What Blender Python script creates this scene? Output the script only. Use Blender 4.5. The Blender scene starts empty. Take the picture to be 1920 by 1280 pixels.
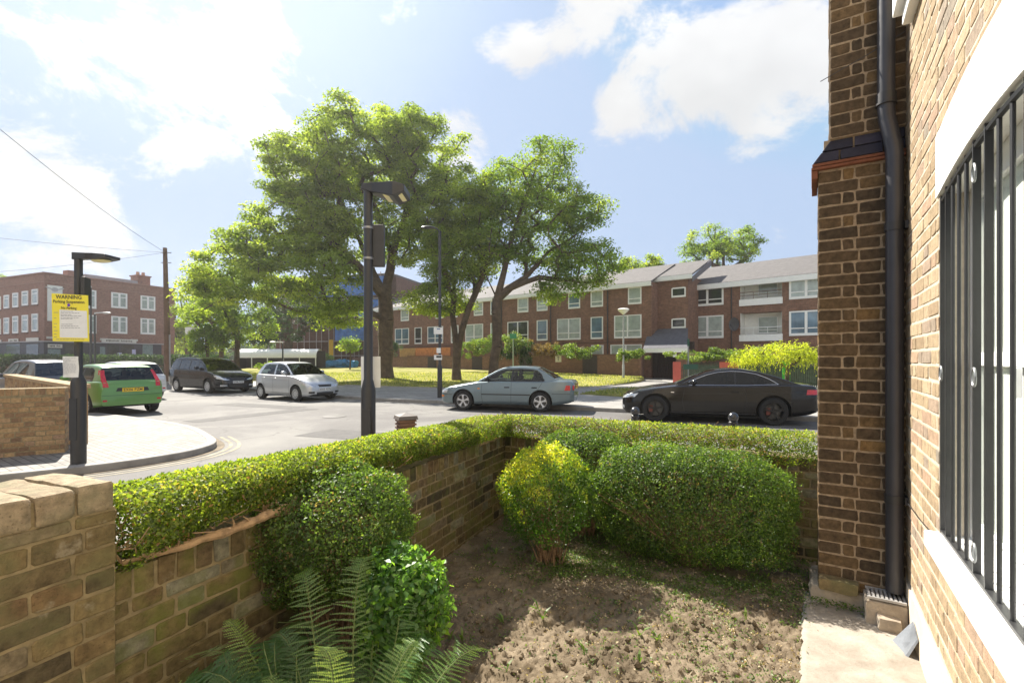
import bpy, math, random
import numpy as np
from mathutils import Vector, Matrix, noise as mnoise
R = math.radians
rng = np.random.default_rng(7)
random.seed(7)
S = bpy.context.scene
C = S.collection

# ------------------------------------------------ camera
CAM_H = 1.63
cd = bpy.data.cameras.new('camera'); cam = bpy.data.objects.new('camera', cd); C.objects.link(cam)
cam.location = (0, 0, CAM_H); cam.rotation_euler = (R(90), 0, 0)
cd.sensor_width = 36; cd.lens = 17.0; cd.shift_y = 32/1920
cd.clip_start = 0.05; cd.clip_end = 2000
S.camera = cam
# ------------------------------------------------ light
SUN_EL, SUN_AZ = 47.0, -36.9          # azimuth from +Y towards +X
SKY_STRENGTH = 0.073
w = bpy.data.worlds.new('World'); S.world = w; w.use_nodes = True
sd = bpy.data.lights.new('sun', 'SUN'); sun = bpy.data.objects.new('sun', sd); C.objects.link(sun)
sd.energy = 4.2; sd.angle = R(0.55); sd.color = (1.0, 0.93, 0.82)
_d = Vector((math.sin(R(SUN_AZ))*math.cos(R(SUN_EL)), math.cos(R(SUN_AZ))*math.cos(R(SUN_EL)), math.sin(R(SUN_EL))))
sun.rotation_euler = _d.to_track_quat('Z', 'Y').to_euler(); sun.location = (-20, 25, 40)
S.view_settings.view_transform = 'Standard'; S.view_settings.look = 'None'
S.view_settings.exposure = 1.6; S.view_settings.gamma = 1.0
S.render.resolution_x = 1024; S.render.resolution_y = 682
try:
    S.cycles.use_denoising = True
    S.cycles.max_bounces = 7; S.cycles.transparent_max_bounces = 16; S.cycles.transmission_bounces = 4
    S.cycles.sample_clamp_indirect = 4
except Exception: pass

def pdir(px, py):                      # direction of a photograph pixel, used for the clouds' bearings
    return Vector(((px-960)/907, 1, (672-py)/907)).normalized()

nt = w.node_tree; N = nt.nodes; L = nt.links; N.clear()
def nd(t, nt_=None, **k):
    n = (nt_ or nt).nodes.new(t)
    for a, b in k.items(): setattr(n, a, b)
    return n
sky = nd('ShaderNodeTexSky', sky_type='NISHITA', sun_disc=False, sun_elevation=R(SUN_EL), sun_rotation=R(SUN_AZ))
sky.air_density = 1.0; sky.dust_density = 0.5; sky.ozone_density = 1.5; sky.altitude = 30
tc = nd('ShaderNodeTexCoord')
def math_(op, a, b=None, c=None, nt_=None, clamp=False):
    n = nd('ShaderNodeMath', nt_, operation=op); n.use_clamp = clamp
    lk = (nt_ or nt).links
    for i, v in enumerate((a, b, c)):
        if v is None: continue
        if isinstance(v, (int, float)): n.inputs[i].default_value = v
        else: lk.new(v, n.inputs[i])
    return n.outputs[0]
def noise_(vec, scale, detail=6, rough=.55, nt_=None, dist=0):
    n = nd('ShaderNodeTexNoise', nt_); n.inputs['Scale'].default_value = scale; n.inputs['Detail'].default_value = detail
    n.inputs['Roughness'].default_value = rough; n.inputs['Distortion'].default_value = dist
    (nt_ or nt).links.new(vec, n.inputs['Vector']); return n.outputs[0]
G = tc.outputs['Generated']
mp = nd('ShaderNodeMapping'); mp.inputs['Scale'].default_value = (1, 1, 1.5); mp.inputs['Location'].default_value = (.31, .2, .17)
L.new(G, mp.inputs['Vector'])
n1 = noise_(mp.outputs[0], 4.6, 12, .66, dist=.3)
acc = math_('MULTIPLY_ADD', n1, 4.6, -2.66)
# cloud banks: bearing, angular size (deg), weight
for (px, py, rad, wt) in [(1330, 60, 16, .55), (1210, 190, 9, .42), (1400, 210, 12, .5), (1180, 60, 5, .2), (1130, 100, 4, -.35), (1300, 190, 4, -.12), (1480, 230, 4, -.3), (1200, 275, 4, .35), (1150, 215, 4, .3), (1530, 60, 14, .35), (950, 90, 5, .7), (1085, 20, 4.5, .7), (1010, 110, 4.5, .55),
                          (870, 255, 4.5, .55), (1165, 430, 5, .42), (1500, 435, 5, .5), (420, 270, 10, .40), (60, 330, 16, .42), (60, 60, 9, .3),
                          (330, 60, 13, .35), (40, 470, 12, .35), (1240, 330, 5, -.6), (1330, 370, 9, -.75), (1010, 270, 7, -.45), (1060, 210, 4, -.3), (1500, 330, 6, -.5), (620, 90, 9, -.35)]:
    dp = nd('ShaderNodeVectorMath', operation='DOT_PRODUCT'); L.new(G, dp.inputs[0]); dp.inputs[1].default_value = pdir(px, py)
    mr = nd('ShaderNodeMapRange', interpolation_type='SMOOTHSTEP'); L.new(dp.outputs['Value'], mr.inputs[0])
    mr.inputs[1].default_value = math.cos(R(rad)); mr.inputs[2].default_value = 1.0; mr.inputs[3].default_value = 0; mr.inputs[4].default_value = wt
    acc = math_('ADD', acc, mr.outputs[0])
for (v_, rad, wt) in [((0, -1, .45), 60, 1.1), ((.75, -.5, .6), 40, .7), ((-.7, -.6, .5), 40, .7), ((.1, -.35, 1), 38, .8)]:  # unseen cloud banks behind the camera, added to raise the fill light
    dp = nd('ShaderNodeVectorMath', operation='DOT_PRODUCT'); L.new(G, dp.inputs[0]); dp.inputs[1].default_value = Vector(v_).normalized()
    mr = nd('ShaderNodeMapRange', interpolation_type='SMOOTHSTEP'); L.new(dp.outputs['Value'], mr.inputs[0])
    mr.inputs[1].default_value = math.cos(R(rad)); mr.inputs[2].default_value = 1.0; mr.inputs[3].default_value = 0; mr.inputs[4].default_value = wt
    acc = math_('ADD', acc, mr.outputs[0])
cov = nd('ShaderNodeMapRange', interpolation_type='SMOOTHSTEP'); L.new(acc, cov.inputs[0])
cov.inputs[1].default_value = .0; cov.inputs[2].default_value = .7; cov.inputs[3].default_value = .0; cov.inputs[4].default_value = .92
# cloud brightness: soft grey bellies where the cloud is thick
bel = noise_(mp.outputs[0], 3.2, 4, .5)
cr = nd('ShaderNodeMapRange'); L.new(bel, cr.inputs[0]); cr.inputs[1].default_value = .35; cr.inputs[2].default_value = .65; cr.inputs[3].default_value = 3.7; cr.inputs[4].default_value = 4.9
# brighter veil around the sun's bearing
ds = nd('ShaderNodeVectorMath', operation='DOT_PRODUCT'); L.new(G, ds.inputs[0]); ds.inputs[1].default_value = _d
gl = nd('ShaderNodeMapRange', interpolation_type='SMOOTHSTEP'); L.new(ds.outputs['Value'], gl.inputs[0])
gl.inputs[1].default_value = math.cos(R(33)); gl.inputs[2].default_value = 1.0; gl.inputs[3].default_value = 0; gl.inputs[4].default_value = 3.4
cc = nd('ShaderNodeCombineXYZ')
lum = math_('ADD', cr.outputs[0], gl.outputs[0])
for i, f in enumerate((1.0, .995, .985)): L.new(math_('MULTIPLY', lum, f), cc.inputs[i])
veil = nd('ShaderNodeMix', data_type='RGBA', blend_type='ADD'); veil.inputs[0].default_value = 1
cap = nd('ShaderNodeMix', data_type='RGBA', blend_type='DARKEN'); cap.inputs[0].default_value = 1; L.new(sky.outputs[0], cap.inputs[6]); cap.inputs[7].default_value = (2.1, 2.8, 3.95, 1)
pal = nd('ShaderNodeMix', data_type='RGBA'); pal.inputs[0].default_value = .05; L.new(cap.outputs[2], pal.inputs[6]); pal.inputs[7].default_value = (3.0, 3.2, 4.2, 1)
L.new(pal.outputs[2], veil.inputs[6])
vc = nd('ShaderNodeCombineXYZ')
for i, f in enumerate((.30, .30, .30)): L.new(math_('MULTIPLY', gl.outputs[0], f), vc.inputs[i])
L.new(vc.outputs[0], veil.inputs[7])
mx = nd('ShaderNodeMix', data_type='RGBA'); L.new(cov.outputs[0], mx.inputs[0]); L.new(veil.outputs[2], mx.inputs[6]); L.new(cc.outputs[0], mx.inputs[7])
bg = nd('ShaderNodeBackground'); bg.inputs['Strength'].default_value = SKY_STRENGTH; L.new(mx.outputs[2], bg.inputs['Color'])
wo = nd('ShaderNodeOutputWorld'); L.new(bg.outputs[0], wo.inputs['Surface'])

# ------------------------------------------------ helpers
class MB:
    def __init__(s): s.v = []; s.f = []; s.m = []; s.a = []
    def add(s, vs, fs, mi=0, a=0.5):
        o = len(s.v); s.v += [tuple(p) for p in vs]
        for f in fs: s.f.append(tuple(i+o for i in f)); s.m.append(mi); s.a.append(a)
        return s
    def box(s, c, d, rz=0, mi=0, a=.5, ry=0):
        x, y, z = d[0]/2, d[1]/2, d[2]/2; M_ = Matrix.Rotation(rz, 3, 'Z') @ Matrix.Rotation(ry, 3, 'Y'); c = Vector(c)
        vs = [c + M_ @ Vector((i*x, j*y, k*z)) for k in (-1, 1) for (i, j) in ((-1, -1), (1, -1), (1, 1), (-1, 1))]
        return s.add(vs, [(3, 2, 1, 0), (4, 5, 6, 7), (0, 1, 5, 4), (1, 2, 6, 5), (2, 3, 7, 6), (3, 0, 4, 7)], mi, a)
    def b2(s, p, q, mi=0, a=.5):
        return s.box([(i+j)/2 for i, j in zip(p, q)], [abs(i-j) for i, j in zip(p, q)], 0, mi, a)
    def prism(s, poly, z0, z1, mi=0, top=None):
        n = len(poly); vs = [(x, y, z0) for x, y in poly] + [(x, y, z1 if top is None else top(x, y)) for x, y in poly]
        ar = sum(poly[i][0]*poly[(i+1) % n][1]-poly[(i+1) % n][0]*poly[i][1] for i in range(n))
        fs = [tuple(range(n, 2*n)), tuple(range(n-1, -1, -1))] + [(i, (i+1) % n, n+(i+1) % n, n+i) for i in range(n)]
        if ar < 0: fs = [tuple(reversed(f)) for f in fs]
        return s.add(vs, fs, mi)
    def tube(s, pts, rad, n=8, mi=0, cap=True, a=.5):
        pts = [Vector(p) for p in pts]
        if isinstance(rad, (int, float)): rad = [rad]*len(pts)
        vs = []; up = None
        for i, p in enumerate(pts):
            t = (pts[min(i+1, len(pts)-1)] - pts[max(i-1, 0)]); t = t.normalized() if t.length > 1e-9 else Vector((0, 0, 1))
            if up is None: up = t.orthogonal().normalized()
            else:
                up = up - t*up.dot(t); up = up.normalized() if up.length > 1e-6 else t.orthogonal().normalized()
            b = t.cross(up)
            for k in range(n):
                an = 2*math.pi*k/n; vs.append(p + (up*math.cos(an) + b*math.sin(an))*rad[i])
        fs = [(i*n+k, i*n+(k+1) % n, (i+1)*n+(k+1) % n, (i+1)*n+k) for i in range(len(pts)-1) for k in range(n)]
        if cap: fs += [tuple(range(n-1, -1, -1)), tuple((len(pts)-1)*n+k for k in range(n))]
        return s.add(vs, fs, mi, a)
    def lathe(s, prof, c=(0, 0, 0), axis='z', n=24, mi=0, close=False):
        vs = []
        for (r, h) in prof:
            for k in range(n):
                an = 2*math.pi*k/n; x, y = r*math.cos(an), r*math.sin(an)
                v = (x, y, h) if axis == 'z' else ((x, h, y) if axis == 'y' else (h, x, y))
                vs.append((v[0]+c[0], v[1]+c[1], v[2]+c[2]))
        m = len(prof); fs = []
        for i in range(m-1 if not close else m):
            j = (i+1) % m
            for k in range(n):
                q = (i*n+k, i*n+(k+1) % n, j*n+(k+1) % n, j*n+k)
                fs.append(q if axis != 'y' else q[::-1])
        return s.add(vs, fs, mi)
    def ell(s, c, r, n=12, m=8, mi=0, rz=0):
        M_ = Matrix.Rotation(rz, 3, 'Z'); vs = []
        for i in range(m+1):
            ph = math.pi*i/m
            for k in range(n):
                an = 2*math.pi*k/n
                vs.append(Vector(c) + M_ @ Vector((r[0]*math.sin(ph)*math.cos(an), r[1]*math.sin(ph)*math.sin(an), -r[2]*math.cos(ph))))
        return s.add(vs, [(i*n+k, i*n+(k+1) % n, (i+1)*n+(k+1) % n, (i+1)*n+k) for i in range(m) for k in range(n)], mi)
    def build(s, name, mats, parent=None, smooth=False, world=False, bevel=0, ang=35):
        me = bpy.data.meshes.new(name)
        vs = s.v
        if world and parent is not None:
            inv = Matrix.LocRotScale(parent.location, parent.rotation_euler, None).inverted(); vs = [inv @ Vector(v) for v in vs]
        me.from_pydata([tuple(v) for v in vs], [], s.f)
        for m in (mats if isinstance(mats, (list, tuple)) else [mats]): me.materials.append(m)
        if me.polygons and len(me.polygons) == len(s.m):
            me.polygons.foreach_set('material_index', s.m)
            at = me.attributes.new('rnd', 'FLOAT', 'FACE'); at.data.foreach_set('value', s.a)
        if smooth:
            me.polygons.foreach_set('use_smooth', [True]*len(me.polygons))
            try: me.set_sharp_from_angle(angle=R(ang))
            except Exception: pass
        me.update()
        o = bpy.data.objects.new(name, me); C.objects.link(o)
        if parent is not None: o.parent = parent
        if bevel:
            b = o.modifiers.new('b', 'BEVEL'); b.width = bevel; b.segments = 2; b.limit_method = 'ANGLE'
        return o
def each(name, mats, parent, fns, **k):
    """one part for every piece"""
    for f in fns:
        b_ = MB(); f(b_); b_.build(name, mats, parent, **k)
def tag(o, label=None, cat=None, group=None, kind=None):
    if label: o['label'] = label
    if cat: o['category'] = cat
    if group: o['group'] = group
    if kind: o['kind'] = kind
    return o
def thing(name, label, cat, loc=(0, 0, 0), rz=0, group=None):
    o = bpy.data.objects.new(name, None); C.objects.link(o); o.location = loc; o.rotation_euler = (0, 0, rz); o.empty_display_size = .2
    return tag(o, label, cat, group)
def copy_thing(root, loc, rz, label, group=None):
    def rec(o, par):
        c = o.copy(); C.objects.link(c)
        if par is not None: c.parent = par
        for ch in o.children: rec(ch, c)
        return c
    c = rec(root, None); c.location = loc; c.rotation_euler = (0, 0, rz); c['label'] = label
    if group: c['group'] = group
    return c
def np_mesh(name, v, f, mat, parent=None, rnd=None, smooth=False):
    v = np.asarray(v, dtype=np.float32)
    if parent is not None: v = v - np.array(parent.location, dtype=np.float32)
    f = np.asarray(f, dtype=np.int32); k = f.shape[1]
    me = bpy.data.meshes.new(name); me.vertices.add(len(v)); me.vertices.foreach_set('co', v.ravel())
    me.loops.add(f.size); me.loops.foreach_set('vertex_index', f.ravel())
    me.polygons.add(len(f)); me.polygons.foreach_set('loop_start', np.arange(0, f.size, k, dtype=np.int32))
    me.polygons.foreach_set('loop_total', np.full(len(f), k, dtype=np.int32))
    if smooth: me.polygons.foreach_set('use_smooth', np.ones(len(f), dtype=bool))
    if rnd is not None:
        at = me.attributes.new('rnd', 'FLOAT', 'FACE'); at.data.foreach_set('value', np.asarray(rnd, dtype=np.float32))
    me.update(); me.validate(); me.materials.append(mat)
    o = bpy.data.objects.new(name, me); C.objects.link(o)
    if parent is not None: o.parent = parent
    return o
_tc = {}
def text_mb(s, size, mb, origin, ux, uz, depth=.001, align='CENTER', mi=0, bold=False):
    """writes s as flat lettering with a little thickness into mb"""
    cu = bpy.data.curves.new('t', 'FONT'); cu.body = s; cu.size = size; cu.align_x = align; cu.align_y = 'CENTER'; cu.resolution_u = 2
    if bold: cu.offset = size*.018
    o = bpy.data.objects.new('t', cu); C.objects.link(o)
    me = bpy.data.meshes.new_from_object(o.evaluated_get(bpy.context.evaluated_depsgraph_get()))
    n = Vector(ux).cross(Vector(uz))
    mb.add([Vector(origin) + Vector(ux)*v.co.x + Vector(uz)*v.co.y - n*0 for v in me.vertices], [tuple(p.vertices) for p in me.polygons], mi)
    bpy.data.objects.remove(o); bpy.data.curves.remove(cu); bpy.data.meshes.remove(me)

# ------------------------------------------------ materials
def rgb(r, g, b): return (r, g, b, 1)
def ramp(nt_, fac, stops):
    r = nd('ShaderNodeValToRGB', nt_); e = r.color_ramp.elements
    while len(e) > 1: e.remove(e[-1])
    e[0].position = stops[0][0]; e[0].color = rgb(*stops[0][1])
    for p, c in stops[1:]: x = e.new(p); x.color = rgb(*c)
    nt_.links.new(fac, r.inputs[0]); return r.outputs[0]
def mixc(nt_, fac, a, b, mode='MIX'):
    m = nd('ShaderNodeMix', nt_, data_type='RGBA', blend_type=mode)
    for i, v in ((0, fac), (6, a), (7, b)):
        if isinstance(v, (int, float)): m.inputs[i].default_value = v
        elif isinstance(v, tuple): m.inputs[i].default_value = rgb(*v)
        else: nt_.links.new(v, m.inputs[i])
    return m.outputs[2]
def base(name):
    m = bpy.data.materials.new(name); m.use_nodes = True; t = m.node_tree; t.nodes.clear()
    out = nd('ShaderNodeOutputMaterial', t); p = nd('ShaderNodeBsdfPrincipled', t); t.links.new(p.outputs[0], out.inputs[0])
    return m, t, p, out
def bump_(t, p, h, strength=.3, dist=.01):
    b = nd('ShaderNodeBump', t); b.inputs['Strength'].default_value = strength; b.inputs['Distance'].default_value = dist
    t.links.new(h, b.inputs['Height']); t.links.new(b.outputs[0], p.inputs['Normal']); return b
def M(name, col, rough=.6, metal=0.0, spec=.5, var=.12, scale=6.0, bump=0.0, bscale=60, coat=0, emit=0):
    m, t, p, _ = base(name); co = nd('ShaderNodeTexCoord', t).outputs['Object']
    n = noise_(co, scale, 5, .6, t)
    lo = tuple(c*(1-var) for c in col); hi = tuple(min(1, c*(1+var)) for c in col)
    t.links.new(ramp(t, n, [(.3, lo), (.7, hi)]), p.inputs['Base Color'])
    p.inputs['Roughness'].default_value = rough; p.inputs['Metallic'].default_value = metal
    p.inputs['Specular IOR Level'].default_value = spec
    if coat: p.inputs['Coat Weight'].default_value = coat; p.inputs['Coat Roughness'].default_value = .04
    if bump: bump_(t, p, noise_(co, bscale, 5, .6, t), bump, .01)
    if emit:
        p.inputs['Emission Color'].default_value = rgb(*col); p.inputs['Emission Strength'].default_value = emit
    return m
def attr_(t, name='rnd'):
    a = nd('ShaderNodeAttribute', t); a.attribute_name = name; return a.outputs['Fac']
def leafmat(name, stops, trans=.45, gloss=.06, rough=.35, tcol=(1.0, 1.0, .35)):
    m = bpy.data.materials.new(name); m.use_nodes = True; t = m.node_tree; t.nodes.clear()
    out = nd('ShaderNodeOutputMaterial', t)
    col = ramp(t, attr_(t), stops)
    d = nd('ShaderNodeBsdfDiffuse', t); t.links.new(col, d.inputs[0])
    tr = nd('ShaderNodeBsdfTranslucent', t)
    t.links.new(mixc(t, 1.0, mixc(t, 1.0, col, tcol, 'MULTIPLY'), (2.0, 2.0, 2.0), 'MULTIPLY'), tr.inputs[0])
    g = nd('ShaderNodeBsdfGlossy', t); g.inputs['Roughness'].default_value = rough
    a = nd('ShaderNodeMixShader', t); a.inputs[0].default_value = trans; t.links.new(d.outputs[0], a.inputs[1]); t.links.new(tr.outputs[0], a.inputs[2])
    b = nd('ShaderNodeMixShader', t); b.inputs[0].default_value = gloss; t.links.new(a.outputs[0], b.inputs[1]); t.links.new(g.outputs[0], b.inputs[2])
    t.links.new(b.outputs[0], out.inputs[0]); return m
def brickmat(name, stops, stain=.35, bump=.6, moss=None, pale=None):
    """material of individually modelled bricks: tone per brick from the rnd attribute, blotches and pitting from noise"""
    m, t, p, _ = base(name); co = nd('ShaderNodeTexCoord', t).outputs['Object']
    c = ramp(t, attr_(t), stops)
    n = noise_(co, 26, 6, .65, t)
    c = mixc(t, 1.0, c, ramp(t, n, [(.25, (1-stain,)*3), (.75, (1+stain*.6,)*3)]), 'MULTIPLY')
    c = mixc(t, math_('MULTIPLY', ramp_f(t, noise_(co, 130, 2, .5, t), .62, .72), .5, nt_=t), c, (.05, .035, .02))
    if moss: c = mixc(t, math_('MULTIPLY', ramp_f(t, noise_(co, 4.2, 5, .6, t), .45, .68), .75, nt_=t), c, moss)
    if pale: c = mixc(t, math_('MULTIPLY', ramp_f(t, noise_(co, 7.5, 6, .65, t), .60, .70), .6, nt_=t), c, pale)
    t.links.new(c, p.inputs['Base Color']); p.inputs['Roughness'].default_value = .9; p.inputs['Specular IOR Level'].default_value = .2
    bump_(t, p, math_('ADD', noise_(co, 45, 5, .7, t), math_('MULTIPLY', noise_(co, 160, 3, .6, t), .5, nt_=t), nt_=t), bump, .006)
    return m
def ramp_f(t, fac, a, b):
    r = nd('ShaderNodeMapRange', t, interpolation_type='SMOOTHSTEP'); t.links.new(fac, r.inputs[0]); r.inputs[1].default_value = a; r.inputs[2].default_value = b
    return r.outputs[0]
def walltex(name, c1, c2, mortar, wob=.25, bw=.225, bh=.075):
    """brick texture for far buildings, laid along local x (or y on the returns) and z"""
    m, t, p, _ = base(name); co = nd('ShaderNodeTexCoord', t).outputs['Object']
    sx = nd('ShaderNodeSeparateXYZ', t); t.links.new(co, sx.inputs[0])
    cb = nd('ShaderNodeCombineXYZ', t); t.links.new(math_('ADD', sx.outputs[0], sx.outputs[1], nt_=t), cb.inputs[0]); t.links.new(sx.outputs[2], cb.inputs[1])
    b = nd('ShaderNodeTexBrick', t); t.links.new(cb.outputs[0], b.inputs['Vector'])
    b.inputs['Scale'].default_value = 1.0; b.inputs['Brick Width'].default_value = bw; b.inputs['Row Height'].default_value = bh; b.inputs['Mortar Size'].default_value = .01
    b.inputs['Color1'].default_value = rgb(*c1); b.inputs['Color2'].default_value = rgb(*c2); b.inputs['Mortar'].default_value = rgb(*mortar)
    n = noise_(cb.outputs[0], 1.3, 7, .7, t); n2 = noise_(cb.outputs[0], 5.5, 4, .7, t)
    c = mixc(t, 1.0, b.outputs[0], ramp(t, n, [(.3, (1-wob,)*3), (.7, (1+wob,)*3)]), 'MULTIPLY')
    c = mixc(t, 1.0, c, ramp(t, n2, [(.3, (.8, .8, .8)), (.7, (1.25, 1.2, 1.15))]), 'MULTIPLY')
    t.links.new(c, p.inputs['Base Color']); p.inputs['Roughness'].default_value = .9
    return m
def glassmat(name, tint=(.5, .6, .6), gl=.5):
    m = bpy.data.materials.new(name); m.use_nodes = True; t = m.node_tree; t.nodes.clear()
    out = nd('ShaderNodeOutputMaterial', t); tr = nd('ShaderNodeBsdfTransparent', t); tr.inputs[0].default_value = rgb(*tint)
    g = nd('ShaderNodeBsdfGlossy', t); g.inputs['Roughness'].default_value = .02
    lw = nd('ShaderNodeLayerWeight', t); lw.inputs['Blend'].default_value = gl
    mx_ = nd('ShaderNodeMixShader', t); t.links.new(lw.outputs['Fresnel'], mx_.inputs[0]); t.links.new(tr.outputs[0], mx_.inputs[1]); t.links.new(g.outputs[0], mx_.inputs[2])
    t.links.new(mx_.outputs[0], out.inputs[0]); return m

m_black = M('black_paint', (.028, .028, .030), .42, spec=.5, var=.2, bump=.05, bscale=30)
m_white = M('white_paint', (.80, .80, .78), .55, var=.05)
m_wframe = M('white_frame', (.84, .85, .84), .4, var=.04)
m_chrome = M('chrome', (.75, .75, .75), .15, metal=1, var=.03)
m_dark = M('dark_rubber', (.02, .02, .021), .8, var=.2)
m_bark = M('bark', (.10, .072, .05), .95, var=.45, scale=3, bump=.8, bscale=9)
m_stem = M('stem', (.20, .13, .075), .9, var=.4, scale=20, bump=.4)
# ================================================ brickwork helper
def brick(mb, o, ux, n, u0, u1, z0, z1, a, d=.005, mi=0, jit=.0016):
    """one brick: an irregular chamfered block standing proud of the mortar"""
    ux = Vector(ux); n = Vector(n); o = Vector(o)
    c = .006; w_, h_ = u1-u0, z1-z0
    ring = [(c, 0), (w_*.5, 0), (w_-c, 0), (w_, c), (w_, h_-c), (w_-c, h_), (w_*.5, h_), (c, h_), (0, h_-c), (0, c)]
    out = [(u0+x+random.uniform(-jit, jit), z0+y+random.uniform(-jit, jit)) for x, y in ring]
    cu, cz = (u0+u1)/2, (z0+z1)/2
    d = d*random.uniform(.5, 1.4); tx = random.uniform(-.0015, .0015); tz = random.uniform(-.0015, .0015)
    P = lambda u, z, dd: o + ux*u + Vector((0, 0, z)) + n*(dd + tx*(u-cu)/w_*2 + tz*(z-cz)/h_*2)
    back = [P(u, z, -.012) for u, z in out]; mid = [P(u, z, d-.003) for u, z in out]
    fr = [P(cu+(u-cu)*(1-.006/w_*1.2), cz+(z-cz)*(1-.006/h_*1.2), d) for u, z in out]
    k = len(out); fs = [tuple(range(2*k, 3*k))]
    for i in range(k):
        j = (i+1) % k; fs += [(i, j, k+j, k+i), (k+i, k+j, 2*k+j, 2*k+i)]
    if ux.cross(Vector((0, 0, 1))).dot(n) < 0: fs = [f[::-1] for f in fs]
    mb.add(back+mid+fr, fs, mi, a)
def brick_face(mb, o, ux, n, length, z0, z1, rows, d=.005, j=.010, bh=.065, skip=None, tone=None, start=0, jit=.0016):
    """rows: list of repeating width patterns, one pattern a course; skip(u,z)->interval list to leave out"""
    z = z0; r = start
    while z < z1-.02:
        pat = rows[r % len(rows)]; u = -pat[0] if isinstance(pat, tuple) and pat and pat[0] < 0 else 0
        off = 0
        if isinstance(pat, tuple): off = pat[0]; pat = pat[1]
        u = off; i = 0; zt = min(z+bh, z1)
        while u < length-.004:
            w_ = pat[i % len(pat)]; a0, a1 = max(u, 0), min(u+w_, length)
            if a1-a0 > .02:
                segs = [(a0, a1)]
                if skip:
                    k = skip((z+zt)/2)
                    if k:
                        segs = []
                        if a0 < k[0]: segs.append((a0, min(a1, k[0])))
                        if a1 > k[1]: segs.append((max(a0, k[1]), a1))
                for (s0, s1) in segs:
                    if s1-s0 > .02: brick(mb, o, ux, n, s0, s1, z, zt, tone(u, z) if tone else random.random(), d, jit=jit)
            u += w_+j; i += 1
        z += bh+j; r += 1

mortar_beige = M('mortar_beige', (.31, .235, .155), .95, var=.35, scale=30, bump=.5, bscale=200)
mortar_white = M('mortar_white', (.52, .45, .35), .95, var=.15, scale=30, bump=.4, bscale=200)
mortar_old = M('mortar_old', (.25, .20, .115), .95, var=.35, scale=14, bump=.6, bscale=120)
bk_dark = brickmat('soot_brick', [(0, (.065, .048, .032)), (.35, (.105, .073, .044)), (.65, (.15, .10, .052)), (.85, (.21, .13, .055)), (1, (.25, .16, .075))], .6, .9)
bk_yellow = brickmat('yellow_stock_brick', [(0, (.30, .22, .14)), (.3, (.38, .29, .185)), (.6, (.43, .335, .22)), (.85, (.38, .26, .18)), (1, (.28, .24, .19))], .4, .7)
bk_old = brickmat('weathered_stock_brick', [(0, (.10, .08, .05)), (.25, (.17, .13, .07)), (.5, (.225, .17, .085)), (.75, (.19, .12, .065)), (.9, (.20, .17, .12)), (1, (.30, .23, .14))], .6, 1.0, moss=(.15, .145, .07), pale=(.34, .30, .22))
bk_moss = brickmat('mossy_stock_brick', [(0, (.06, .052, .038)), (.2, (.14, .105, .055)), (.5, (.21, .165, .08)), (.75, (.15, .10, .055)), (.9, (.22, .21, .16)), (1, (.31, .27, .17))], .65, 1.0,
                   moss=(.13, .15, .035), pale=(.42, .40, .34))
bk_blue = brickmat('blue_engineering_brick', [(0, (.03, .03, .045)), (1, (.06, .055, .08))], .3, .3)
bk_red = brickmat('red_tile', [(0, (.15, .055, .03)), (1, (.21, .085, .05))], .3, .3)
concrete = M('old_concrete', (.36, .30, .23), .9, var=.35, scale=7, bump=.7, bscale=60)
render_cream = M('cream_render', (.62, .52, .39), .9, var=.12, scale=5, bump=.3)

# ================================================ the house on the right
Cx, Cy = 2.39, 2.93
hz = math.atan2(-.849, -.529)
house = thing('brick_house', 'yellow stock brick house wall with a barred ground floor window at the right edge', 'house', (Cx, Cy, 0), hz)
FLEM = [[.215, .1025], (-.16, [.215, .1025])]
WIN0, WIN1, SILL, SPR, RISE = .903, 2.24, .85, 2.355, .055
def arch(x, lo=0):          # underside of the flat-arched lintel
    c = (WIN0+WIN1)/2; h = (WIN1-WIN0)/2; q = max(0, 1-((x-c)/h)**2)
    return SPR + RISE*q
def skip(z):
    if SILL-.07 < z < 2.36+.29:
        e = 0 if z < SPR else .04
        if z < SILL: e = .05
        return (WIN0-e, WIN1+e)
    if 3.55 < z: return (.17, 3.6)
    return None
b = MB()
brick_face(b, (0, 0, 0), (1, 0, 0), (0, -1, 0), 3.3, .33, 3.62, FLEM, d=.003, skip=skip)
b.build('brickwork', bk_yellow, house)
b = MB()
# mortar bed as slabs round the opening
PDW = .335
for (x0, x1, z0, z1) in [(-PDW, WIN0, .3, 5.2), (WIN1, 5.0, .3, 5.2), (WIN0, WIN1, .3, SILL-.072), (WIN0, WIN1, 2.42, 5.2)]:
    b.b2((x0, 0, z0), (x1, .10, z1))
b.build('wall', mortar_white, house)
MB().b2((0.02, -.012, -.2), (5, .1, .3)).build('plinth', render_cream, house)
b = MB(); b.b2((WIN0-.03, -.05, SILL-.07), (WIN1+.03, .14, SILL)); b.build('window_sill', m_white, house, bevel=.006)
# lintel: slightly cambered painted band
b = MB(); K = 16
for i in range(K):
    x0 = WIN0-.035 + (WIN1-WIN0+.07)*i/K; x1 = WIN0-.035 + (WIN1-WIN0+.07)*(i+1)/K
    vs = []
    for y in (-.008, .10):
        for x in (x0, x1): vs += [(x, y, arch(min(max(x, WIN0), WIN1))), (x, y, arch(min(max(x, WIN0), WIN1))+.275)]
    b.add(vs, [(0, 2, 3, 1), (4, 5, 7, 6), (1, 3, 7, 5), (0, 4, 6, 2)] + ([(0, 1, 5, 4)] if i == 0 else []) + ([(2, 6, 7, 3)] if i == K-1 else []))
lw_ = M('painted_masonry', (.80, .79, .76), .8, var=.06, scale=12, bump=.5, bscale=50); b.build('lintel', lw_, house)
b = MB(); b.b2((.20, -.09, 3.60), (1.9, .0, 3.72)); b.b2((.24, -.05, 3.52), (1.86, .0, 3.598)); b.build('upper_window_sill', m_white, house, bevel=.006)
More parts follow.
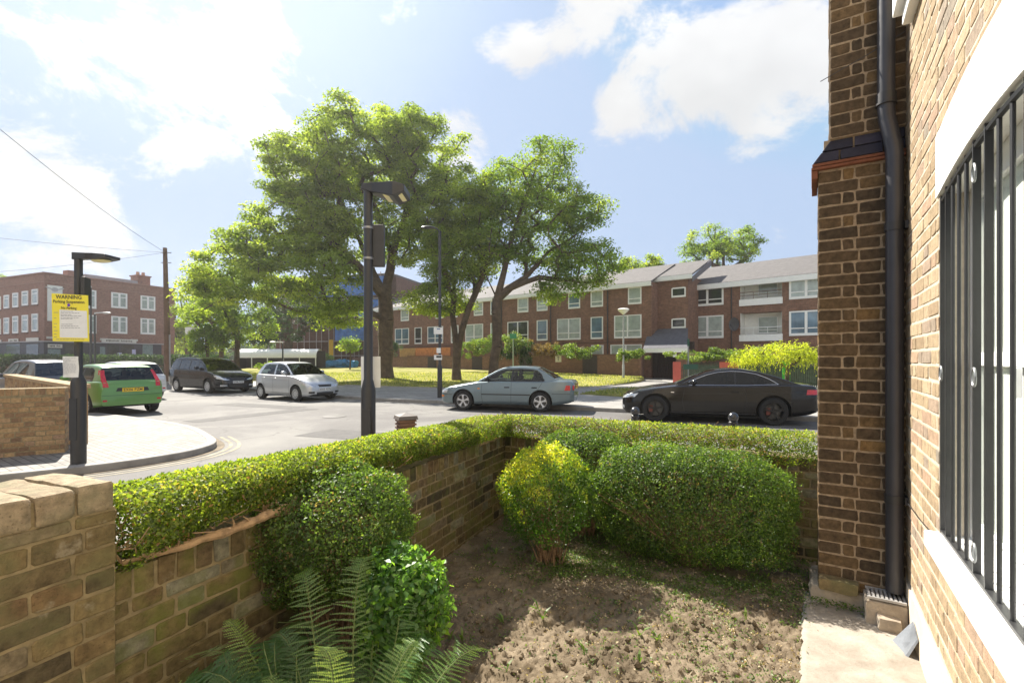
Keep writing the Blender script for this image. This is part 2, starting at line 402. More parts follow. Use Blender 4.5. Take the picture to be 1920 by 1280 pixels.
b = MB(); b.b2((.28, .05, 3.74), (1.8, .09, 5.1)); b.build('upper_window', m_wframe, house)
# window
win = MB()
y0, y1 = .101, .15
for (x0, x1, z0, z1) in [(WIN0, WIN0+.09, SILL, 2.44), (WIN1-.09, WIN1, SILL, 2.44), (WIN0+.09, WIN1-.09, SILL, SILL+.09), (WIN0+.09, WIN1-.09, 2.30, 2.44), (WIN0+.09, WIN1-.09, 1.60, 1.655)]:
    win.b2((x0, y0, z0), (x1, .127, z1))
win.b2((WIN0+.62, y0+.004, SILL+.09), (WIN0+.66, y1, 1.60)); win.b2((WIN0+.60, y0-.02, 1.50), (WIN0+.63, y0, 1.60))
wo_ = win.build('window', m_wframe, house, bevel=.004)
curt = M('net_curtain', (.80, .82, .76), .9, var=.05)
MB().add([(WIN0+.09, .12, SILL+.09), (WIN1-.09, .12, SILL+.09), (WIN1-.09, .12, 2.30), (WIN0+.09, .12, 2.30)], [(0, 1, 2, 3)]).build('pane', glassmat('window_glass', (.95, .97, .96), .15), wo_)
b = MB(); n_ = 0
for i in range(0):
    x = WIN0+.02+(WIN1-WIN0-.04)*i/n_; b.add([(x, .17+.008*math.sin(i*1.7), SILL), (x+(WIN1-WIN0)/n_, .17+.008*math.sin((i+1)*1.7), SILL), (x+(WIN1-WIN0)/n_, .17+.008*math.sin((i+1)*1.7), 2.44), (x, .17+.008*math.sin(i*1.7), 2.44)], [(0, 1, 2, 3)])
MB().b2((WIN0-.1, .30, .6), (WIN1+.1, .32, 2.7)).build('room_wall', m_wframe, wo_)
MB().b2((WIN0+.085, .128, SILL+.085), (WIN1-.085, .1335, 2.305)).build('blind', curt, wo_)
b = MB()
for (x0, x1) in ((WIN0-.1, WIN0), (WIN1, WIN1+.1)): b.b2((x0, .101, .7), (x1, .3, 2.6))
b.b2((WIN0, .16, SILL-.05), (WIN1, .3, SILL-.002)); b.build('reveal', m_wframe, wo_)
# security bars
bars = MB(); yb = .013
def flatbar(x): bars.b2((x-.0025, yb-.011, SILL+.012), (x+.0085, yb+.011, arch(x)-.004))
xs = [.908, 1.0, 1.42, 1.56, 2.08, 2.215]
for x in xs: flatbar(x)
for x in (1.08, 1.18, 1.29, 1.67, 1.79, 1.90, 1.99):
    bars.tube([(x, yb, SILL+.004), (x, yb, arch(x)-.003)], .0068, 10)
K = 14
for zz in (SILL+.02,):
    bars.b2((WIN0+.005, yb-.012, zz-.012), (WIN1-.005, yb+.012, zz))
pts = [(WIN0+.008+(WIN1-WIN0-.016)*i/K, yb, arch(WIN0+(WIN1-WIN0)*i/K)-.022) for i in range(K+1)]
bars.tube(pts, .011, 6)
bo = bars.build('security_bars', m_black, house, smooth=True)
ring_m = M('galvanised_ring', (.26, .27, .28), .45, metal=.6, var=.3)
for x, zz in ((.935, 1.565), (1.455, SILL+.10), (1.455, 1.565), (1.455, 2.28), (2.12, 1.565)):
    if 1:
        hoop = MB(); hoop.tube([(x+.020*math.cos(a), yb-.014, zz+.032*math.sin(a)) for a in [2*math.pi*i/14 for i in range(15)]], .004, 6, cap=False); hoop.build('ring', ring_m, bo, smooth=True)
# pier (chimney-breast-like buttress) at the far corner
PD = .34
def pier_rows(wd):
    return [[wd*.478-.005, wd*.522-.005], [wd*.27, wd*.13, wd*.275, wd]]
pr = MB(); mo = MB()
STEP = 2.90
def tn(u, z): return min(1, max(0, random.betavariate(1.6, 2.6)))
for (wd, z0, z1) in ((.45, .15, STEP-.045), (.385, STEP+.155, 5.3)):
    pr = MB()
    brick_face(pr, (0, -wd, 0), (0, 1, 0), (1, 0, 0), wd-.002, z0, z1, pier_rows(wd), tone=tn, d=.004, jit=.0032)
    brick_face(pr, (-PD, -wd, 0), (1, 0, 0), (0, -1, 0), PD-.002, z0, z1, [[.215, .1025], [.1025, .215]], tone=tn, d=.003)
    mo.b2((-PD, -wd, z0-.1 if z0 < 1 else STEP+.15), (-.0, -.001, z1+.01)); pr.build('pier_brickwork', bk_dark, house)
mo.build('pier', mortar_beige, house)
b = MB(); b.b2((-PD-.03, -.49, STEP-.045), (.035, -.004, STEP-.027)); b.b2((-PD-.03, -.485, STEP-.022), (.03, -.004, STEP-.003)); b.b2((-PD-.028, -.488, STEP-.10), (.03, -.455, STEP-.047))
b.build('tile_course', bk_red, house, bevel=.003)
b = MB()
for r_ in range(2):
    z = STEP+.002+r_*.075; y = -.48; ii = 0
    while y < -.02:
        w_ = (.215 if (ii+r_) % 2 else .14); y2 = min(y+w_, -.006); yo = max(y, -.48+.05*r_)
        if y2-yo > .03:
            f0 = .022-.022*r_*1.0; f1 = .0-.0*r_
            ya, yb_ = yo, y2; left = (ya <= -.48+.05*r_+.001)
            sl = .045 if left else 0
            b.add([(-PD-.02, ya, z), (f0+.004, ya, z), (f0+.004, yb_, z), (-PD-.02, yb_, z), (-PD-.02, ya+sl, z+.068), (f0-.018, ya+sl, z+.068), (f0-.018, yb_, z+.068), (-PD-.02, yb_, z+.068)],
                  [(3, 2, 1, 0), (4, 5, 6, 7), (0, 1, 5, 4), (1, 2, 6, 5), (2, 3, 7, 6), (3, 0, 4, 7)], 0, random.random())
        y = y2+.01; ii += 1
b.build('splayed_brick_course', bk_blue, house, bevel=.004)
MB().b2((-PD-.015, -.42, STEP-.0025), (-.022, -.005, STEP+.152)).build('course_mortar', mortar_beige, house)
# pier foot
def rough_box(p, q, n=5, amp=.012, seed=0):
    mb_ = MB(); b_ = MB(); p, q = Vector(p), Vector(q); vs = []; fs = []
    def grid(o, du, dv):
        k = len(vs)
        for i in range(n+1):
            for j in range(n+1): vs.append(o + du*(i/n) + dv*(j/n))
        for i in range(n):
            for j in range(n): fs.append((k+i*(n+1)+j, k+(i+1)*(n+1)+j, k+(i+1)*(n+1)+j+1, k+i*(n+1)+j+1))
    dx, dy, dz = Vector((q.x-p.x, 0, 0)), Vector((0, q.y-p.y, 0)), Vector((0, 0, q.z-p.z))
    grid(p+dz, dx, dy); grid(p, dx, dz); grid(p+dx, dy, dz); grid(p+dy+dx, -dx, dz); grid(p+dy, -dy, dz)
    out = []
    for v in vs:
        nn = mnoise.noise_vector(v*9+Vector((seed, 0, 0)))*amp + mnoise.noise_vector(v*28+Vector((0, seed, 0)))*amp*.4
        c = (p+q)/2; e = Vector(((v.x-c.x)/(abs(dx.x)/2), (v.y-c.y)/(abs(dy.y)/2), (v.z-c.z)/(abs(dz.z)/2)))
        rr = sum(abs(k) > .98 for k in e); 
        if rr >= 2: v = c + (v-c)*(.965 if rr == 2 else .93)
        out.append(v+nn)
    b_.add(out, fs); return b_
rough_box((-PD-.02, -.50, -.1), (.05, -.02, .16), 8, .016, 3).build('pier_footing', concrete, house, smooth=True, ang=60)
rough_box((-.02, -.45, .155), (.085, -.24, .225), 5, .010, 6).build('footing_stone', bk_old, house, smooth=True, ang=60)
# rainwater pipe
ds_ = MB(); py_, px_ = -.065, .075
ds_.tube([(px_, py_, .235), (px_, py_, 2.84), (px_-.0, py_-.004, 2.90), (px_-.005, py_-.036, 3.08), (px_-.005, py_-.04, 3.14), (px_-.005, py_-.04, 5.4)], .0445, 16)
pipe_ = ds_.build('downpipe', M('pipe_paint', (.035, .035, .042), .38, var=.15, bump=.06, bscale=20), house, smooth=True)
for zz, dx in ((2.44-.02, 0), (.79, 0)):
    pc = MB(); pc.tube([(px_, py_, zz-.025), (px_, py_, zz+.025)], .050, 16); pc.b2((px_-.012, py_, zz-.022), (px_+.012, .0, zz+.022)); pc.b2((px_-.04, -.02, zz-.022), (px_+.04, -.002, zz+.022)); pc.build('bracket', m_black, pipe_, smooth=True)
pc = MB(); pc.tube([(px_-.005, py_-.04, 3.17), (px_-.005, py_-.04, 3.23)], .051, 16); pc.tube([(px_-.005, py_-.04, 3.16), (px_-.005, py_-.04, 3.172)], .055, 16)
pc.build('socket_joint', m_black, pipe_, smooth=True)
g = MB(); g.b2((-.0, -.19, .02), (.17, .0, .205)); go_ = rough_box((.012, -.215, -.05), (.19, -.012, .20), 6, .006, 1).build('gully_box', concrete, house, smooth=True, ang=50)
g = MB()
for i in range(9): g.b2((.03, -.20+i*.021, .204), (.175, -.20+i*.021+.012, .216))
g.b2((.022, -.205, .204), (.034, -.02, .217)); g.b2((.17, -.205, .204), (.182, -.02, .217)); g.build('grating', M('zinc', (.42, .41, .40), .5, metal=.3, var=.3), house)
# folded lead flap over an air brick at the foot
g = MB(); x0 = .36
g.add([(x0, -.02, .20), (x0+.14, -.02, .17), (x0+.12, -.085, .02), (x0-.02, -.11, .055), (x0+.005, -.015, .20), (x0+.145, -.015, .165), (x0+.13, -.075, .012), (x0-.015, -.10, .05)],
      [(0, 1, 2, 3), (7, 6, 5, 4), (0, 4, 5, 1), (1, 5, 6, 2), (2, 6, 7, 3), (3, 7, 4, 0)])
g.build('lead_flap', M('lead', (.22, .24, .27), .5, metal=.4, var=.3, bump=.3, bscale=15), house)
# a thin cable drooping from the pipe clip to the window
g = MB(); g.tube([(.03, -.012, .80-.0), (.2, -.012, .79), (.5, -.010, .795), (.9, -.006, .82)], .003, 5); g.build('cable', m_black, house); g = MB(); g.tube([(.04, -.44, 3.42), (.06, -.2, 3.50), (.10, -.02, 3.56)], .0025, 5)
g.build('cable', m_black, house)
# rest of the house block (behind the wall face)
g = MB(); g.b2((-PD, .33, -.1), (5, 7, 8.5)); g.b2((5.01, .0, -.1), (18, 7, 8.5)); g.b2((-PD, .0, 5.31), (5, .329, 8.5)); g.b2((-PD, .102, -.1), (WIN0-.11, .33, 5.2)); g.b2((WIN1+.11, .102, -.1), (5, .33, 5.2)); g.build('inner_wall', mortar_white, house)

# ================================================ garden walls
gd = Vector((.39, .92, 0)).normalized(); gn = Vector((.92, -.39, 0)).normalized()   # along the wall, towards the garden
P0 = Vector((-.536, 3.89, 0)); T0, TK = -2.33, 1.19
A0 = P0 + gd*T0; K0 = P0 + gd*TK
GZ = math.atan2(gd.y, gd.x)
lw = thing('garden_wall', 'low mossy brick garden wall carrying the clipped hedge, behind the fern and the round bushes', 'garden wall', tuple(A0), GZ)
# local: x along wall away, y to the left (outwards), garden face at y=0 facing -y
LEN = TK-T0; TOPZ = .745
ROW = [[.22, .107], (-.165, [.22, .107]), [.107, .225], (-.08, [.22, .11])]
b = MB(); brick_face(b, (0, 0, 0), (1, 0, 0), (0, -1, 0), LEN, -.02, TOPZ-.01, ROW, d=.006, j=.013, jit=.003)
brick_face(b, (0, 0, 0), (1, 0, 0), (0, -1, 0), LEN, TOPZ, TOPZ+.105, [[.066]], d=.006, j=.011, bh=.104, jit=.004)
brick_face(b, (LEN, .23, 0), (-1, 0, 0), (0, 1, 0), LEN, -.02, TOPZ+.10, ROW, d=.004, j=.012, jit=.003)
b.build('brickwork', bk_moss, lw)
MB().b2((0.0, .0, -.1), (LEN+.1, .23, TOPZ+.10)).build('wall_core', mortar_old, lw)
# gate pier
gp_ = thing('gate_pier', 'weathered brick gate pier with sunlit brick-on-edge coping at the left edge', 'pier', tuple(A0 + gd*(-.0)), GZ)
b = MB(); PW, PH = .33, 1.09
brick_face(b, (-PW, -.022, 0), (1, 0, 0), (0, -1, 0), PW, -.02, PH, [[.2, .12], [.09, .13, .13]], d=.005, j=.011, jit=.0028, bh=.0655)
brick_face(b, (-PW, .33, 0), (0, -1, 0), (-1, 0, 0), .35, -.02, PH, [[.2, .14], [.09, .22]], d=.005, j=.011, jit=.0028, bh=.0655)
brick_face(b, (0, -.022, 0), (0, 1, 0), (1, 0, 0), .35, .9, PH, [[.2, .14], [.09, .22]], d=.005, j=.011, jit=.0028, bh=.0655)
b.build('brickwork', bk_old, gp_)
MB().b2((-PW, -.022, -.1), (0, .33, PH+.01)).build('pier_core', mortar_old, gp_)
x = -PW-.008; i = 0
cop = MB()
for w_ in (.115, .112, .108):
    q = rough_box((x, -.034, PH+.004), (x+w_-.008, .34, PH+.105-.004*(i % 2)), 10, .0055, i*7+2); q.a = [[.95, .5, .99][i]]*len(q.f); cop.add(q.v, q.f, 0, [.95, .55, .97][i]); x += w_; i += 1
cop.build('coping', brickmat('coping_brick', [(0, (.23, .18, .12)), (1, (.36, .29, .20))], .6, 1.0, moss=(.20, .19, .12), pale=(.48, .43, .35)), gp_, smooth=True, ang=50)
MB().b2((-PW+.005, -.02, PH+.0), (-.005, .325, PH+.085)).build('coping_mortar', mortar_old, gp_)
# back wall
bd = Vector((.905, -.426, 0)).normalized(); BZ = math.atan2(bd.y, bd.x)
bw = thing('garden_wall', 'shaded brick garden wall under the far hedge, running behind the clipped box bushes to the house', 'garden wall', tuple(K0), BZ)
BL = 2.95
b = MB(); brick_face(b, (0, 0, 0), (1, 0, 0), (0, -1, 0), BL, -.02, .72, ROW, d=.006, j=.013, jit=.003)
brick_face(b, (0, 0, 0), (1, 0, 0), (0, -1, 0), BL, .735, .84, [[.066]], d=.006, j=.011, bh=.10, jit=.004)
b.build('brickwork', bk_moss, bw); MB().b2((-.0, .001, -.1), (BL, .23, .835)).build('wall_core', mortar_old, bw)

# ================================================ leaves
def unit(a): return a/np.maximum(np.linalg.norm(a, axis=1, keepdims=True), 1e-9)
def leaf_quads(P, Nn, size, aspect=.5, spread=.8, droop=0.0, fold=.15):
    """one rhombic, slightly folded leaf blade at every point of P, facing roughly Nn"""
    n = len(P); Nn = unit(Nn + rng.normal(0, spread, (n, 3)))
    t = unit(np.cross(Nn, rng.normal(0, 1, (n, 3)))); t[:, 2] -= droop; t = unit(t); s = unit(np.cross(Nn, t))
    L_ = size*rng.uniform(.6, 1.25, (n, 1)); W_ = L_*aspect*rng.uniform(.8, 1.2, (n, 1))*.5
    a = P; b_ = P + t*L_*.45 + s*W_ + Nn*L_*fold; c = P + t*L_; d = P + t*L_*.45 - s*W_ + Nn*L_*fold
    V = np.stack([a, b_, c, d], 1).reshape(-1, 3); F = np.arange(4*n).reshape(n, 4)
    return V, F
def fbm3(P, sc, seed=0.0):
    return np.array([mnoise.noise(Vector((p[0]*sc+seed, p[1]*sc, p[2]*sc))) for p in P])
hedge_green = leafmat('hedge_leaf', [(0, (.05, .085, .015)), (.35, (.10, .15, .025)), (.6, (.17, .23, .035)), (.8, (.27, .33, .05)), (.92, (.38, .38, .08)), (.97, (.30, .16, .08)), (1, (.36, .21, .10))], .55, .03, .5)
box_green = leafmat('box_leaf', [(0, (.035, .07, .018)), (.4, (.07, .13, .028)), (.75, (.12, .20, .04)), (.93, (.21, .29, .06)), (1, (.22, .17, .08))], .5, .035, .45)
yellow_leaf = leafmat('variegated_leaf', [(0, (.05, .11, .015)), (.3, (.12, .21, .03)), (.5, (.26, .34, .03)), (.8, (.46, .47, .04)), (1, (.58, .54, .06))], .45, .04, .4)
privet = leafmat('privet_leaf', [(0, (.05, .12, .03)), (.5, (.10, .21, .05)), (.85, (.17, .32, .06)), (1, (.32, .48, .07))], .55, .04, .4)
fern_mat = leafmat('fern_leaf', [(0, (.06, .13, .045)), (.5, (.10, .20, .06)), (.85, (.18, .29, .08)), (1, (.30, .40, .11))], .5, .04, .4)
twig = M('twig', (.24, .15, .09), .85, var=.4, scale=30)
def twigs(mb, cen, rad, base_pt, n, r0=.006, jitter=.09):
    for i in range(n):
        v = Vector(rng.normal(0, 1, 3)); v.z = abs(v.z)*.8-.25; v.normalize()
        tip = Vector(cen) + Vector((v.x*rad[0], v.y*rad[1], v.z*rad[2]))*random.uniform(.7, .97)
        p0 = Vector(base_pt) + Vector((random.uniform(-1, 1), random.uniform(-1, 1), 0))*jitter
        m1 = p0.lerp(tip, .4) + Vector((random.uniform(-.04, .04), random.uniform(-.04, .04), .03)); m2 = p0.lerp(tip, .75) + Vector((random.uniform(-.04, .04), random.uniform(-.04, .04), .02))
        r = r0*random.uniform(.6, 1.3); mb.tube([p0, m1, m2, tip], [r, r*.75, r*.5, r*.25], 5, cap=False)
def bush(name, label, cat, cen, rad, n, size, mat, base_pt, e=2.2, lump=.07, lsc=5, ntw=30, aspect=.55, zcut=-.75, yellow_top=False, group=None, rz=0, r0=.006, depth=.28, thin=0.0):
    t = thing(name, label, cat, (base_pt[0], base_pt[1], 0), 0, group)
    th = rng.uniform(0, 2*math.pi, n*2); u = rng.uniform(-1, 1, n*2)
    d = np.stack([np.sqrt(1-u*u)*np.cos(th), np.sqrt(1-u*u)*np.sin(th), u], 1)
    sup = (np.abs(d)**e).sum(1)**(-1/e)
    d2 = d*sup[:, None]; keep = d2[:, 2] > zcut; d, d2 = d[keep][:n], d2[keep][:n]
    k = 1 + lump*fbm3(d*np.array(rad), lsc/ max(rad)*.5, cen[0]*7) + lump*.6*fbm3(d*np.array(rad), 16, 3.1)
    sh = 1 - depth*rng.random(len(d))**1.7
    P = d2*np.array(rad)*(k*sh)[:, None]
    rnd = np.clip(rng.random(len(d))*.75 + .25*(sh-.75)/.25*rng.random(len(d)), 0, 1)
    pat = fbm3(P, 9, cen[1]*3)+.6*fbm3(P, 22, 1.7); rnd = np.clip(rnd + .32*pat, 0, .93); dead = (fbm3(P, 11, 8.3) > .42) & (rng.random(len(d)) < .4); rnd = np.where(dead | (rng.random(len(d)) < .02), 1.0, rnd)
    if thin > 0:
        kp = rng.random(len(d)) > thin*np.clip(-d[:, 2]+.1, 0, 1); P, d, rnd, sh = P[kp], d[kp], rnd[kp], sh[kp]
    if yellow_top:
        hh = np.clip((d[:, 2]*.75 - d[:, 0]*.3 + .15 + .9*fbm3(P, 7, 9.) + .5*fbm3(P, 18, 2.)), 0, 1); rnd = np.clip(hh*1.3*rng.uniform(.3, 1, len(d)) , 0, 1)
    ns = n//170; pk = rng.integers(0, len(P), ns); sp = []; sdv = []
    for q in pk:
        if d[q][2] < -.2: continue
        g_ = unit((d[q]+rng.normal(0, .35, 3)+np.array([0, 0, .35]))[None, :])[0]; ln = rng.uniform(.02, .085)
        for u in np.linspace(0, 1, 7): sp.append(P[q]/max(sh[q], .6)*.99 + g_*ln*u + rng.normal(0, .002, 3)); sdv.append(g_)
    if sp and not yellow_top: P = np.concatenate([P, np.array(sp)]); d = np.concatenate([d, np.array(sdv)]); rnd = np.concatenate([rnd, rng.uniform(.5, .93, len(sp))])
    if rz:
        c_, s_ = math.cos(rz), math.sin(rz); P = np.stack([P[:, 0]*c_-P[:, 1]*s_, P[:, 0]*s_+P[:, 1]*c_, P[:, 2]], 1); d = np.stack([d[:, 0]*c_-d[:, 1]*s_, d[:, 0]*s_+d[:, 1]*c_, d[:, 2]], 1)
    V, F = leaf_quads(P + np.array(cen), d*np.array([1, 1, 1.]), size, aspect, .75)
    np_mesh('foliage', V, F, mat, t, rnd)
    mb = MB(); twigs(mb, cen, rad, base_pt, ntw, r0)
    for i in range(5):
        an = random.uniform(0, 6.28); p = Vector(base_pt); q = Vector(cen) + Vector((math.cos(an)*rad[0]*.45, math.sin(an)*rad[1]*.45, -rad[2]*.3))
        mb.tube([p + Vector((math.cos(an), math.sin(an), 0))*.02, p.lerp(q, .5)+Vector((random.uniform(-.03, .03), random.uniform(-.03, .03), 0)), q], [r0*2.2, r0*1.7, r0], 6, cap=False)
    mb.build('stems', twig, t, smooth=True, world=True)
    return t
bush('clipped_bush', 'large rounded clipped bush against the mossy wall, behind the fern', 'bush', (-.965, 2.60, .72), (.415, .40, .335), 44000, .017, box_green, (-.93, 2.55, .03), 2.4, .13, 6, 60, zcut=-.9)
bush('privet_bush', 'small bush of larger glossy bright green leaves right of the fern', 'bush', (-.52, 2.28, .46), (.22, .20, .27), 5200, .033, privet, (-.55, 2.3, .02), 2.1, .15, 5, 14, aspect=.6, zcut=-.95, depth=.5)
bush('variegated_bush', 'small round bush with yellow leaf tips on bare stems in the middle of the bed', 'bush', (.27, 3.78, .57), (.36, .34, .37), 17000, .023, yellow_leaf, (.30, 3.82, .02), 2.2, .20, 6, 40, yellow_top=True, zcut=-.95, thin=.45, r0=.006)
bush('clipped_bush', 'low dark clipped bush between the far hedge and the yellow-tipped bush', 'bush', (.66, 4.42, .60), (.47, .30, .37), 26000, .018, box_green, (.66, 4.42, .02), 2.8, .06, 5, 50, rz=BZ, thin=.5)
bush('clipped_bush', 'broad block-shaped clipped bush in front of the pier, widest in the garden', 'bush', (1.38, 3.80, .505), (.735, .36, .43), 75000, .0175, box_green, (1.4, 3.8, .02), 3.2, .11, 7, 110, rz=BZ-.02, zcut=-.98)

# hedge along both walls, one continuous clipped plant
def hedge_path():
    pts = [A0 + gd*.02 - gn*.10]
    for k in range(1, 14): pts.append(A0 + gd*((LEN-.32)*k/13) - gn*(.10+.02*math.sin(k)))
    ctr = [K0 - gn*.12 - gd*.30, K0 - gn*.115 + gd*.125 - bd*.02, K0 + bd*.35 + Vector((-bd.y, bd.x, 0))*.12]
    for k in range(1, 8):
        s_ = k/8; pts.append(ctr[0]*(1-s_)**2 + ctr[1]*2*s_*(1-s_) + ctr[2]*s_*s_)
    for k in range(1, 14): pts.append(K0 + bd*(.35+(BL-.2-.35)*k/13) + Vector((-bd.y, bd.x, 0))*.12)
    return pts
HP = np.array([tuple(p) for p in hedge_path()]); seg = np.linalg.norm(np.diff(HP, axis=0), axis=1); cum = np.concatenate([[0], np.cumsum(seg)]); HL = cum[-1]
def hedge_frame(s):
    p = np.stack([np.interp(s, cum, HP[:, i]) for i in range(3)], 1); q = np.stack([np.interp(np.clip(s+.05, 0, HL), cum, HP[:, i]) for i in range(3)], 1); r = np.stack([np.interp(np.clip(s-.05, 0, HL), cum, HP[:, i]) for i in range(3)], 1)
    t = unit(q-r); return p, t, np.stack([-t[:, 1], t[:, 0], t[:, 2]*0], 1)
hd = thing('hedge', 'long clipped green hedge growing over the garden wall from gate pier to house', 'hedge', tuple(A0))
n = 150000
s = rng.random(n)*HL; s = np.where(rng.random(n) < .35, rng.random(n)*HL*.42, s)
a = rng.uniform(0, 2*math.pi, n); e = 3.6
ca, sa = np.cos(a), np.sin(a); sup = (np.abs(ca)**e+np.abs(sa)**e)**(-1/e)
p, t_, lft = hedge_frame(s)
top = np.interp(s, [0, 1.0, 2.6, 4.0, HL], [1.125, 1.11, 1.06, 1.035, 1.03]); bot = np.interp(s, [0, .12, .35, .6, 1.2, 1.6, 2.6, 3.6, 4.4, HL], [.845, .87, .915, .94, .935, .90, .88, .84, .78, .76])
hw = np.interp(s, [0, 1.2, 2.6, HL], [.205, .20, .215, .20])
Q = np.stack([s*5, a*1.2, s*0], 1); lum = fbm3(Q[:, :], 1.0, 2.) ; lum2 = fbm3(Q, 3.2, 5.)
sh = (1 - .36*rng.random(n)**1.8)*(1+.07*lum+.05*lum2)
X_ = ca*sup*hw*sh*1.05; Z_ = sa*sup*(top-bot)/2*sh
P = p + lft*X_[:, None]; P[:, 2] = (top+bot)/2 + Z_
Nn = lft*(ca[:, None]) + np.array([[0, 0, 1.]])*sa[:, None]
# bare woody patches on the garden side
gap = (fbm3(np.stack([s*3.2, P[:, 2]*7, s*0], 1), 1.0, 11.) > .16) & (X_ < -.02) & (sa < .5)
gap &= rng.random(n) < .72
keep = ~gap
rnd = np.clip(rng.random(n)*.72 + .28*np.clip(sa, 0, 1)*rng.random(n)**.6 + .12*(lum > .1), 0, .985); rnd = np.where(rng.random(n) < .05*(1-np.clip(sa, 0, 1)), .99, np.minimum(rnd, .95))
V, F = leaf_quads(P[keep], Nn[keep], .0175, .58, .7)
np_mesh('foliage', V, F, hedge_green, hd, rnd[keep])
mb = MB()
for i in range(520):
    s0 = random.uniform(0, HL-.3); pp, tt, ll = hedge_frame(np.array([s0])); pp = Vector(pp[0]); tt = Vector(tt[0]); ll = Vector(ll[0])
    z0 = random.uniform(.86, .93); side = random.uniform(-.17, .1); q = pp + ll*side*.5; q.z = z0
    e_ = pp + ll*(side*1.25 - .04) + tt*random.uniform(-.3, .3); e_.z = random.uniform(.92, 1.09)
    mid = q.lerp(e_, .5) + Vector((random.uniform(-.03, .03), random.uniform(-.03, .03), random.uniform(-.02, .03)))
    r = random.uniform(.0018, .0055); mb.tube([q, mid, e_], [r, r*.8, r*.5], 5, cap=False)
def wood(pts, r):      # thick twisted trunks lying on the coping
    P_ = [A0 + gd*a_ - gn*b_ + Vector((0, 0, c_)) for a_, b_, c_ in pts]; Q_ = []; q_ = []
    for i in range(len(P_)-1):
        for k in range(5):
            u = k/5; Q_.append(P_[i].lerp(P_[i+1], u) + mnoise.noise_vector(P_[i].lerp(P_[i+1], u)*23)*.010); q_.append((r[i]*(1-u)+r[i+1]*u)*random.uniform(.72, 1.22))
    mb.tube(Q_+[P_[-1]], q_+[r[-1]], 9)
    for k in range(len(Q_)//2):
        o_ = random.choice(Q_); t_ = o_ + Vector((random.uniform(-.06, .06), random.uniform(-.06, .06), random.uniform(.02, .09))); mb.tube([o_, o_.lerp(t_, .5)+Vector((.01, -.008, .005)), t_], [.006, .004, .002], 5)
wood([(.05, .02, .87), (.22, -.03, .878), (.42, -.07, .885), (.60, -.085, .905), (.78, -.09, .895), (.95, -.05, .86), (1.1, .05, .9)], [.010, .015, .019, .022, .025, .022, .016])
wood([(.62, -.03, .91), (.74, -.02, .97), (.80, 0, 1.03)], [.018, .013, .008]); wood([(.9, -.03, .88), (.98, -.03, .95), (.93, -.02, 1.03)], [.016, .011, .007])
wood([(.78, -.05, .905), (.92, -.07, .85), (1.02, -.09, .80)], [.02, .014, .008]); wood([(2.9, -.02, .84), (3.1, -.04, .855), (3.3, -.03, .85)], [.01, .016, .012])
mb.build('woody_stems', M('hedge_wood', (.36, .24, .14), .9, var=.45, scale=22, bump=.6, bscale=50), hd, smooth=True, world=True)

# ================================================ fern
fern = thing('fern', 'fern with many arching feathery fronds in the near corner, in front of the round bush', 'fern', (-.62, 1.66, 0))
V = []; F = []; RN = []
def frond(base_pt, an, L_, rise, arch_, rn, wid=.10):
    d = Vector((math.cos(an), math.sin(an), 0)); n_ = 42; pts = []; bend = random.uniform(-.7, .7)
    for i in range(n_+1):
        u = i/n_; pts.append(Vector(base_pt) + Vector((math.cos(an+bend*u*u), math.sin(an+bend*u*u), 0))*(L_*(math.sin(u*1.35)/1.1)) + Vector((0, 0, rise*math.sin(min(u*arch_, 2.6))*1.0)))
    lat0 = Vector((-d.y, d.x, 0)); tw = random.uniform(-.5, .5)
    for i in range(5, n_):
        u = i/n_; t = (pts[i+1]-pts[i-1]).normalized(); up = lat0.cross(t).normalized()*-1
        lat_ = (lat0*math.cos(tw) + t.cross(lat0)*math.sin(tw)).normalized()
        pl = wid*min(1, (u-.05)*3.2)*(1-u)**.72*1.25+.004
        for sd in (-1, 1):
            pl_ = pl; pl = pl*random.uniform(.82, 1.1)
            dr = (lat_*sd + t*random.uniform(.3, .5) - Vector((0, 0, random.uniform(.0, .3)))).normalized(); nn = dr.cross(t).normalized(); s_ = t
            k = max(4, int(pl/.0075)); o = len(V); wd = .0068*min(1, pl/.04)
            for j in range(k):        # little lobes both sides of the pinna
                a0, a1 = pl*j/k, pl*(j+1)/k; ww = wd*(1-(j/k)**1.5*.75)*random.uniform(.8, 1.15)
                c0 = pts[i] + dr*a0 - Vector((0, 0, a0*a0*1.2)); c1 = pts[i] + dr*a1 - Vector((0, 0, a1*a1*1.2))
                for q in (-1, 1):
                    oo = len(V); V.extend([tuple(c0), tuple(c0.lerp(c1, .75)+s_*q*ww+dr*.002), tuple(c1+s_*q*ww*.45), tuple(c1)]); F.append((oo, oo+1, oo+2, oo+3)); RN.append(min(1, max(0, rn+random.uniform(-.15, .15))))
            pl = pl_
    return pts
rach = MB()
for k in range(84):
    an = random.uniform(0, 2*math.pi) if k % 3 else random.uniform(2.2, 3.9); L_ = random.uniform(.38, .64); rs = random.uniform(.24, .46)
    bp = (-.70+.16*math.cos(an)*random.random(), 1.72+.14*math.sin(an)*random.random(), .02)
    pts = frond(bp, an, L_, rs, random.uniform(1.5, 2.3), random.random()*.6)
    rach.tube(pts[::5], [.004, .0035, .003, .003, .0025, .002, .0015, .001, .001, .0008][:len(pts[::5])], 5, cap=False)
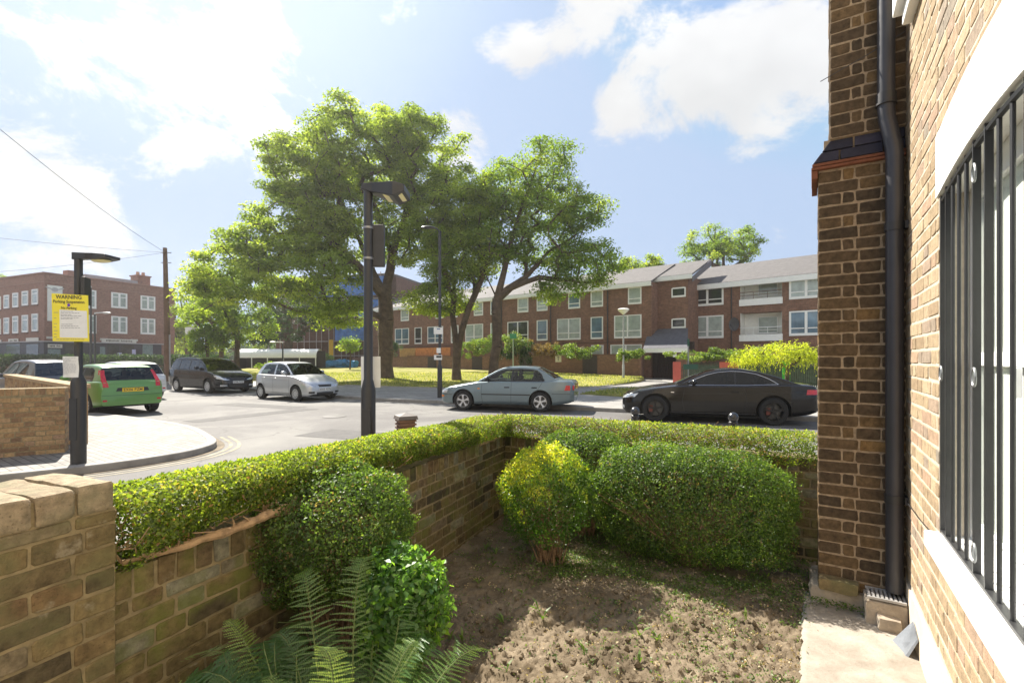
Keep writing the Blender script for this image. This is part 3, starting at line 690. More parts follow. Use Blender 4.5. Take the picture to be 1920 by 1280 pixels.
for an, L_, rs, bp in [(.9, .50, .50, (-.50, 1.62, .05)), (1.25, .45, .46, (-.56, 1.60, .03)), (.45, .42, .42, (-.44, 1.56, .03)), (2.0, .35, .44, (-.7, 1.56, .03)), (1.6, .3, .52, (-.62, 1.58, .03)), (.1, .36, .36, (-.5, 1.5, .02)), (1.0, .3, .40, (-.6, 1.45, .02)), (2.5, .3, .38, (-.66, 1.5, .02)),
                       (2.6, .55, .50, (-.75, 1.78, .05)), (2.2, .5, .62, (-.7, 1.85, .05)), (1.9, .45, .66, (-.62, 1.88, .05)), (2.95, .5, .40, (-.8, 1.75, .05)), (1.55, .35, .66, (-.6, 1.95, .05)), (3.2, .5, .36, (-.78, 1.7, .05)), (1.2, .35, .6, (-.55, 1.9, .05))]:
    pts = frond(bp, an, L_, rs, random.uniform(1.3, 1.9), .6+.4*random.random(), .115)
    rach.tube(pts[::5], [.004, .0035, .003, .003, .0025, .002, .0015, .001, .001, .0008][:len(pts[::5])], 5, cap=False)
np_mesh('fronds', V, F, fern_mat, fern, RN)
rach.build('stalks', M('fern_stalk', (.13, .17, .05), .7, var=.2), fern, smooth=True, world=True)

# ================================================ soil, path, weeds
def soil_h(x, y):
    v = Vector((x, y, 0))
    far = min(1, max(0, (y-2.9)/1.0))           # trodden and flatter towards the walls
    h = mnoise.fractal(v*2.2, 1.0, 2.0, 3)*.030
    q = v+mnoise.noise_vector(v*7)*.05
    h += (mnoise.turbulence(v*11, 4, True)-.4)*(.030-.018*far) + max(0, .32-abs(mnoise.noise(q*13)))*(.050-.036*far) + max(0, .3-abs(mnoise.noise(q*29+Vector((3, 9, 1)))))*(.040-.026*far) - .010
    h += abs(mnoise.noise(v*31+Vector((7, 1, 0))))*(.018-.010*far) + mnoise.noise(v*85)*.0035
    return .035 + h*(1.0)
m, t, p_, _ = base('soil'); co = nd('ShaderNodeTexCoord', t).outputs['Object']
c = ramp(t, noise_(co, 3.0, 8, .65, t), [(.3, (.098, .076, .050)), (.5, (.175, .138, .094)), (.7, (.29, .235, .168))])
c = mixc(t, math_('MULTIPLY', ramp_f(t, noise_(co, 140, 3, .6, t), .6, .72), .6, nt_=t), c, (.42, .34, .25))
c = mixc(t, math_('MULTIPLY', ramp_f(t, noise_(co, 60, 3, .6, t), .58, .7), .5, nt_=t), c, (.10, .065, .04))
t.links.new(c, p_.inputs['Base Color']); p_.inputs['Roughness'].default_value = 1; p_.inputs['Specular IOR Level'].default_value = .1
bump_(t, p_, math_('ADD', noise_(co, 70, 6, .7, t), math_('MULTIPLY', noise_(co, 260, 3, .6, t), .6, nt_=t), nt_=t), .9, .006)
soil_m = m
st = .0125; xs_ = np.arange(-1.7, 2.75, st); ys_ = np.arange(.9, 5.3, st)
XX, YY = np.meshgrid(xs_, ys_, indexing='ij')
wn = np.array([-.849, .529]); dist_house = (XX-Cx)*wn[0] + (YY-Cy)*wn[1]
dl = (XX-P0.x)*gn.x + (YY-P0.y)*gn.y; bn = Vector((-bd.y, bd.x)); db = -((XX-K0.x)*bn.x + (YY-K0.y)*bn.y)
ok = (dl > -.06) & (db > -.06) & (dist_house > .45)
ZZ = np.zeros_like(XX); idx = np.argwhere(ok)
for i, j in idx: ZZ[i, j] = soil_h(XX[i, j], YY[i, j])
vi = -np.ones(XX.shape, dtype=np.int64); vi[ok] = np.arange(len(idx))
VV = np.stack([XX[ok], YY[ok], ZZ[ok]], 1)
q = ok[:-1, :-1] & ok[1:, :-1] & ok[1:, 1:] & ok[:-1, 1:]; ii, jj = np.nonzero(q)
FF = np.stack([vi[ii, jj], vi[ii+1, jj], vi[ii+1, jj+1], vi[ii, jj+1]], 1)
so = np_mesh('soil', VV, FF, soil_m, None, None, True); tag(so, kind='structure')
def inside(x, y, m_=.02):
    return ((x-P0.x)*gn.x + (y-P0.y)*gn.y > m_) and (-((x-K0.x)*bn.x + (y-K0.y)*bn.y) > m_) and ((x-Cx)*wn[0] + (y-Cy)*wn[1] > .50)
# loose clods
mb = MB(); k = 0
while k < 5200:
    x, y = random.uniform(-1.3, 2.5), random.uniform(1.2, 4.9)
    if not inside(x, y): continue
    if y > 3.3 and random.random() < .6: continue
    k += 1; r = .003+.019*random.random()**5; o = Vector((x, y, soil_h(x, y)+r*.3)); sd_ = random.random()*99
    vs = []
    for (a_, b_, c_) in ((0, 0, 1), (.9, 0, .4), (.28, .85, .4), (-.72, .52, .4), (-.72, -.52, .4), (.28, -.85, .4), (.72, .52, -.5), (-.28, .85, -.5), (-.9, 0, -.5), (-.28, -.85, -.5), (.72, -.52, -.5)):
        vs.append(o + Vector((a_, b_, c_*.8))*r*random.uniform(.65, 1.3))
    mb.add(vs, [(0, 1, 2), (0, 2, 3), (0, 3, 4), (0, 4, 5), (0, 5, 1), (1, 6, 2), (2, 6, 7), (2, 7, 3), (3, 7, 8), (3, 8, 4), (4, 8, 9), (4, 9, 5), (5, 9, 10), (5, 10, 1), (1, 10, 6)])
tag(mb.build('soil_clods', soil_m), 'loose brown soil clods scattered over the garden bed', 'soil', kind='stuff')
# weeds / moss carpet and straw
def scatter_weeds(n, dens, size, seed, mat, name, label, spread=.9):
    P = []; 
    while len(P) < n:
        x, y = random.uniform(-1.0, 2.5), random.uniform(1.3, 4.9)
        if not inside(x, y): continue
        if random.random() > dens(x, y): continue
        h = soil_h(x, y)
        for q_ in range(random.randint(3, 9)): P.append((x+random.gauss(0, .016), y+random.gauss(0, .016), h+random.uniform(.002, .022)))
    P = np.array(P); V_, F_ = leaf_quads(P, np.tile([[0, 0, 1.]], (len(P), 1)), size, .55, spread)
    tag(np_mesh(name, V_, F_, mat, None, rng.random(len(P))), label, 'weeds', kind='stuff')
weedm = leafmat('weed_leaf', [(0, (.04, .08, .02)), (.6, (.09, .16, .03)), (1, (.17, .25, .05))], .4, .04, .5)
def dens(x, y):
    n_ = mnoise.noise(Vector((x*2.3, y*2.3, 4)))+.5*mnoise.noise(Vector((x*7, y*7, 1)))
    g = .12 + .9*max(0, min(1, (y-3.0)/.7))*max(0, min(1, (x+.15)/.5)) + .5*max(0, min(1, (x-1.15)/.4))*max(0, min(1, (y-2.3)/.5))
    return max(.03, min(1, g*(n_+.28)*1.5))
scatter_weeds(30000, dens, .015, 1, weedm, 'ground_weeds', 'small green weeds carpeting the bed below the far bushes')
strawm = leafmat('straw', [(0, (.30, .22, .13)), (.5, (.42, .33, .20)), (1, (.52, .43, .30))], .2, .02, .6)
scatter_weeds(3200, lambda x, y: .25+.5*(x > .3), .016, 2, strawm, 'dead_leaves', 'pale dry leaf scraps and straw on the soil', 1.4)
mb = MB()
for i in range(40):
    x, y = random.uniform(-.4, 1.9), random.uniform(2.0, 4.6)
    if not inside(x, y, .1): continue
    for j in range(random.randint(2, 5)):
        an = random.uniform(0, 6.3); h = random.uniform(.03, .08); r_ = random.uniform(.02, .05)
        z0 = soil_h(x, y); mb.add([(x, y, z0), (x+math.cos(an)*r_*.6-math.sin(an)*.008, y+math.sin(an)*r_*.6+math.cos(an)*.008, z0+h*.7), (x+math.cos(an)*r_*1.5, y+math.sin(an)*r_*1.5, z0+h), (x+math.cos(an)*r_*.6+math.sin(an)*.008, y+math.sin(an)*r_*.6-math.cos(an)*.008, z0+h*.7)], [(0, 1, 2, 3)], 0, random.uniform(.4, 1))
tag(mb.build('seedlings', weedm), 'scattered leafy seedlings standing in the soil', 'weeds', kind='stuff')
# concrete path beside the house (local frame of the house, world positions)
U = Vector((-.529, -.849, 0)); Wd = Vector((-.849, .529, 0)); C0 = Vector((Cx, Cy, 0))
vs = []; fs = []; nx, ny = 120, 24
for i in range(nx+1):
    for j in range(ny+1):
        s_ = .03+3.8*i/nx; d_ = -.02+.57*j/ny; pw = C0 + U*s_ + Wd*d_
        edge = .012*mnoise.noise(pw*14) if j == ny else 0
        ed2 = (.10*(j/ny)+.04*mnoise.noise(pw*6)) if i == 0 else 0
        pw = pw + Wd*edge + U*ed2*(-1 if i == 0 else 0)
        z = .062 + mnoise.noise(pw*2.5)*.006 + mnoise.noise(pw*17)*.002 - (.004 if abs((s_ % 1.25)-.62) < .015 else 0)
        if j == ny: z -= .05
        vs.append((pw.x, pw.y, z))
for i in range(nx):
    for j in range(ny): k = i*(ny+1)+j; fs.append((k, k+1, k+ny+2, k+ny+1))
path_m, t, p_, _ = base('path_concrete'); co = nd('ShaderNodeTexCoord', t).outputs['Object']
c = ramp(t, noise_(co, 3.5, 8, .62, t, .4), [(.3, (.20, .17, .135)), (.5, (.30, .265, .22)), (.68, (.40, .36, .305))])
c = mixc(t, math_('MULTIPLY', ramp_f(t, noise_(co, 75, 3, .6, t), .56, .7), .35, nt_=t), c, (.2, .15, .11))
t.links.new(c, p_.inputs['Base Color']); p_.inputs['Roughness'].default_value = .95; bump_(t, p_, noise_(co, 50, 7, .7, t), .8, .006)
o = MB().add(vs, [f[::-1] for f in fs]).build('path', path_m, smooth=True, ang=80); tag(o, kind='structure')
# weeds in the crack along the footing, and a loose stone
P = []
for i in range(420):
    s_ = random.uniform(.0, .50); pw = C0 + U*(.07+.05*random.random()+.02*s_) + Wd*(.50-s_*1.0) ; P.append((pw.x+random.gauss(0, .008), pw.y+random.gauss(0, .008), .07+random.random()*.035))
P = np.array(P); V_, F_ = leaf_quads(P, np.tile([[0, 0, 1.]], (len(P), 1)), .016, .6, .9)
tag(np_mesh('crack_weeds', V_, F_, weedm, None, rng.random(len(P))), 'tiny green weeds in the crack at the foot of the pier', 'weeds', kind='stuff')
q = C0 + U*.16 + Wd*.12
so_ = thing('loose_stone', 'loose pale stone on the path beside the drain box', 'stone', (q.x, q.y, .06), hz)
rough_box((0, -.04, 0), (.09, .07, .07), 5, .012, 9).build('stone', concrete, so_, smooth=True, ang=60)
# ================================================ street surfaces
def gp(px, py, z=0.0): Y = 907*(CAM_H-z)/(py-672); return ((px-960)/907*Y, Y)
asph, t, p_, _ = base('asphalt'); co = nd('ShaderNodeTexCoord', t).outputs['Object']
c = ramp(t, noise_(co, .35, 7, .6, t, .5), [(.3, (.095, .09, .088)), (.5, (.135, .13, .125)), (.53, (.155, .15, .142)), (.72, (.20, .195, .18))])
c = mixc(t, 1.0, c, ramp(t, noise_(co, 42, 4, .7, t), [(.3, (.82, .82, .82)), (.7, (1.2, 1.2, 1.2))]), 'MULTIPLY')
vv = nd('ShaderNodeTexVoronoi', t, feature='DISTANCE_TO_EDGE'); vv.inputs['Scale'].default_value = .32
wv = nd('ShaderNodeVectorMath', t, operation='ADD'); t.links.new(co, wv.inputs[0])
nz = nd('ShaderNodeTexNoise', t); nz.inputs['Scale'].default_value = 1.3; nz.inputs['Detail'].default_value = 6; t.links.new(co, nz.inputs['Vector']); t.links.new(nz.outputs['Color'], wv.inputs[1]); t.links.new(wv.outputs[0], vv.inputs['Vector'])
c = mixc(t, math_('MULTIPLY', math_('LESS_THAN', vv.outputs['Distance'], .006, nt_=t), .5, nt_=t), c, (.07, .065, .06))
t.links.new(c, p_.inputs['Base Color']); p_.inputs['Roughness'].default_value = .8; p_.inputs['Specular IOR Level'].default_value = .3
bump_(t, p_, noise_(co, 90, 4, .7, t), .5, .006)
def sheet(name, poly, z, m, kerb=None): pass
b = MB(); b.add([(-600, .2, 0), (600, .2, 0), (600, 900, 0), (-600, 900, 0)], [(0, 1, 2, 3)]); b.add([(-600, -300, -.05), (600, -300, -.05), (600, .2, 0), (-600, .2, 0)], [(0, 1, 2, 3)])
tag(b.build('road', asph), kind='structure')
def paving(name, tone, row, col, joint=(.12, .11, .10), ang=0.0, var=.12):
    m, t, p_, _ = base(name); co = nd('ShaderNodeTexCoord', t).outputs['Object']
    mp_ = nd('ShaderNodeMapping', t); mp_.inputs['Rotation'].default_value = (0, 0, ang); t.links.new(co, mp_.inputs[0])
    b_ = nd('ShaderNodeTexBrick', t); t.links.new(mp_.outputs[0], b_.inputs['Vector']); b_.inputs['Scale'].default_value = 1; b_.inputs['Brick Width'].default_value = col; b_.inputs['Row Height'].default_value = row; b_.inputs['Mortar Size'].default_value = .009
    b_.inputs['Color1'].default_value = rgb(*[k*(1-var) for k in tone]); b_.inputs['Color2'].default_value = rgb(*[k*(1+var) for k in tone]); b_.inputs['Mortar'].default_value = rgb(*joint)
    c = mixc(t, 1.0, b_.outputs[0], ramp(t, noise_(co, 1.4, 7, .7, t), [(.3, (.78, .77, .75)), (.7, (1.15, 1.15, 1.15))]), 'MULTIPLY')
    t.links.new(c, p_.inputs['Base Color']); p_.inputs['Roughness'].default_value = .75; bump_(t, p_, noise_(co, 60, 4, .6, t), .3, .005); return m
pave_l = paving('paving_setts', (.20, .188, .172), .105, .21, (.075, .07, .065), .6, .22)
pave_f = paving('paving_slabs', (.27, .26, .245), .6, .75, (.12, .11, .10), -.5)
kerb_m = M('kerb_stone', (.27, .255, .235), .8, var=.2, scale=5, bump=.3)
def strip(mb, pts, wd, z0, z1, side=1):
    """a kerb of real width and height following pts; side: which side it widens to"""
    n_ = len(pts); offs = []
    for i in range(n_):
        a_, b_ = Vector(pts[max(i-1, 0)]), Vector(pts[min(i+1, n_-1)]); t_ = (b_-a_).normalized(); offs.append((pts[i][0]-t_.y*wd*side, pts[i][1]+t_.x*wd*side))
    vs = []
    for i in range(n_):
        a_, b_ = pts[i], offs[i]; vs += [(a_[0], a_[1], z0), (a_[0], a_[1], z1-.012), (a_[0]+(b_[0]-a_[0])*.08, a_[1]+(b_[1]-a_[1])*.08, z1), (b_[0], b_[1], z1), (b_[0], b_[1], z0)]
    fs = []
    for i in range(n_-1):
        for k in range(4): fs.append((i*5+k, i*5+k+1, (i+1)*5+k+1, (i+1)*5+k))
    if side < 0: fs = [f[::-1] for f in fs]
    mb.add(vs, [f[::-1] for f in fs]); return offs
def smooth(pts, n=5):
    out = []; P_ = [Vector(p) for p in pts]
    for i in range(len(P_)-1):
        a_, b_, c_, d_ = P_[max(i-1, 0)], P_[i], P_[i+1], P_[min(i+2, len(P_)-1)]
        for k in range(n):
            u = k/n; out.append(tuple(.5*((2*b_)+(c_-a_)*u+(2*a_-5*b_+4*c_-d_)*u*u+(3*b_-a_-3*c_+d_)*u**3)))
    out.append(tuple(P_[-1])); return out
# left corner pavement with a curved nose
KL = smooth([(-14, .8), (-9.5, 4.2), (-6.75, 6.3), (-5.97, 6.94), (-5.55, 7.5), (-5.32, 8.1), (-5.42, 8.85), (-6.05, 9.7), (-7.45, 11.1), (-9.8, 12.6), (-12.6, 14.1), (-19, 17.6), (-34, 26)], 6)
b = MB(); off = strip(b, KL, .15, -.05, .11, 1)
tag(b.build('kerb', kerb_m, smooth=True, ang=40), kind='structure')
b = MB(); poly = off + [(-60, 26), (-60, .8)]; b.prism(poly, -.05, .106)
tag(b.build('pavement', pave_l), kind='structure')
# worn double yellow lines round the nose
b = MB(); yl = M('worn_yellow_line', (.24, .21, .14), .8, var=.45, scale=3)
def ribbon(mb, pts, o0, o1, z):
    n_ = len(pts); vs = []
    for i in range(n_):
        a_, b_ = Vector(pts[max(i-1, 0)]), Vector(pts[min(i+1, n_-1)]); t_ = (b_-a_).normalized(); vs += [(pts[i][0]+t_.y*o0, pts[i][1]-t_.x*o0, z), (pts[i][0]+t_.y*o1, pts[i][1]-t_.x*o1, z)]
    mb.add(vs, [(2*i, 2*i+1, 2*i+3, 2*i+2)[::-1] for i in range(n_-1)])
sub = KL[14:44]
ribbon(b, sub, .20, .26, .004); ribbon(b, sub, .34, .40, .004); tag(b.build('road_marking', yl), kind='structure')
# our own pavement outside the garden
pn = [(-7.0, 2.6), (-4.2, 4.9), (-2.6, 6.0), (-1.0, 7.0), (.6, 7.25), (3.2, 6.4), (9, 3.9)]
KN = smooth(pn, 5); b = MB(); off = strip(b, KN, .14, -.05, .09, -1); tag(b.build('kerb', kerb_m, smooth=True, ang=40), kind='structure')
# wedge shaped so that its top is flush with the road mouth on the left
_bo = Vector((-bd.y, bd.x, 0))*.14; poly = off + [tuple(p[:2]) for p in ((9, 1.5), tuple(K0+bd*BL+_bo), tuple(K0+_bo-gn*.14), tuple(A0-gn*.14), tuple(A0-gd*.5-gn*.14))] + [(-2.4, -.5), (-9, -.5)]
b = MB(); b.prism(poly, -.05, .086); tag(b.build('pavement', pave_l), kind='structure')
# far pavement and its kerb
KF = smooth([(-48, 47), (-22, 30.8), (-6.8, 19.6), (-2.5, 17.4), (2.3, 15.1), (7.9, 12.5), (14, 9.6), (26, 3.5)], 6)
b = MB(); off = strip(b, KF, .15, -.05, .12, 1); tag(b.build('kerb', kerb_m, smooth=True, ang=40), kind='structure')
b = MB(); b.prism(off + [(60, 3.5), (60, 36), (16.4, 36), (10.2, 37.5), (-12, 50), (-48, 90)], -.05, .116)
tag(b.build('pavement', pave_f), kind='structure')
# lawn: rises gently to the garden walls of the terrace
def lawn_z(x, y): return .13 + .55*max(0, min(1, (y-26)/22)) + .02*mnoise.noise(Vector((x*.3, y*.3, 0)))
grass_m, t, p_, _ = base('grass'); co = nd('ShaderNodeTexCoord', t).outputs['Object']
c = ramp(t, noise_(co, .5, 8, .65, t), [(.28, (.13, .15, .04)), (.45, (.24, .24, .075)), (.6, (.34, .31, .12)), (.75, (.42, .37, .18))])
c = mixc(t, 1.0, c, ramp(t, noise_(co, 14, 5, .7, t), [(.3, (.7, .7, .7)), (.7, (1.25, 1.25, 1.2))]), 'MULTIPLY')
t.links.new(c, p_.inputs['Base Color']); p_.inputs['Roughness'].default_value = 1; p_.inputs['Specular IOR Level'].default_value = .1; bump_(t, p_, noise_(co, 25, 5, .7, t), .8, .03)
LE = [(-26, 42), (-18, 33.2), (-9.4, 27.2), (-3.8, 24.6), (0, 23.8), (3.4, 24.6), (6.8, 28.6), (8.9, 32.6), (9.6, 36.4), (-2, 45.2), (-12.5, 52), (-26, 60)]
def inpoly(x, y, P_):
    r = False; j = len(P_)-1
    for i in range(len(P_)):
        if (P_[i][1] > y) != (P_[j][1] > y) and x < (P_[j][0]-P_[i][0])*(y-P_[i][1])/(P_[j][1]-P_[i][1])+P_[i][0]: r = not r
        j = i
    return r
def grid_poly(name, P_, zf, m, nseg=24):
    me = bpy.data.meshes.new(name); import bmesh
    bm = bmesh.new(); vs = [bm.verts.new((x, y, 0)) for x, y in P_]; f = bm.faces.new(vs)
    xs0, xs1 = min(p[0] for p in P_), max(p[0] for p in P_); y0_, y1_ = min(p[1] for p in P_), max(p[1] for p in P_)
    for k in range(1, nseg):
        for co_, no_ in (((xs0+(xs1-xs0)*k/nseg, 0, 0), (1, 0, 0)), ((0, y0_+(y1_-y0_)*k/nseg, 0), (0, 1, 0))):
            bmesh.ops.bisect_plane(bm, geom=bm.verts[:]+bm.edges[:]+bm.faces[:], plane_co=co_, plane_no=no_)
    bmesh.ops.recalc_face_normals(bm, faces=bm.faces)
    for v in bm.verts: v.co.z = zf(v.co.x, v.co.y)
    ed = [e for e in bm.edges if e.is_boundary]
    r = bmesh.ops.extrude_edge_only(bm, edges=ed)
    for v in r['geom']:
        if isinstance(v, bmesh.types.BMVert): v.co.z = 0
    for f in bm.faces:
        if f.normal.z < -.5: f.normal_flip()
        f.smooth = abs(f.normal.z) > .5
    bm.to_mesh(me); bm.free(); me.materials.append(m); o = bpy.data.objects.new(name, me); C.objects.link(o); return tag(o, kind='structure')
grid_poly('lawn', smooth(LE[:9], 3)+LE[9:], lawn_z, grass_m)
b = MB(); strip(b, smooth(LE[1:9], 4), .10, 0, .165, 1); tag(b.build('kerb', kerb_m, smooth=True, ang=40), kind='structure')
g2 = [(2.9, 20.6), (5.0, 18.4), (8.0, 18.2), (15, 15.4), (30, 9), (40, 9), (40, 18), (17.5, 22.6), (9.2, 25.6), (5.2, 24.0)]
grid_poly('lawn', g2, lambda x, y: .16+.02*mnoise.noise(Vector((x*.4, y*.4, 3))), grass_m, 14)
# grass tufts on the lawns
gm = leafmat('grass_blade', [(0, (.08, .13, .02)), (.4, (.17, .21, .04)), (.75, (.30, .30, .08)), (1, (.42, .38, .16))], .5, .02, .5)
def tufts(P_, n, zf, hgt):
    xs0, xs1 = min(p[0] for p in P_), max(p[0] for p in P_); y0_, y1_ = min(p[1] for p in P_), max(p[1] for p in P_); out = []
    while len(out) < n:
        x, y = random.uniform(xs0, xs1), random.uniform(y0_, y1_)
        if y > 40 or not inpoly(x, y, P_): continue
        out.append((x, y, zf(x, y)))
    P = np.array(out); h = hgt*rng.uniform(.4, 1.3, (n, 1)); d = unit(np.concatenate([rng.normal(0, .45, (n, 2)), np.ones((n, 1))], 1)); s_ = unit(np.cross(d, rng.normal(0, 1, (n, 3))))*h*.22
    V_ = np.stack([P-s_, P+s_, P+d*h+s_*.2, P+d*h-s_*.2], 1).reshape(-1, 3); return V_, np.arange(4*n).reshape(n, 4)
V1, F1 = tufts(LE, 26000, lawn_z, .075); V2, F2 = tufts(g2, 22000, lambda x, y: .165, .085)
V_ = np.concatenate([V1, V2]); F_ = np.concatenate([F1, F2+len(V1)])
tag(np_mesh('grass', V_, F_, gm, None, rng.random(len(F_))), 'short dry grass on the green between the pavement and the brick terrace', 'grass', kind='stuff')

# ================================================ street furniture
def lamp_post(name, label, loc, top, arm, head_rz, headlen=.5, sleeve_h=1.22, r0=.084, r1=.052, box=None, base_z=0):
    t_ = thing(name, label, 'lamp post', loc)
    b = MB(); b.lathe([(r0, -.1), (r0, sleeve_h-.05), (r0*.9, sleeve_h-.01), (r1*1.15, sleeve_h+.06), (r1, sleeve_h+.08), (r1, top)], n=20)
    b.b2((-.05, -r0-.006, .35), (.05, -r0+.03, .95))
    o_ = b.build('pole', m_black, t_, smooth=True); return t_, o_
# near lamp post with wedge shaped head and a sign box seen from behind
t_, po = lamp_post('lamp_post', 'black lamp post rising behind the hedge, with a wedge head and a sign box', (-1.70, 5.72, .086), 3.60, 0, 0)
lm = M('lamp_lens', (.72, .66, .34), .3, var=.1, bump=.2, bscale=80)
b = MB()
b.add([(-.07, -.05, 3.53), (-.07, .05, 3.53), (-.07, .05, 3.60), (-.07, -.05, 3.60), (.06, -.075, 3.49), (.06, .075, 3.49), (.06, .075, 3.60), (.06, -.075, 3.60),
       (.33, -.19, 3.41), (.33, .19, 3.41), (.33, .19, 3.575), (.33, -.19, 3.575), (.46, -.17, 3.47), (.46, .17, 3.47), (.46, .17, 3.55), (.46, -.17, 3.55)],
      [(0, 3, 2, 1), (12, 13, 14, 15)] + [(k*4+i, k*4+(i+1) % 4, k*4+4+(i+1) % 4, k*4+4+i) for k in range(3) for i in range(4)])
hd_ = b.build('lamp_head', m_black, t_, bevel=.008)
b = MB(); b.add([(.20, -.12, 3.443), (.20, .12, 3.443), (.43, .13, 3.452), (.43, -.13, 3.452), (.22, -.10, 3.425), (.22, .10, 3.425), (.41, .11, 3.435), (.41, -.11, 3.435)], [(0, 1, 5, 4), (1, 2, 6, 5), (2, 3, 7, 6), (3, 0, 4, 7), (4, 5, 6, 7)])
b.build('lens', lm, hd_)
sb = thing('sign_box', 'black sign housing strapped to the near lamp post below its head', 'sign', (-1.70, 5.72, 2.75))
b = MB(); b.box((.09, .045, .22), (.185, .07, .50)); b.build('housing', m_black, sb, bevel=.015)
each('clamp', M('steel_band', (.3, .3, .3), .4, metal=.7), sb, [lambda b_: b_.tube([(0, 0, .05), (0, 0, .075)], .060, 16), lambda b_: b_.tube([(0, 0, .41), (0, 0, .435)], .060, 16)], smooth=True)
def notice(label, loc, w_, h_, rz=0, rows=14, name='paper_notice', ny=-1, seed=1):
    n_ = thing(name, label, 'notice', loc, rz)
    b = MB(); K = 6
    vs = [((-.5+i/K)*w_, .006*math.sin(i*.9+j)+.012*((i/K-.5)**2)*4, (j/K)*h_) for i in range(K+1) for j in range(K+1)]
    vs2 = [(x, y+.002, z) for x, y, z in vs]; n1_ = (K+1)**2
    fs = [(i*(K+1)+j, (i+1)*(K+1)+j, (i+1)*(K+1)+j+1, i*(K+1)+j+1) for i in range(K) for j in range(K)]
    b.add(vs+vs2, fs + [tuple(n1_+q for q in f[::-1]) for f in fs]); b.build('paper', m_white, n_, smooth=True)
    if rows:
        r_ = random.Random(seed); b = MB()
        for k in range(rows):
            z = h_*(.92-k*.84/rows); x = -.42*w_
            while x < .38*w_:
                q_ = min(r_.uniform(.015, .05), .42*w_-x); b.b2((x, -.009, z-.002), (x+q_, -.0085, z+.002)); x += q_+.008
                if r_.random() < .12: break
        b.build('print', M('grey_ink', (.30, .30, .33), .8), n_)
    return n_
notice('blank white notice tied round the near lamp post, seen from behind', (-1.705, 5.825, 1.28), .235, .375, rows=0)
# left pole with the yellow parking notice
LX, LY = -6.32, 7.05
t_, po = lamp_post('lamp_post', 'black lamp post on the corner pavement carrying the yellow parking notice', (LX, LY, .106), 3.06, 0, 0, r0=.092, r1=.05)
b = MB()
hz_ = 2.98
b.add([(-.06, -.05, hz_-.02), (-.06, .05, hz_-.02), (-.06, .05, hz_+.085), (-.06, -.05, hz_+.085), (.14, -.06, hz_-.01), (.14, .06, hz_-.01), (.14, .06, hz_+.075), (.14, -.06, hz_+.075),
       (.32, -.14, hz_-.035), (.32, .14, hz_-.035), (.32, .14, hz_+.055), (.32, -.14, hz_+.055), (.50, -.14, hz_+.0), (.50, .14, hz_+.0), (.50, .14, hz_+.04), (.50, -.14, hz_+.04)],
      [(0, 3, 2, 1), (12, 13, 14, 15)] + [(k*4+i, k*4+(i+1) % 4, k*4+4+(i+1) % 4, k*4+4+i) for k in range(3) for i in range(4)])
hd_ = b.build('lamp_head', m_black, t_, bevel=.006)
b = MB(); b.ell((.33, 0, hz_-.032), (.13, .10, .028), 14, 6); b.build('lens', lm, hd_, smooth=True)
sb = thing('sign_box', 'black sign housing seen edge-on, on the corner lamp post above the yellow notice', 'sign', (LX, LY, 2.42))
b = MB(); b.box((.105, .0, .19), (.05, .20, .40), .35); b.build('housing', m_black, sb, bevel=.008)
each('clamp', m_black, sb, [lambda b_: b_.b2((.0, -.02, .04), (.09, .02, .06)), lambda b_: b_.b2((.0, -.02, .32), (.09, .02, .34))])
ys = thing('parking_notice', 'yellow warning board with a white sheet tied to the corner lamp post', 'notice', (LX-.005, LY-.115, 1.88), -.02)
ym = M('yellow_board', (.88, .76, .05), .5, var=.04)
b = MB(); b.add([(-.268, 0, 0), (.262, 0, -.008), (.245, 0, .655), (-.285, 0, .685), (-.268, .008, 0), (.262, .008, -.008), (.245, .008, .655), (-.285, .008, .685)], [(0, 1, 2, 3), (7, 6, 5, 4), (0, 4, 5, 1), (1, 5, 6, 2), (2, 6, 7, 3), (3, 7, 4, 0)])
b.build('board', ym, ys)
b = MB(); b.add([(-.16, -.003, .052), (.245, -.003, .045), (.232, -.003, .43), (-.165, -.003, .452), (-.16, -.001, .052), (.245, -.001, .045), (.232, -.001, .43), (-.165, -.001, .452)], [(0, 1, 2, 3), (7, 6, 5, 4), (0, 4, 5, 1), (1, 5, 6, 2), (2, 6, 7, 3), (3, 7, 4, 0)])
sh_ = b.build('sheet', m_white, ys)
ink = M('black_ink', (.05, .05, .05), .7)
b = MB(); text_mb('WARNING', .078, b, (-.03, -.003, .628), (1, 0, -.03), (0, 0, 1), bold=True); text_mb('Parking Suspension', .060, b, (-.03, -.003, .562), (1, 0, -.03), (0, 0, 1), bold=True); text_mb('No Parking', .050, b, (-.03, -.003, .472), (1, 0, -.03), (0, 0, 1), bold=True)
b.build('lettering', ink, ys)
b = MB(); b.add([(-.03+.022*math.cos(k*math.pi/10), -.004, .516+.022*math.sin(k*math.pi/10)) for k in range(20)], [tuple(range(20))]); b.build('emblem', M('violet_ink', (.15, .05, .45), .6), ys)
b = MB(); r_ = random.Random(4)
for z in (.425, .40, .375, .36, .335, .32, .24, .215, .19):
    x = -.145; e_ = x + r_.uniform(.12, .28)
    while x < e_: q_ = r_.uniform(.02, .06); b.b2((x, -.0045, z-.003), (x+q_, -.004, z+.003)); x += q_+.008
for z in (.41, .33, .25, .2, .15, .1, .06): b.b2((-.25, -.002, z-.003), (-.25+r_.uniform(.03, .07), -.0015, z+.003))
x = -.22
while x < .2: q_ = r_.uniform(.02, .06); b.b2((x, -.002, .022), (x+q_, -.0015, .030)); x += q_+.008
b.build('small_print', M('grey_ink', (.25, .25, .28), .8), ys)
notice('white printed notice tied to the corner lamp post at waist height', (LX-.02, LY-.115, 1.36), .225, .30, rows=16)
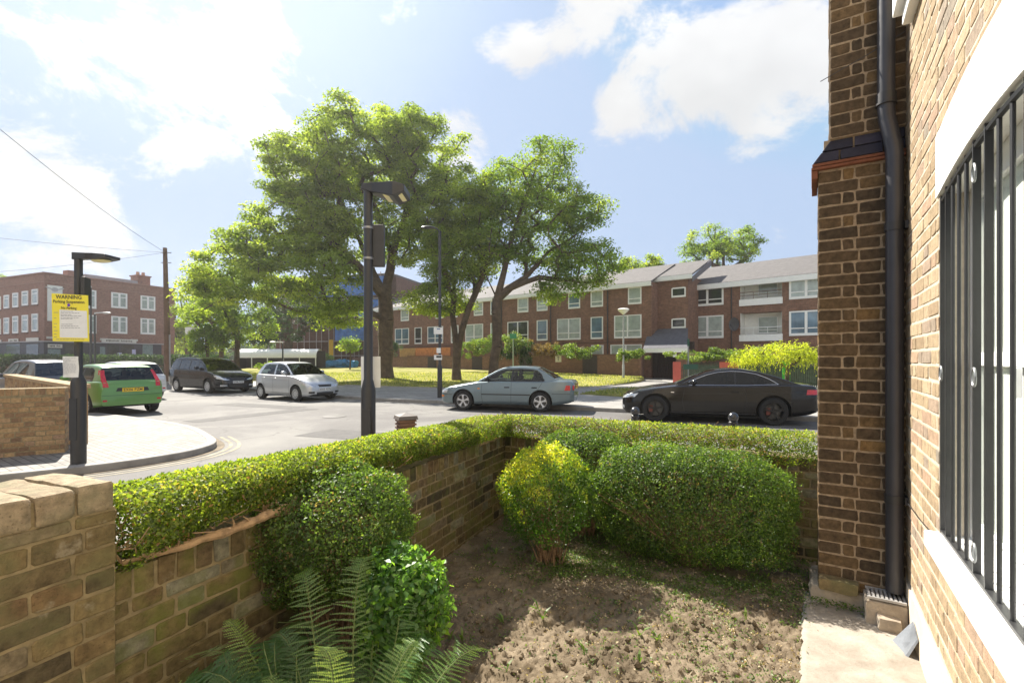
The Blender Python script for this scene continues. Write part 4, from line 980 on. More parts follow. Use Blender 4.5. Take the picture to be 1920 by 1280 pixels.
# centre lamp post with parking plates
t_, po = lamp_post('street_lamp', 'tall slim black street lamp on the far kerb with two small plates', (-2.80, 18.75, .116), 6.45, 0, 0, r0=.095, r1=.055)
b = MB(); b.tube([(0, 0, 6.42), (-.12, 0, 6.55), (-.5, -.05, 6.60)], .03, 8); b.ell((-.45, -.05, 6.58), (.28, .12, .06), 12, 6); b.build('lamp_head', m_black, t_, smooth=True)
for z, nm, lab in ((2.55, 'street_plate', 'white plate high on the far kerb street lamp'), (1.68, 'street_plate', 'small white parking plate low on the far kerb street lamp')):
    q_ = thing(nm, lab, 'sign', (-2.84, 18.67, z)); b = MB()
    if z > 2: b.b2((-.18, -.01, .02), (.17, .004, .28)); b.build('plate', m_white, q_); b = MB(); b.b2((-.06, -.014, .20), (.07, -.011, .24)); b.build('print', M('blue_ink', (.08, .14, .3), .6), q_)
    else:
        b.b2((-.07, -.01, .16), (.09, .004, .36)); b.b2((-.17, -.01, -.10), (.14, .004, .09)); b.build('plate', m_white, q_); b = MB(); b.b2((-.08, -.014, -.02), (.12, -.011, .06)); b.build('print', ink, q_)
# louvred brown bollard
bo_ = thing('bollard', 'square ribbed brown bollard with a grey cap behind the hedge', 'bollard', (-1.235, 5.62, .13), .5)
b = MB(); b.b2((-.085, -.085, -.1), (.085, .085, .80)); z = .1
while z < .80: b.b2((-.10, -.10, z), (.10, .10, z+.022)); z += .042
b.build('post', M('brown_bollard', (.17, .09, .055), .6, var=.25, scale=12), bo_, bevel=.003)
b = MB(); b.add([(-.115, -.115, .80), (.115, -.115, .80), (.115, .115, .80), (-.115, .115, .80), (-.105, -.105, .84), (.105, -.105, .84), (.105, .105, .84), (-.105, .105, .84), (0, 0, .87)], [(3, 2, 1, 0), (0, 1, 5, 4), (1, 2, 6, 5), (2, 3, 7, 6), (3, 0, 4, 7), (4, 5, 8), (5, 6, 8), (6, 7, 8), (7, 4, 8)])
b.build('cap', M('grey_cap', (.11, .095, .085), .6, var=.2), bo_)
# ball topped bollards
def ball_bollard(px, Y, label):
    t_ = thing('ball_bollard', label, 'bollard', ((px-960)/907*Y, Y, .086), 0, 'ball topped bollards at our kerb')
    b = MB(); b.lathe([(.05, -.1), (.045, .1), (.042, .72), (.055, .73), (.055, .75), (.03, .77)], n=16); b.build('post', m_black, t_, smooth=True)
    b = MB(); b.ell((0, 0, .81), (.062, .062, .062), 20, 12); b.build('ball', M('polished_ball', (.09, .09, .095), .28, metal=.9), t_, smooth=True)
ball_bollard(1375, 6.05, 'ball topped bollard in front of the black coupe rear door')
ball_bollard(1191, 6.75, 'ball topped bollard just showing by the black coupe nose')
# low brick wall on the left corner
wl = thing('boundary_wall', 'low sunlit brick wall at the left edge, ending beside the corner lamp post', 'wall', (-7.27, 7.86, .1), math.atan2(-.50, -.72))
b = MB(); brick_face(b, (0, 0, 0), (1, 0, 0), (0, 1, 0), 5, .0, .94, ROW, d=.004, j=.012, jit=.003)
brick_face(b, (0, 0, 0), (1, 0, 0), (0, 1, 0), 5, .955, 1.06, [[.066]], d=.004, j=.011, bh=.10, jit=.003)
brick_face(b, (0, -.34, 0), (0, 1, 0), (-1, 0, 0), .34, .0, 1.05, ROW, d=.004, j=.012, jit=.003)
b.build('brickwork', brickmat('warm_stock_brick', [(0, (.22, .14, .09)), (.4, (.36, .23, .12)), (.7, (.44, .30, .16)), (1, (.34, .22, .15))], .4, .6), wl)  # warm brick tones, picked at random per brick
MB().b2((.0, -.33, -.15), (5, 0, 1.056)).build('wall_core', mortar_old, wl)
wl2 = thing('boundary_wall', 'low brick return wall with pale coping set back behind the corner wall', 'wall', (-7.55, 8.35, .1), math.atan2(.62, -.78))
b = MB(); brick_face(b, (.25, 0, 0), (1, 0, 0), (0, 1, 0), 9, .0, 1.0, ROW, d=.004, j=.012, jit=.003); b.b2((.25, -.22, 0), (9.3, -.002, 1.0)); b.b2((.2, -.25, 1.0), (9.3, .03, 1.07), 0, .9)
b.build('brickwork', brickmat('warm_stock_brick_far', [(0, (.22, .14, .09)), (.4, (.36, .23, .12)), (.8, (.44, .30, .16)), (1, (.42, .33, .22))], .4, .6), wl2)  # same kind of warm tones for the return wall
# telegraph pole and its wires
tp = thing('telegraph_pole', 'tall brown wooden telegraph pole at the end of the far kerb', 'pole', (-22.7, 31.8, 0))
b = MB(); b.tube([(.05, 0, -.3), (0, 0, 4), (-.12, 0, 8.9)], [.21, .17, .12], 12); b.build('pole', M('pole_wood', (.14, .085, .06), .9, var=.3, scale=2, bump=.4, bscale=8), tp, smooth=True)
gst = M('grey_steel', (.3, .3, .32), .5, metal=.4)
each('step_iron', gst, tp, [lambda b_, z=z, l_=l_: b_.b2((-l_, -.03, z), (l_*.8, .03, z+.05)) for z, l_ in ((8.55, .35), (7.9, .35), (5.3, .2), (3.6, .15))])
each('cable_guard', gst, tp, [lambda b_: b_.tube([(.25, -.05, 0), (.22, -.05, 3.2)], .05, 6)])
tip = Vector((-22.8, 31.8, 8.6))
def wire(p, q, sag, label, r=.012):
    p, q = Vector(p), Vector(q); d_ = q-p; b = MB()
    pts = [p + d_*(i/16) - Vector((0, 0, 4*sag*(i/16)*(1-i/16))) for i in range(17)]
    b.tube([x-p for x in pts], r, 5); w_ = b.build('overhead_wire', M('wire', (.10, .10, .11), .6)); w_.location = p; tag(w_, label, 'wire')
wire(tip, (-14.6, 10.6, 9.5), .35, 'thin overhead wire running steeply up to the left from the telegraph pole', .011)
wire(tip, (-38, 18.0, 8.9), .45, 'thin overhead wire running to the left edge from the telegraph pole', .011)
wire(tip, (-60, 46, 9.6), .5, 'thin overhead wire running off over the pub roof', .011)

tarm = M('tar_patch', (.075, .072, .07), .85, var=.25, scale=6, bump=.4)
for P_ in ([(-4.6, 10.2), (-2.9, 9.6), (-2.5, 10.5), (-4.2, 11.2)], [(-10.5, 17.0), (-7.2, 15.6), (-6.9, 16.3), (-10.1, 17.8)], [(-1.0, 12.2), (1.6, 11.2), (1.9, 12.0), (-.7, 13.0)], [(-8.6, 12.6), (-8.0, 12.3), (-6.2, 15.6), (-6.8, 15.9)]):
    b = MB(); b.add([(x, y, .004) for x, y in P_], [(0, 1, 2, 3)]); tag(b.build('road_patch', tarm), kind='structure')
iron = M('cast_iron', (.05, .047, .045), .6, var=.3, bump=.5, bscale=40)
for i, (x, y, lab) in enumerate(((-5.0, 13.6, 'round iron manhole cover in the road before the silver hatchback'), (-3.3, 8.4, 'round iron manhole cover in the road mouth beyond the hedge'))):
    mc = thing('manhole_cover', lab, 'manhole cover', (x, y, .004)); b = MB(); b.lathe([(.001, .008), (.28, .008), (.30, .005), (.33, .005), (.33, .0)], n=28); b.build('cover', iron, mc, smooth=True, ang=20)
# gully dirt along the corner kerb
dirt = M('gutter_dirt', (.16, .13, .09), .95, var=.4, scale=5)
b = MB(); ribbon(b, KL[10:46], .0, .13, .006); tag(b.build('gutter', dirt), kind='structure')
# ================================================ cars
def interp(L_, s):
    return float(np.interp(s, [p[0] for p in L_], [p[1] for p in L_]))
tyre_m = M('tyre', (.018, .018, .018), .85, var=.2); rim_s = M('alloy_silver', (.62, .62, .63), .28, metal=.85, var=.05); rim_b = M('alloy_black', (.03, .03, .03), .3, metal=.5, var=.1)
rim_p = M('wheel_trim', (.50, .51, .52), .4, metal=.5, var=.05)
trim_m = M('black_trim', (.02, .02, .022), .5); inter_m = M('car_interior', (.035, .035, .04), .9, var=.3); lamp_m = M('headlamp', (.62, .64, .66), .08, metal=.55, var=.2, scale=18)
red_m = M('tail_lamp', (.55, .015, .02), .12, var=.25, scale=20, coat=.6); amber_m = M('amber_lamp', (.75, .22, .02), .2, coat=.5)
cglass = glassmat('car_glass', (.42, .50, .48), .35); cglass_d = glassmat('tinted_glass', (.05, .055, .06), .35)
py_m = M('yellow_plate', (.85, .58, .02), .4, var=.03); pw_m = M('white_plate', (.75, .75, .73), .4, var=.03); red_cal = M('red_caliper', (.20, .045, .03), .4)
def paint(name, col, metal=.35, rough=.28):
    return M(name, col, rough, metal=metal, var=.03, scale=2, coat=.0 if sum(col) < .1 else .8)
def wheel(car, x, y, r, w_, kind, sd):
    b = MB(); hw_ = w_/2
    rr = r*.66
    b.lathe([(rr, -hw_*.9), (rr+.01, -hw_), (r*.93, -hw_), (r-.004, -hw_*.75), (r, 0), (r-.004, hw_*.75), (r*.93, hw_), (rr+.01, hw_), (rr, hw_*.9), (rr-.02, 0)], (0, 0, 0), 'y', 36, close=True)
    o = b.build('wheel', tyre_m, car, smooth=True); o.location = (x, y, r)
    b = MB(); f = hw_*.72*sd
    b.lathe([(rr*1.0, hw_*.98*sd), (rr*.95, hw_*.99*sd), (rr*.90, f), (rr*.88, -f*.5)], (0, 0, 0), 'y', 36)
    if kind in ('star', 'dark'):
        for k in range(5):
            a = 2*math.pi*k/5+.3
            def P_(rad, an, yy): return (rad*math.cos(an), yy, rad*math.sin(an))
            w0, w1 = (.30, .26) if kind == 'star' else (.22, .2)
            y_o = hw_*.92*sd; y_i = hw_*.45*sd
            vs = [P_(rr*.16, a-.9, y_o*.92), P_(rr*.16, a+.9, y_o*.92), P_(rr*.55, a+w0*.62, y_o), P_(rr*.93, a+w1, y_o), P_(rr*.93, a-w1, y_o), P_(rr*.55, a-w0*.62, y_o)]
            vs2 = [(p[0], y_i, p[2]) for p in vs]; n_ = 6
            b.add(vs+vs2, [tuple(range(6)), tuple(range(11, 5, -1))] + [(i, i+6, (i+1) % 6+6, (i+1) % 6) for i in range(6)])
        b.lathe([(.001, hw_*.95*sd), (rr*.2, hw_*.93*sd), (rr*.22, hw_*.6*sd)], (0, 0, 0), 'y', 16)
    else:
        prof = [(.001, hw_*1.0*sd), (rr*.25, hw_*.96*sd), (rr*.6, hw_*.80*sd), (rr*.86, hw_*.90*sd)]
        b.lathe(prof, (0, 0, 0), 'y', 36)
        
    m = {'star': rim_s, 'dark': rim_b, 'trim': rim_p}[kind]
    ro = b.build('rim', m, o, smooth=True, ang=30)
    b = MB()
    if kind == 'trim':
        for k in range(9):
            a = 2*math.pi*k/9; c_ = (rr*.68*math.cos(a), hw_*.86*sd, rr*.68*math.sin(a)); b.ell(c_, (rr*.10, .008, rr*.10), 8, 5)
    else: b.lathe([(.001, -hw_*.1*sd), (rr*.62, -hw_*.1*sd), (rr*.62, -hw_*.5*sd), (rr*.86, -hw_*.5*sd)], (0, 0, 0), 'y', 24)
    b.build('hub', trim_m if kind == 'trim' else M('brake_disc', (.16, .16, .16), .5, metal=.6), ro, smooth=True)
    if kind == 'dark':
        b = MB(); b.box((rr*.5, -hw_*.02*sd+.02*sd, 0), (.09, .06, .16)); b.build('caliper', red_cal, ro)
    return o
class Car:
    def __init__(s, sp):
        s.__dict__.update(sp)
        s.L_ = sp['L']; s.W2 = sp['W']/2
    def w(s, x): return s.W2*interp(s.plan, x)
    def top(s, x): return interp(s.deck, x)
    def bot(s, x): return interp(s.sill, x)
    def roof(s, x): return interp(s.roofl, x)
    def lower(s, x, n=6):
        """half section of the lower body at s=x: bottom centre -> side -> deck centre"""
        w_, zt, zb = s.w(x), s.top(x), s.bot(x); h = zt-zb
        sh = min(.05, h*.3); cr = s.crown*(w_/s.W2)
        side = [(0, zb), (w_*.80, zb), (w_*.93, zb+h*.015), (w_*.97, zb+h*.07), (w_*.985, zb+h*.18), (w_*1.0, zb+h*.36), (w_*1.0, zb+h*.55), (w_*.992, zb+h*.72), (w_*.975, zb+h*.86), (w_*.955, zt-sh*.42), (w_*.925, zt-sh*.08), (w_*.88, zt+cr*.15), (w_*.70, zt+cr*.55), (w_*.4, zt+cr*.9), (0, zt+cr)]
        return side
    def side_y(s, x, z):
        L_ = s.lower(x); ys = [p[0] for p in L_[3:11]]; zs = [p[1] for p in L_[3:11]]; return float(np.interp(z, zs, ys))
    def gw(s, x):      # half width of the greenhouse at the belt
        return s.w(x)*.90
    def gs(s, x, z):   # half width of greenhouse at height z
        zb = s.top(x)-.01; return s.gw(x) - max(0, z-zb)*s.tumble
    def green(s, x):
        zr = s.roof(x); zb = s.top(x)-.01
        if zr <= zb+.004: return None
        yr = s.gs(x, zr); out = []
        k = min(.07, (zr-zb)*.5)
        for i in range(25): z = zb + (zr-k-zb)*i/24; out.append((s.gs(x, z), z))
        y0 = s.gs(x, zr-k); c_ = .02*min(1, (zr-zb)/.3)
        for i in range(1, 7): a = i/6*math.pi/2; out.append((y0-k*.9*(1-math.cos(a)), zr-k+k*math.sin(a)))
        y1 = out[-1][0]
        for i in range(1, 15): u = i/14; out.append((y1*(1-u), zr + c_*(1-(1-u)**2)))
        return out
    def X(s, x): return s.L_/2 - x
    def build(s, name, label, loc, rz, group=None):
        car = thing(name, label, 'car', loc, rz, group); s.car = car
        mats = [s.paint, trim_m, inter_m]
        # ---- lower body
        st_ = sorted(set([0, .015, .04, .08, .14, .22] + [round(v, 3) for v in np.linspace(.3, s.L_-.3, 56)] + [s.L_-v for v in (0, .015, .04, .08, .14, .22)]))
        vs = []; fs = []; mi = []; n_ = 0
        for x in st_:
            h = s.lower(x); full = [(y, z) for y, z in h] + [(-y, z) for y, z in h[-2:0:-1]]; n_ = len(full); vs += [(s.X(x), y, z) for y, z in full]
        half = len(s.lower(0))
        for i in range(len(st_)-1):
            xm = (st_[i]+st_[i+1])/2
            for k in range(n_):
                fs.append((i*n_+k, i*n_+(k+1) % n_, (i+1)*n_+(k+1) % n_, (i+1)*n_+k))
                kk = min(k, n_-1-k); m_ = 0
                if kk < 2: m_ = 1
                if kk >= half-4 and s.cab[0] < xm < s.cab[1]: m_ = 2
                mi.append(m_)
        fs.append(tuple(range(n_))[::-1]); mi.append(0); fs.append(tuple((len(st_)-1)*n_+k for k in range(n_))); mi.append(0)
        me = bpy.data.meshes.new('body'); me.from_pydata(vs, [], [f[::-1] for f in fs])
        for m in mats: me.materials.append(m)
        me.polygons.foreach_set('material_index', mi)
        o = bpy.data.objects.new('body', me); C.objects.link(o)
        cut = MB()
        for wx in s.wheels:
            for sd in (-1, 1):
                y0, y1 = (s.W2-.24)*sd, (s.W2+.2)*sd
                cut.lathe([(.001, y0), (s.wr+.055, y0), (s.wr+.062, y1), (.001, y1)], (s.X(wx), 0, s.wr+.012), 'y', 40, mi=1)
        import bmesh
        co_ = cut.build('cut', mats); bm = bmesh.new(); bm.from_mesh(co_.data); bmesh.ops.remove_doubles(bm, verts=bm.verts, dist=.003); bmesh.ops.recalc_face_normals(bm, faces=bm.faces); bm.to_mesh(co_.data); bm.free()
        bm = bmesh.new(); bm.from_mesh(me); bmesh.ops.remove_doubles(bm, verts=bm.verts, dist=.0005); bmesh.ops.recalc_face_normals(bm, faces=bm.faces); bm.to_mesh(me); bm.free()
        md = o.modifiers.new('b', 'BOOLEAN'); md.operation = 'DIFFERENCE'; md.object = co_; md.solver = 'EXACT'
        ev = bpy.data.meshes.new_from_object(o.evaluated_get(bpy.context.evaluated_depsgraph_get()))
        bpy.data.objects.remove(o); bpy.data.objects.remove(co_)
        # ---- greenhouse shell joined to it
        dx = .022; xs_ = np.arange(s.gx[0], s.gx[1]+dx/2, dx); rows = []; bm = bmesh.new(); bm.from_mesh(ev)
        for x in xs_:
            g = s.green(x); rows.append(None if g is None else g)
        vv = {}; 
        def V(i, k, sd):
            key = (i, k, sd)
            if key not in vv: y, z = rows[i][k]; vv[key] = bm.verts.new((s.X(xs_[i]), y*sd, z))
            return vv[key]
        s.holes = []
        for i in range(len(xs_)-1):
            if rows[i] is None or rows[i+1] is None: continue
            xm = (xs_[i]+xs_[i+1])/2; m_ = len(rows[i])
            for k in range(m_-1):
                y, z = [(rows[i][k][q]+rows[i][k+1][q])/2 for q in (0, 1)]
                if s.is_glass(xm, y, z, k): continue
                for sd in (-1, 1):
                    try: f = bm.faces.new([V(i, k, sd), V(i+1, k, sd), V(i+1, k+1, sd), V(i, k+1, sd)] if sd > 0 else [V(i, k+1, sd), V(i+1, k+1, sd), V(i+1, k, sd), V(i, k, sd)])
                    except ValueError: continue
                    f.material_index = s.frame_mat(xm, y, z, k); f.smooth = True
        for f in bm.faces: f.smooth = True
        bm.to_mesh(ev); bm.free(); ev.set_sharp_from_angle(angle=R(38))
        ev.name = 'body'; o = bpy.data.objects.new('body', ev); C.objects.link(o); o.parent = car; s.body = o
        # ---- glass: one sheet per window, 4 mm outside the shell
        gl = s.glass
        for nm, cells in (('windscreen', lambda x, y, z, k: s.zone(x, y, z, k) == 'ws'), ('rear_window', lambda x, y, z, k: s.zone(x, y, z, k) == 'rw')):
            b = MB(); s.glass_sheet(b, xs_, rows, cells, (-1, 1), .0); 
            if b.f: b.build(nm, gl, car, smooth=True)
        for (a0, a1) in s.doors:
            for sd in (1, -1):
                b = MB(); s.glass_sheet(b, xs_, rows, lambda x, y, z, k: s.zone(x, y, z, k) == 'side' and a0 <= x < a1, (sd,), .0)
                if b.f: b.build('side_window', gl, car, smooth=True)
        s.seats(); s.extras()
        for wx in s.wheels:
            for sd in (1, -1): wheel(car, s.X(wx), sd*(s.W2-.105), s.wr, .205, s.rim, sd)
        return car
    def glass_sheet(s, b, xs_, rows, test, sds, off):
        idx = {}
        def V(i, k, sd):
            key = (i, k, sd)
            if key not in idx: y, z = rows[i][k]; idx[key] = len(b.v); b.v.append((s.X(xs_[i]), y*sd, z))
            return idx[key]
        for i in range(len(xs_)-1):
            if rows[i] is None or rows[i+1] is None: continue
            xm = (xs_[i]+xs_[i+1])/2
            for k in range(len(rows[i])-1):
                y, z = [(rows[i][k][q]+rows[i][k+1][q])/2 for q in (0, 1)]
                if test(xm, y, z, k):
                    for sd in sds:
                        q = (V(i, k, sd), V(i+1, k, sd), V(i+1, k+1, sd), V(i, k+1, sd)); b.f.append(q if sd > 0 else q[::-1]); b.m.append(0); b.a.append(.5)
    def zone(s, x, y, z, k):
        zr = s.roof(x); zb = s.top(x)
        # top strip (k>=30) carries windscreen and rear window where the roofline slopes
        if k >= 28:
            if s.wsx[0] < x < s.wsx[1]: return 'ws'
            if s.rwx[0] < x < s.rwx[1]: return 'rw'
            return None
        if k < 24:
            zl = zb+s.beltgap; zh = interp(s.wtop, x)
            if zl < z < zh and s.sidex[0] < x < s.sidex[1]:
                for p_ in s.pillars:
                    if abs(x - (p_[0] + p_[2]*(z-zb))) < p_[1]: return None
                return 'side'
        return None
    def is_glass(s, x, y, z, k): return s.zone(x, y, z, k) is not None
    def frame_mat(s, x, y, z, k):
        if k < 24 and s.sidex[0] < x < s.sidex[1] and z < interp(s.wtop, x):
            for p_ in s.pillars:
                if abs(x - (p_[0] + p_[2]*(z-s.top(x)))) < p_[1]: return p_[3]
            return 1
        if k < 24 and s.sidex[0]-.03 < x < s.sidex[1]+.03 and z < interp(s.wtop, x)+.02: return 1
        return 0
    def seats(s):
        a, c_ = s.cab; zb = s.top((a+c_)/2)
        b = MB()
        for x in (a+(c_-a)*.50, a+(c_-a)*.80):
            for y in (-.36, .36):
                b.box((s.X(x), y, zb-.02), (.14, .46, .34), 0, 0, .5, -.18); b.box((s.X(x)-.03, y, zb+.21), (.09, .24, .17), 0, 0, .5, -.15)
        b.build('seat', inter_m, s.car, bevel=.03)
        b = MB(); b.box((s.X(a+.42), 0, zb+.0), (.3, s.W*.7, .12)); b.build('dashboard', inter_m, s.car, bevel=.03)
        b = MB(); x = a+.72; b.tube([(s.X(x)+.0, .36*s.rhd+.18*math.cos(q), zb+.04+.18*math.sin(q)) for q in [2*math.pi*i/16 for i in range(17)]], .014, 6, cap=False); b.build('steering_wheel', inter_m, s.car, smooth=True)
    # ---- surface-following patches
    def side_patch(s, b, poly_b, poly_t, sd, off=.004, nu=10, nv=4, mi=0):
        ub = np.linspace(0, 1, nu+1); vs = []
        def at(pl, u):
            t_ = np.linspace(0, 1, len(pl)); return np.interp(u, t_, [p[0] for p in pl]), np.interp(u, t_, [p[1] for p in pl])
        for u in ub:
            x0, z0 = at(poly_b, u); x1, z1 = at(poly_t, u)
            for j in range(nv+1):
                v = j/nv; x, z = x0+(x1-x0)*v, z0+(z1-z0)*v; vs.append((s.X(x), sd*(s.side_y(x, z)+off), z))
        m_ = nv+1; fs = [(i*m_+j, (i+1)*m_+j, (i+1)*m_+j+1, i*m_+j+1) for i in range(nu) for j in range(nv)]
        b.add(vs, fs if sd > 0 else [f[::-1] for f in fs], mi)
    def end_x(s, y, z, rear):
        """s-position of the skin of the nose (or tail) at (y,z)"""
        rng_ = np.linspace(0, .34, 120)
        for d in rng_:
            x = (s.L_-d) if rear else d
            zt = s.top(x); zb = s.bot(x)
            if not (zb <= z): continue
            L_ = s.lower(x)
            hy = float(np.interp(z, [p[1] for p in L_[1:11]], [p[0] for p in L_[1:11]]))
            cr_ok = z <= zt + s.crown*.9*(1-min(1, abs(y)/max(.01, s.w(x)*.9)))
            if abs(y) <= hy and cr_ok: return x
        return x
    def end_patch(s, b, poly_b, poly_t, rear, off=.006, nu=12, nv=6, mi=0, sd=1):
        vs = []
        def at(pl, u):
            t_ = np.linspace(0, 1, len(pl)); return np.interp(u, t_, [p[0] for p in pl]), np.interp(u, t_, [p[1] for p in pl])
        for i in range(nu+1):
            u = i/nu; y0, z0 = at(poly_b, u); y1, z1 = at(poly_t, u)
            for j in range(nv+1):
                v = j/nv; y, z = y0+(y1-y0)*v, z0+(z1-z0)*v; x = s.end_x(y, z, rear); vs.append((s.X(x)+(off if not rear else -off), y*sd*(1+off/s.W2), z))
        m_ = nv+1; fs = [(i*m_+j, (i+1)*m_+j, (i+1)*m_+j+1, i*m_+j+1) for i in range(nu) for j in range(nv)]
        if (not rear) == (sd > 0): pass
        else: fs = [f[::-1] for f in fs]
        b.add(vs, fs, mi)
    def line(s, pts, sd, wd=.007, off=.0025):
        b = MB()
        for (x0, z0), (x1, z1) in zip(pts[:-1], pts[1:]):
            n_ = max(2, int(math.hypot(x1-x0, z1-z0)/.06)); d_ = Vector((x1-x0, z1-z0)).normalized(); nx_, nz_ = -d_.y*wd/2, d_.x*wd/2
            s.side_patch(b, [(x0+nx_, z0+nz_), (x1+nx_, z1+nz_)], [(x0-nx_, z0-nz_), (x1-nx_, z1-nz_)], sd, off, n_, 1)
        return b
    def extras(s):
        for sd in (1, -1):
            b = MB()
            for ln in s.lines: q = s.line(ln[0], sd, ln[1] if len(ln) > 1 else .008); b.add(q.v, q.f)
            b.build('shut_lines', trim_m, s.body)
            for (hx, hz_) in s.handles:
                b = MB(); y = s.side_y(hx, hz_); b.box((s.X(hx), sd*(y+.006), hz_), (.17, .035, .035)); b.build('door_handle', s.handle_m, s.car, bevel=.012)
            mx_, mz_ = s.mirror; b = MB(); y = s.gs(mx_, mz_)
            b.ell((s.X(mx_), sd*(y+.13), mz_+.04), (.065, .115, .075), 12, 8); b.box((s.X(mx_), sd*(y+.03), mz_-.0), (.05, .12, .03)); b.build('door_mirror', s.mirror_m, s.car, smooth=True)
            for nm, m, bt, tp_ in s.nose:
                b = MB(); s.end_patch(b, bt, tp_, False, sd=sd); b.build(nm, m, s.car, smooth=True)
            for nm, m, bt, tp_ in s.tail:
                b = MB(); s.end_patch(b, bt, tp_, True, sd=sd); b.build(nm, m, s.car, smooth=True)
            for nm, m, bt, tp_ in s.sides:
                b = MB(); s.side_patch(b, bt, tp_, sd); b.build(nm, m, s.car, smooth=True)
        if getattr(s, 'trimline', None):
            for sd in (1, -1):
                b = MB(); a0, a1 = s.trimline; xs2 = np.linspace(a0, a1, 24)
                b.tube([(s.X(x), sd*(s.gs(x, s.top(x)+.012)+.008), s.top(x)+.015) for x in xs2], .008, 5)
                b.tube([(s.X(x), sd*(s.gs(x, interp(s.wtop, x)+.012)+.006), interp(s.wtop, x)+.014) for x in xs2], .007, 5); b.build('window_trim', m_chrome, s.car, smooth=True)
        for nm, m, bt, tp_ in s.nose_c:
            b = MB(); s.end_patch(b, bt, tp_, False, off=.008); b.build(nm, m, s.car, smooth=True)
        for nm, m, bt, tp_ in s.tail_c:
            b = MB(); s.end_patch(b, bt, tp_, True, off=.008); b.build(nm, m, s.car, smooth=True)
        for rear, z, m, txt in s.plates:
            x = s.end_x(0, z, rear); x2 = s.end_x(.24, z, rear); x = min(x, x2) if not rear else max(x, x2)
            xo = s.X(x) + (.016 if not rear else -.016); b = MB(); b.box((xo, 0, z), (.012, .52, .111)); po = b.build('number_plate', m, s.car)
            b = MB(); sg = 1 if not rear else -1
            text_mb(txt, .105, b, (xo+.0075*sg, 0, z), (0, sg, 0), (0, 0, 1), bold=True); b.build('lettering', ink, po)
# --- specs (s measured from the nose)
def spec(**k):
    d = dict(crown=.03, tumble=.42, beltgap=.03, glass=cglass, lines=[], handles=[], handle_m=trim_m, mirror_m=trim_m, nose=[], tail=[], sides=[], nose_c=[], tail_c=[], plates=[], rhd=-1, rim='trim'); d.update(k); return d
sedan_p = paint('blue_grey_metallic', (.155, .205, .225), .45, .33)
sedan = Car(spec(L=4.27, W=1.69, paint=sedan_p, rim='star', wr=.305, wheels=(.80, 3.265), crown=.035, tumble=.40,
    plan=[(0, .70), (.04, .80), (.12, .88), (.3, .95), (.7, .99), (1.2, 1), (3.2, 1), (3.8, .97), (4.05, .93), (4.18, .88), (4.27, .78)],
    deck=[(0, .56), (.04, .62), (.12, .665), (.35, .74), (.8, .82), (1.25, .895), (1.6, .915), (3.35, .925), (3.6, .955), (4.1, .945), (4.2, .93), (4.27, .86)],
    sill=[(0, .30), (.1, .215), (.5, .20), (3.7, .21), (4.1, .27), (4.27, .34)],
    roofl=[(1.12, .86), (1.22, .905), (1.55, 1.10), (1.85, 1.265), (2.02, 1.335), (2.2, 1.372), (2.6, 1.385), (3.0, 1.365), (3.15, 1.335), (3.45, 1.17), (3.78, .97), (3.82, .93)],
    gx=(1.14, 3.82), cab=(1.3, 3.45), wsx=(1.24, 2.03), rwx=(3.17, 3.70), sidex=(1.42, 3.36),
    wtop=[(1.3, .90), (1.42, 1.0), (1.7, 1.155), (1.95, 1.27), (2.1, 1.31), (2.95, 1.31), (3.1, 1.285), (3.28, 1.15), (3.36, .98)],
    pillars=[(2.36, .035, .05, 1), (3.04, .012, .0, 1)], doors=((1.3, 2.37), (2.37, 3.05), (3.05, 3.5)),
    lines=[([(1.42, .90), (1.40, .55), (1.44, .26)],), ([(2.36, .90), (2.35, .26)],), ([(3.32, .90), (3.20, .70), (2.98, .52)],), ([(1.4, .52), (2.95, .52)], .035), ([(3.62, .56), (4.2, .56)], .012), ([(.15, .50), (.42, .50)], .01)],
    handles=[(2.22, .745), (3.08, .745)], mirror=(1.60, .96),
    nose=[('headlight', lamp_m, [(.40, .53), (.60, .53), (.78, .55)], [(.42, .635), (.62, .64), (.78, .655)]), ('indicator', amber_m, [(.45, .42), (.74, .42)], [(.45, .47), (.74, .47)])],
    nose_c=[('grille', trim_m, [(-.36, .54), (.36, .54)], [(-.36, .62), (.36, .62)])],
    tail=[('tail_light', red_m, [(.50, .68), (.70, .68)], [(.50, .82), (.68, .82)])], tail_c=[('garnish', trim_m, [(-.42, .70), (.42, .70)], [(-.42, .86), (.42, .86)])],
    sides=[('side_repeater', amber_m, [(1.28, .68), (1.35, .68)], [(1.28, .715), (1.35, .715)]), ('indicator', amber_m, [(.02, .42), (.14, .42)], [(.02, .47), (.14, .47)]), ('tail_light', red_m, [(3.99, .67), (4.17, .67)], [(4.04, .82), (4.16, .82)]), ('headlight', lamp_m, [(.04, .54), (.2, .56)], [(.1, .645), (.26, .66)])],
    plates=[(False, .36, pw_m, 'L492 KGT'), (True, .76, py_m, 'L492 KGT')]))
coupe_p = paint('black_metallic', (.008, .0075, .0075), .0, .13)
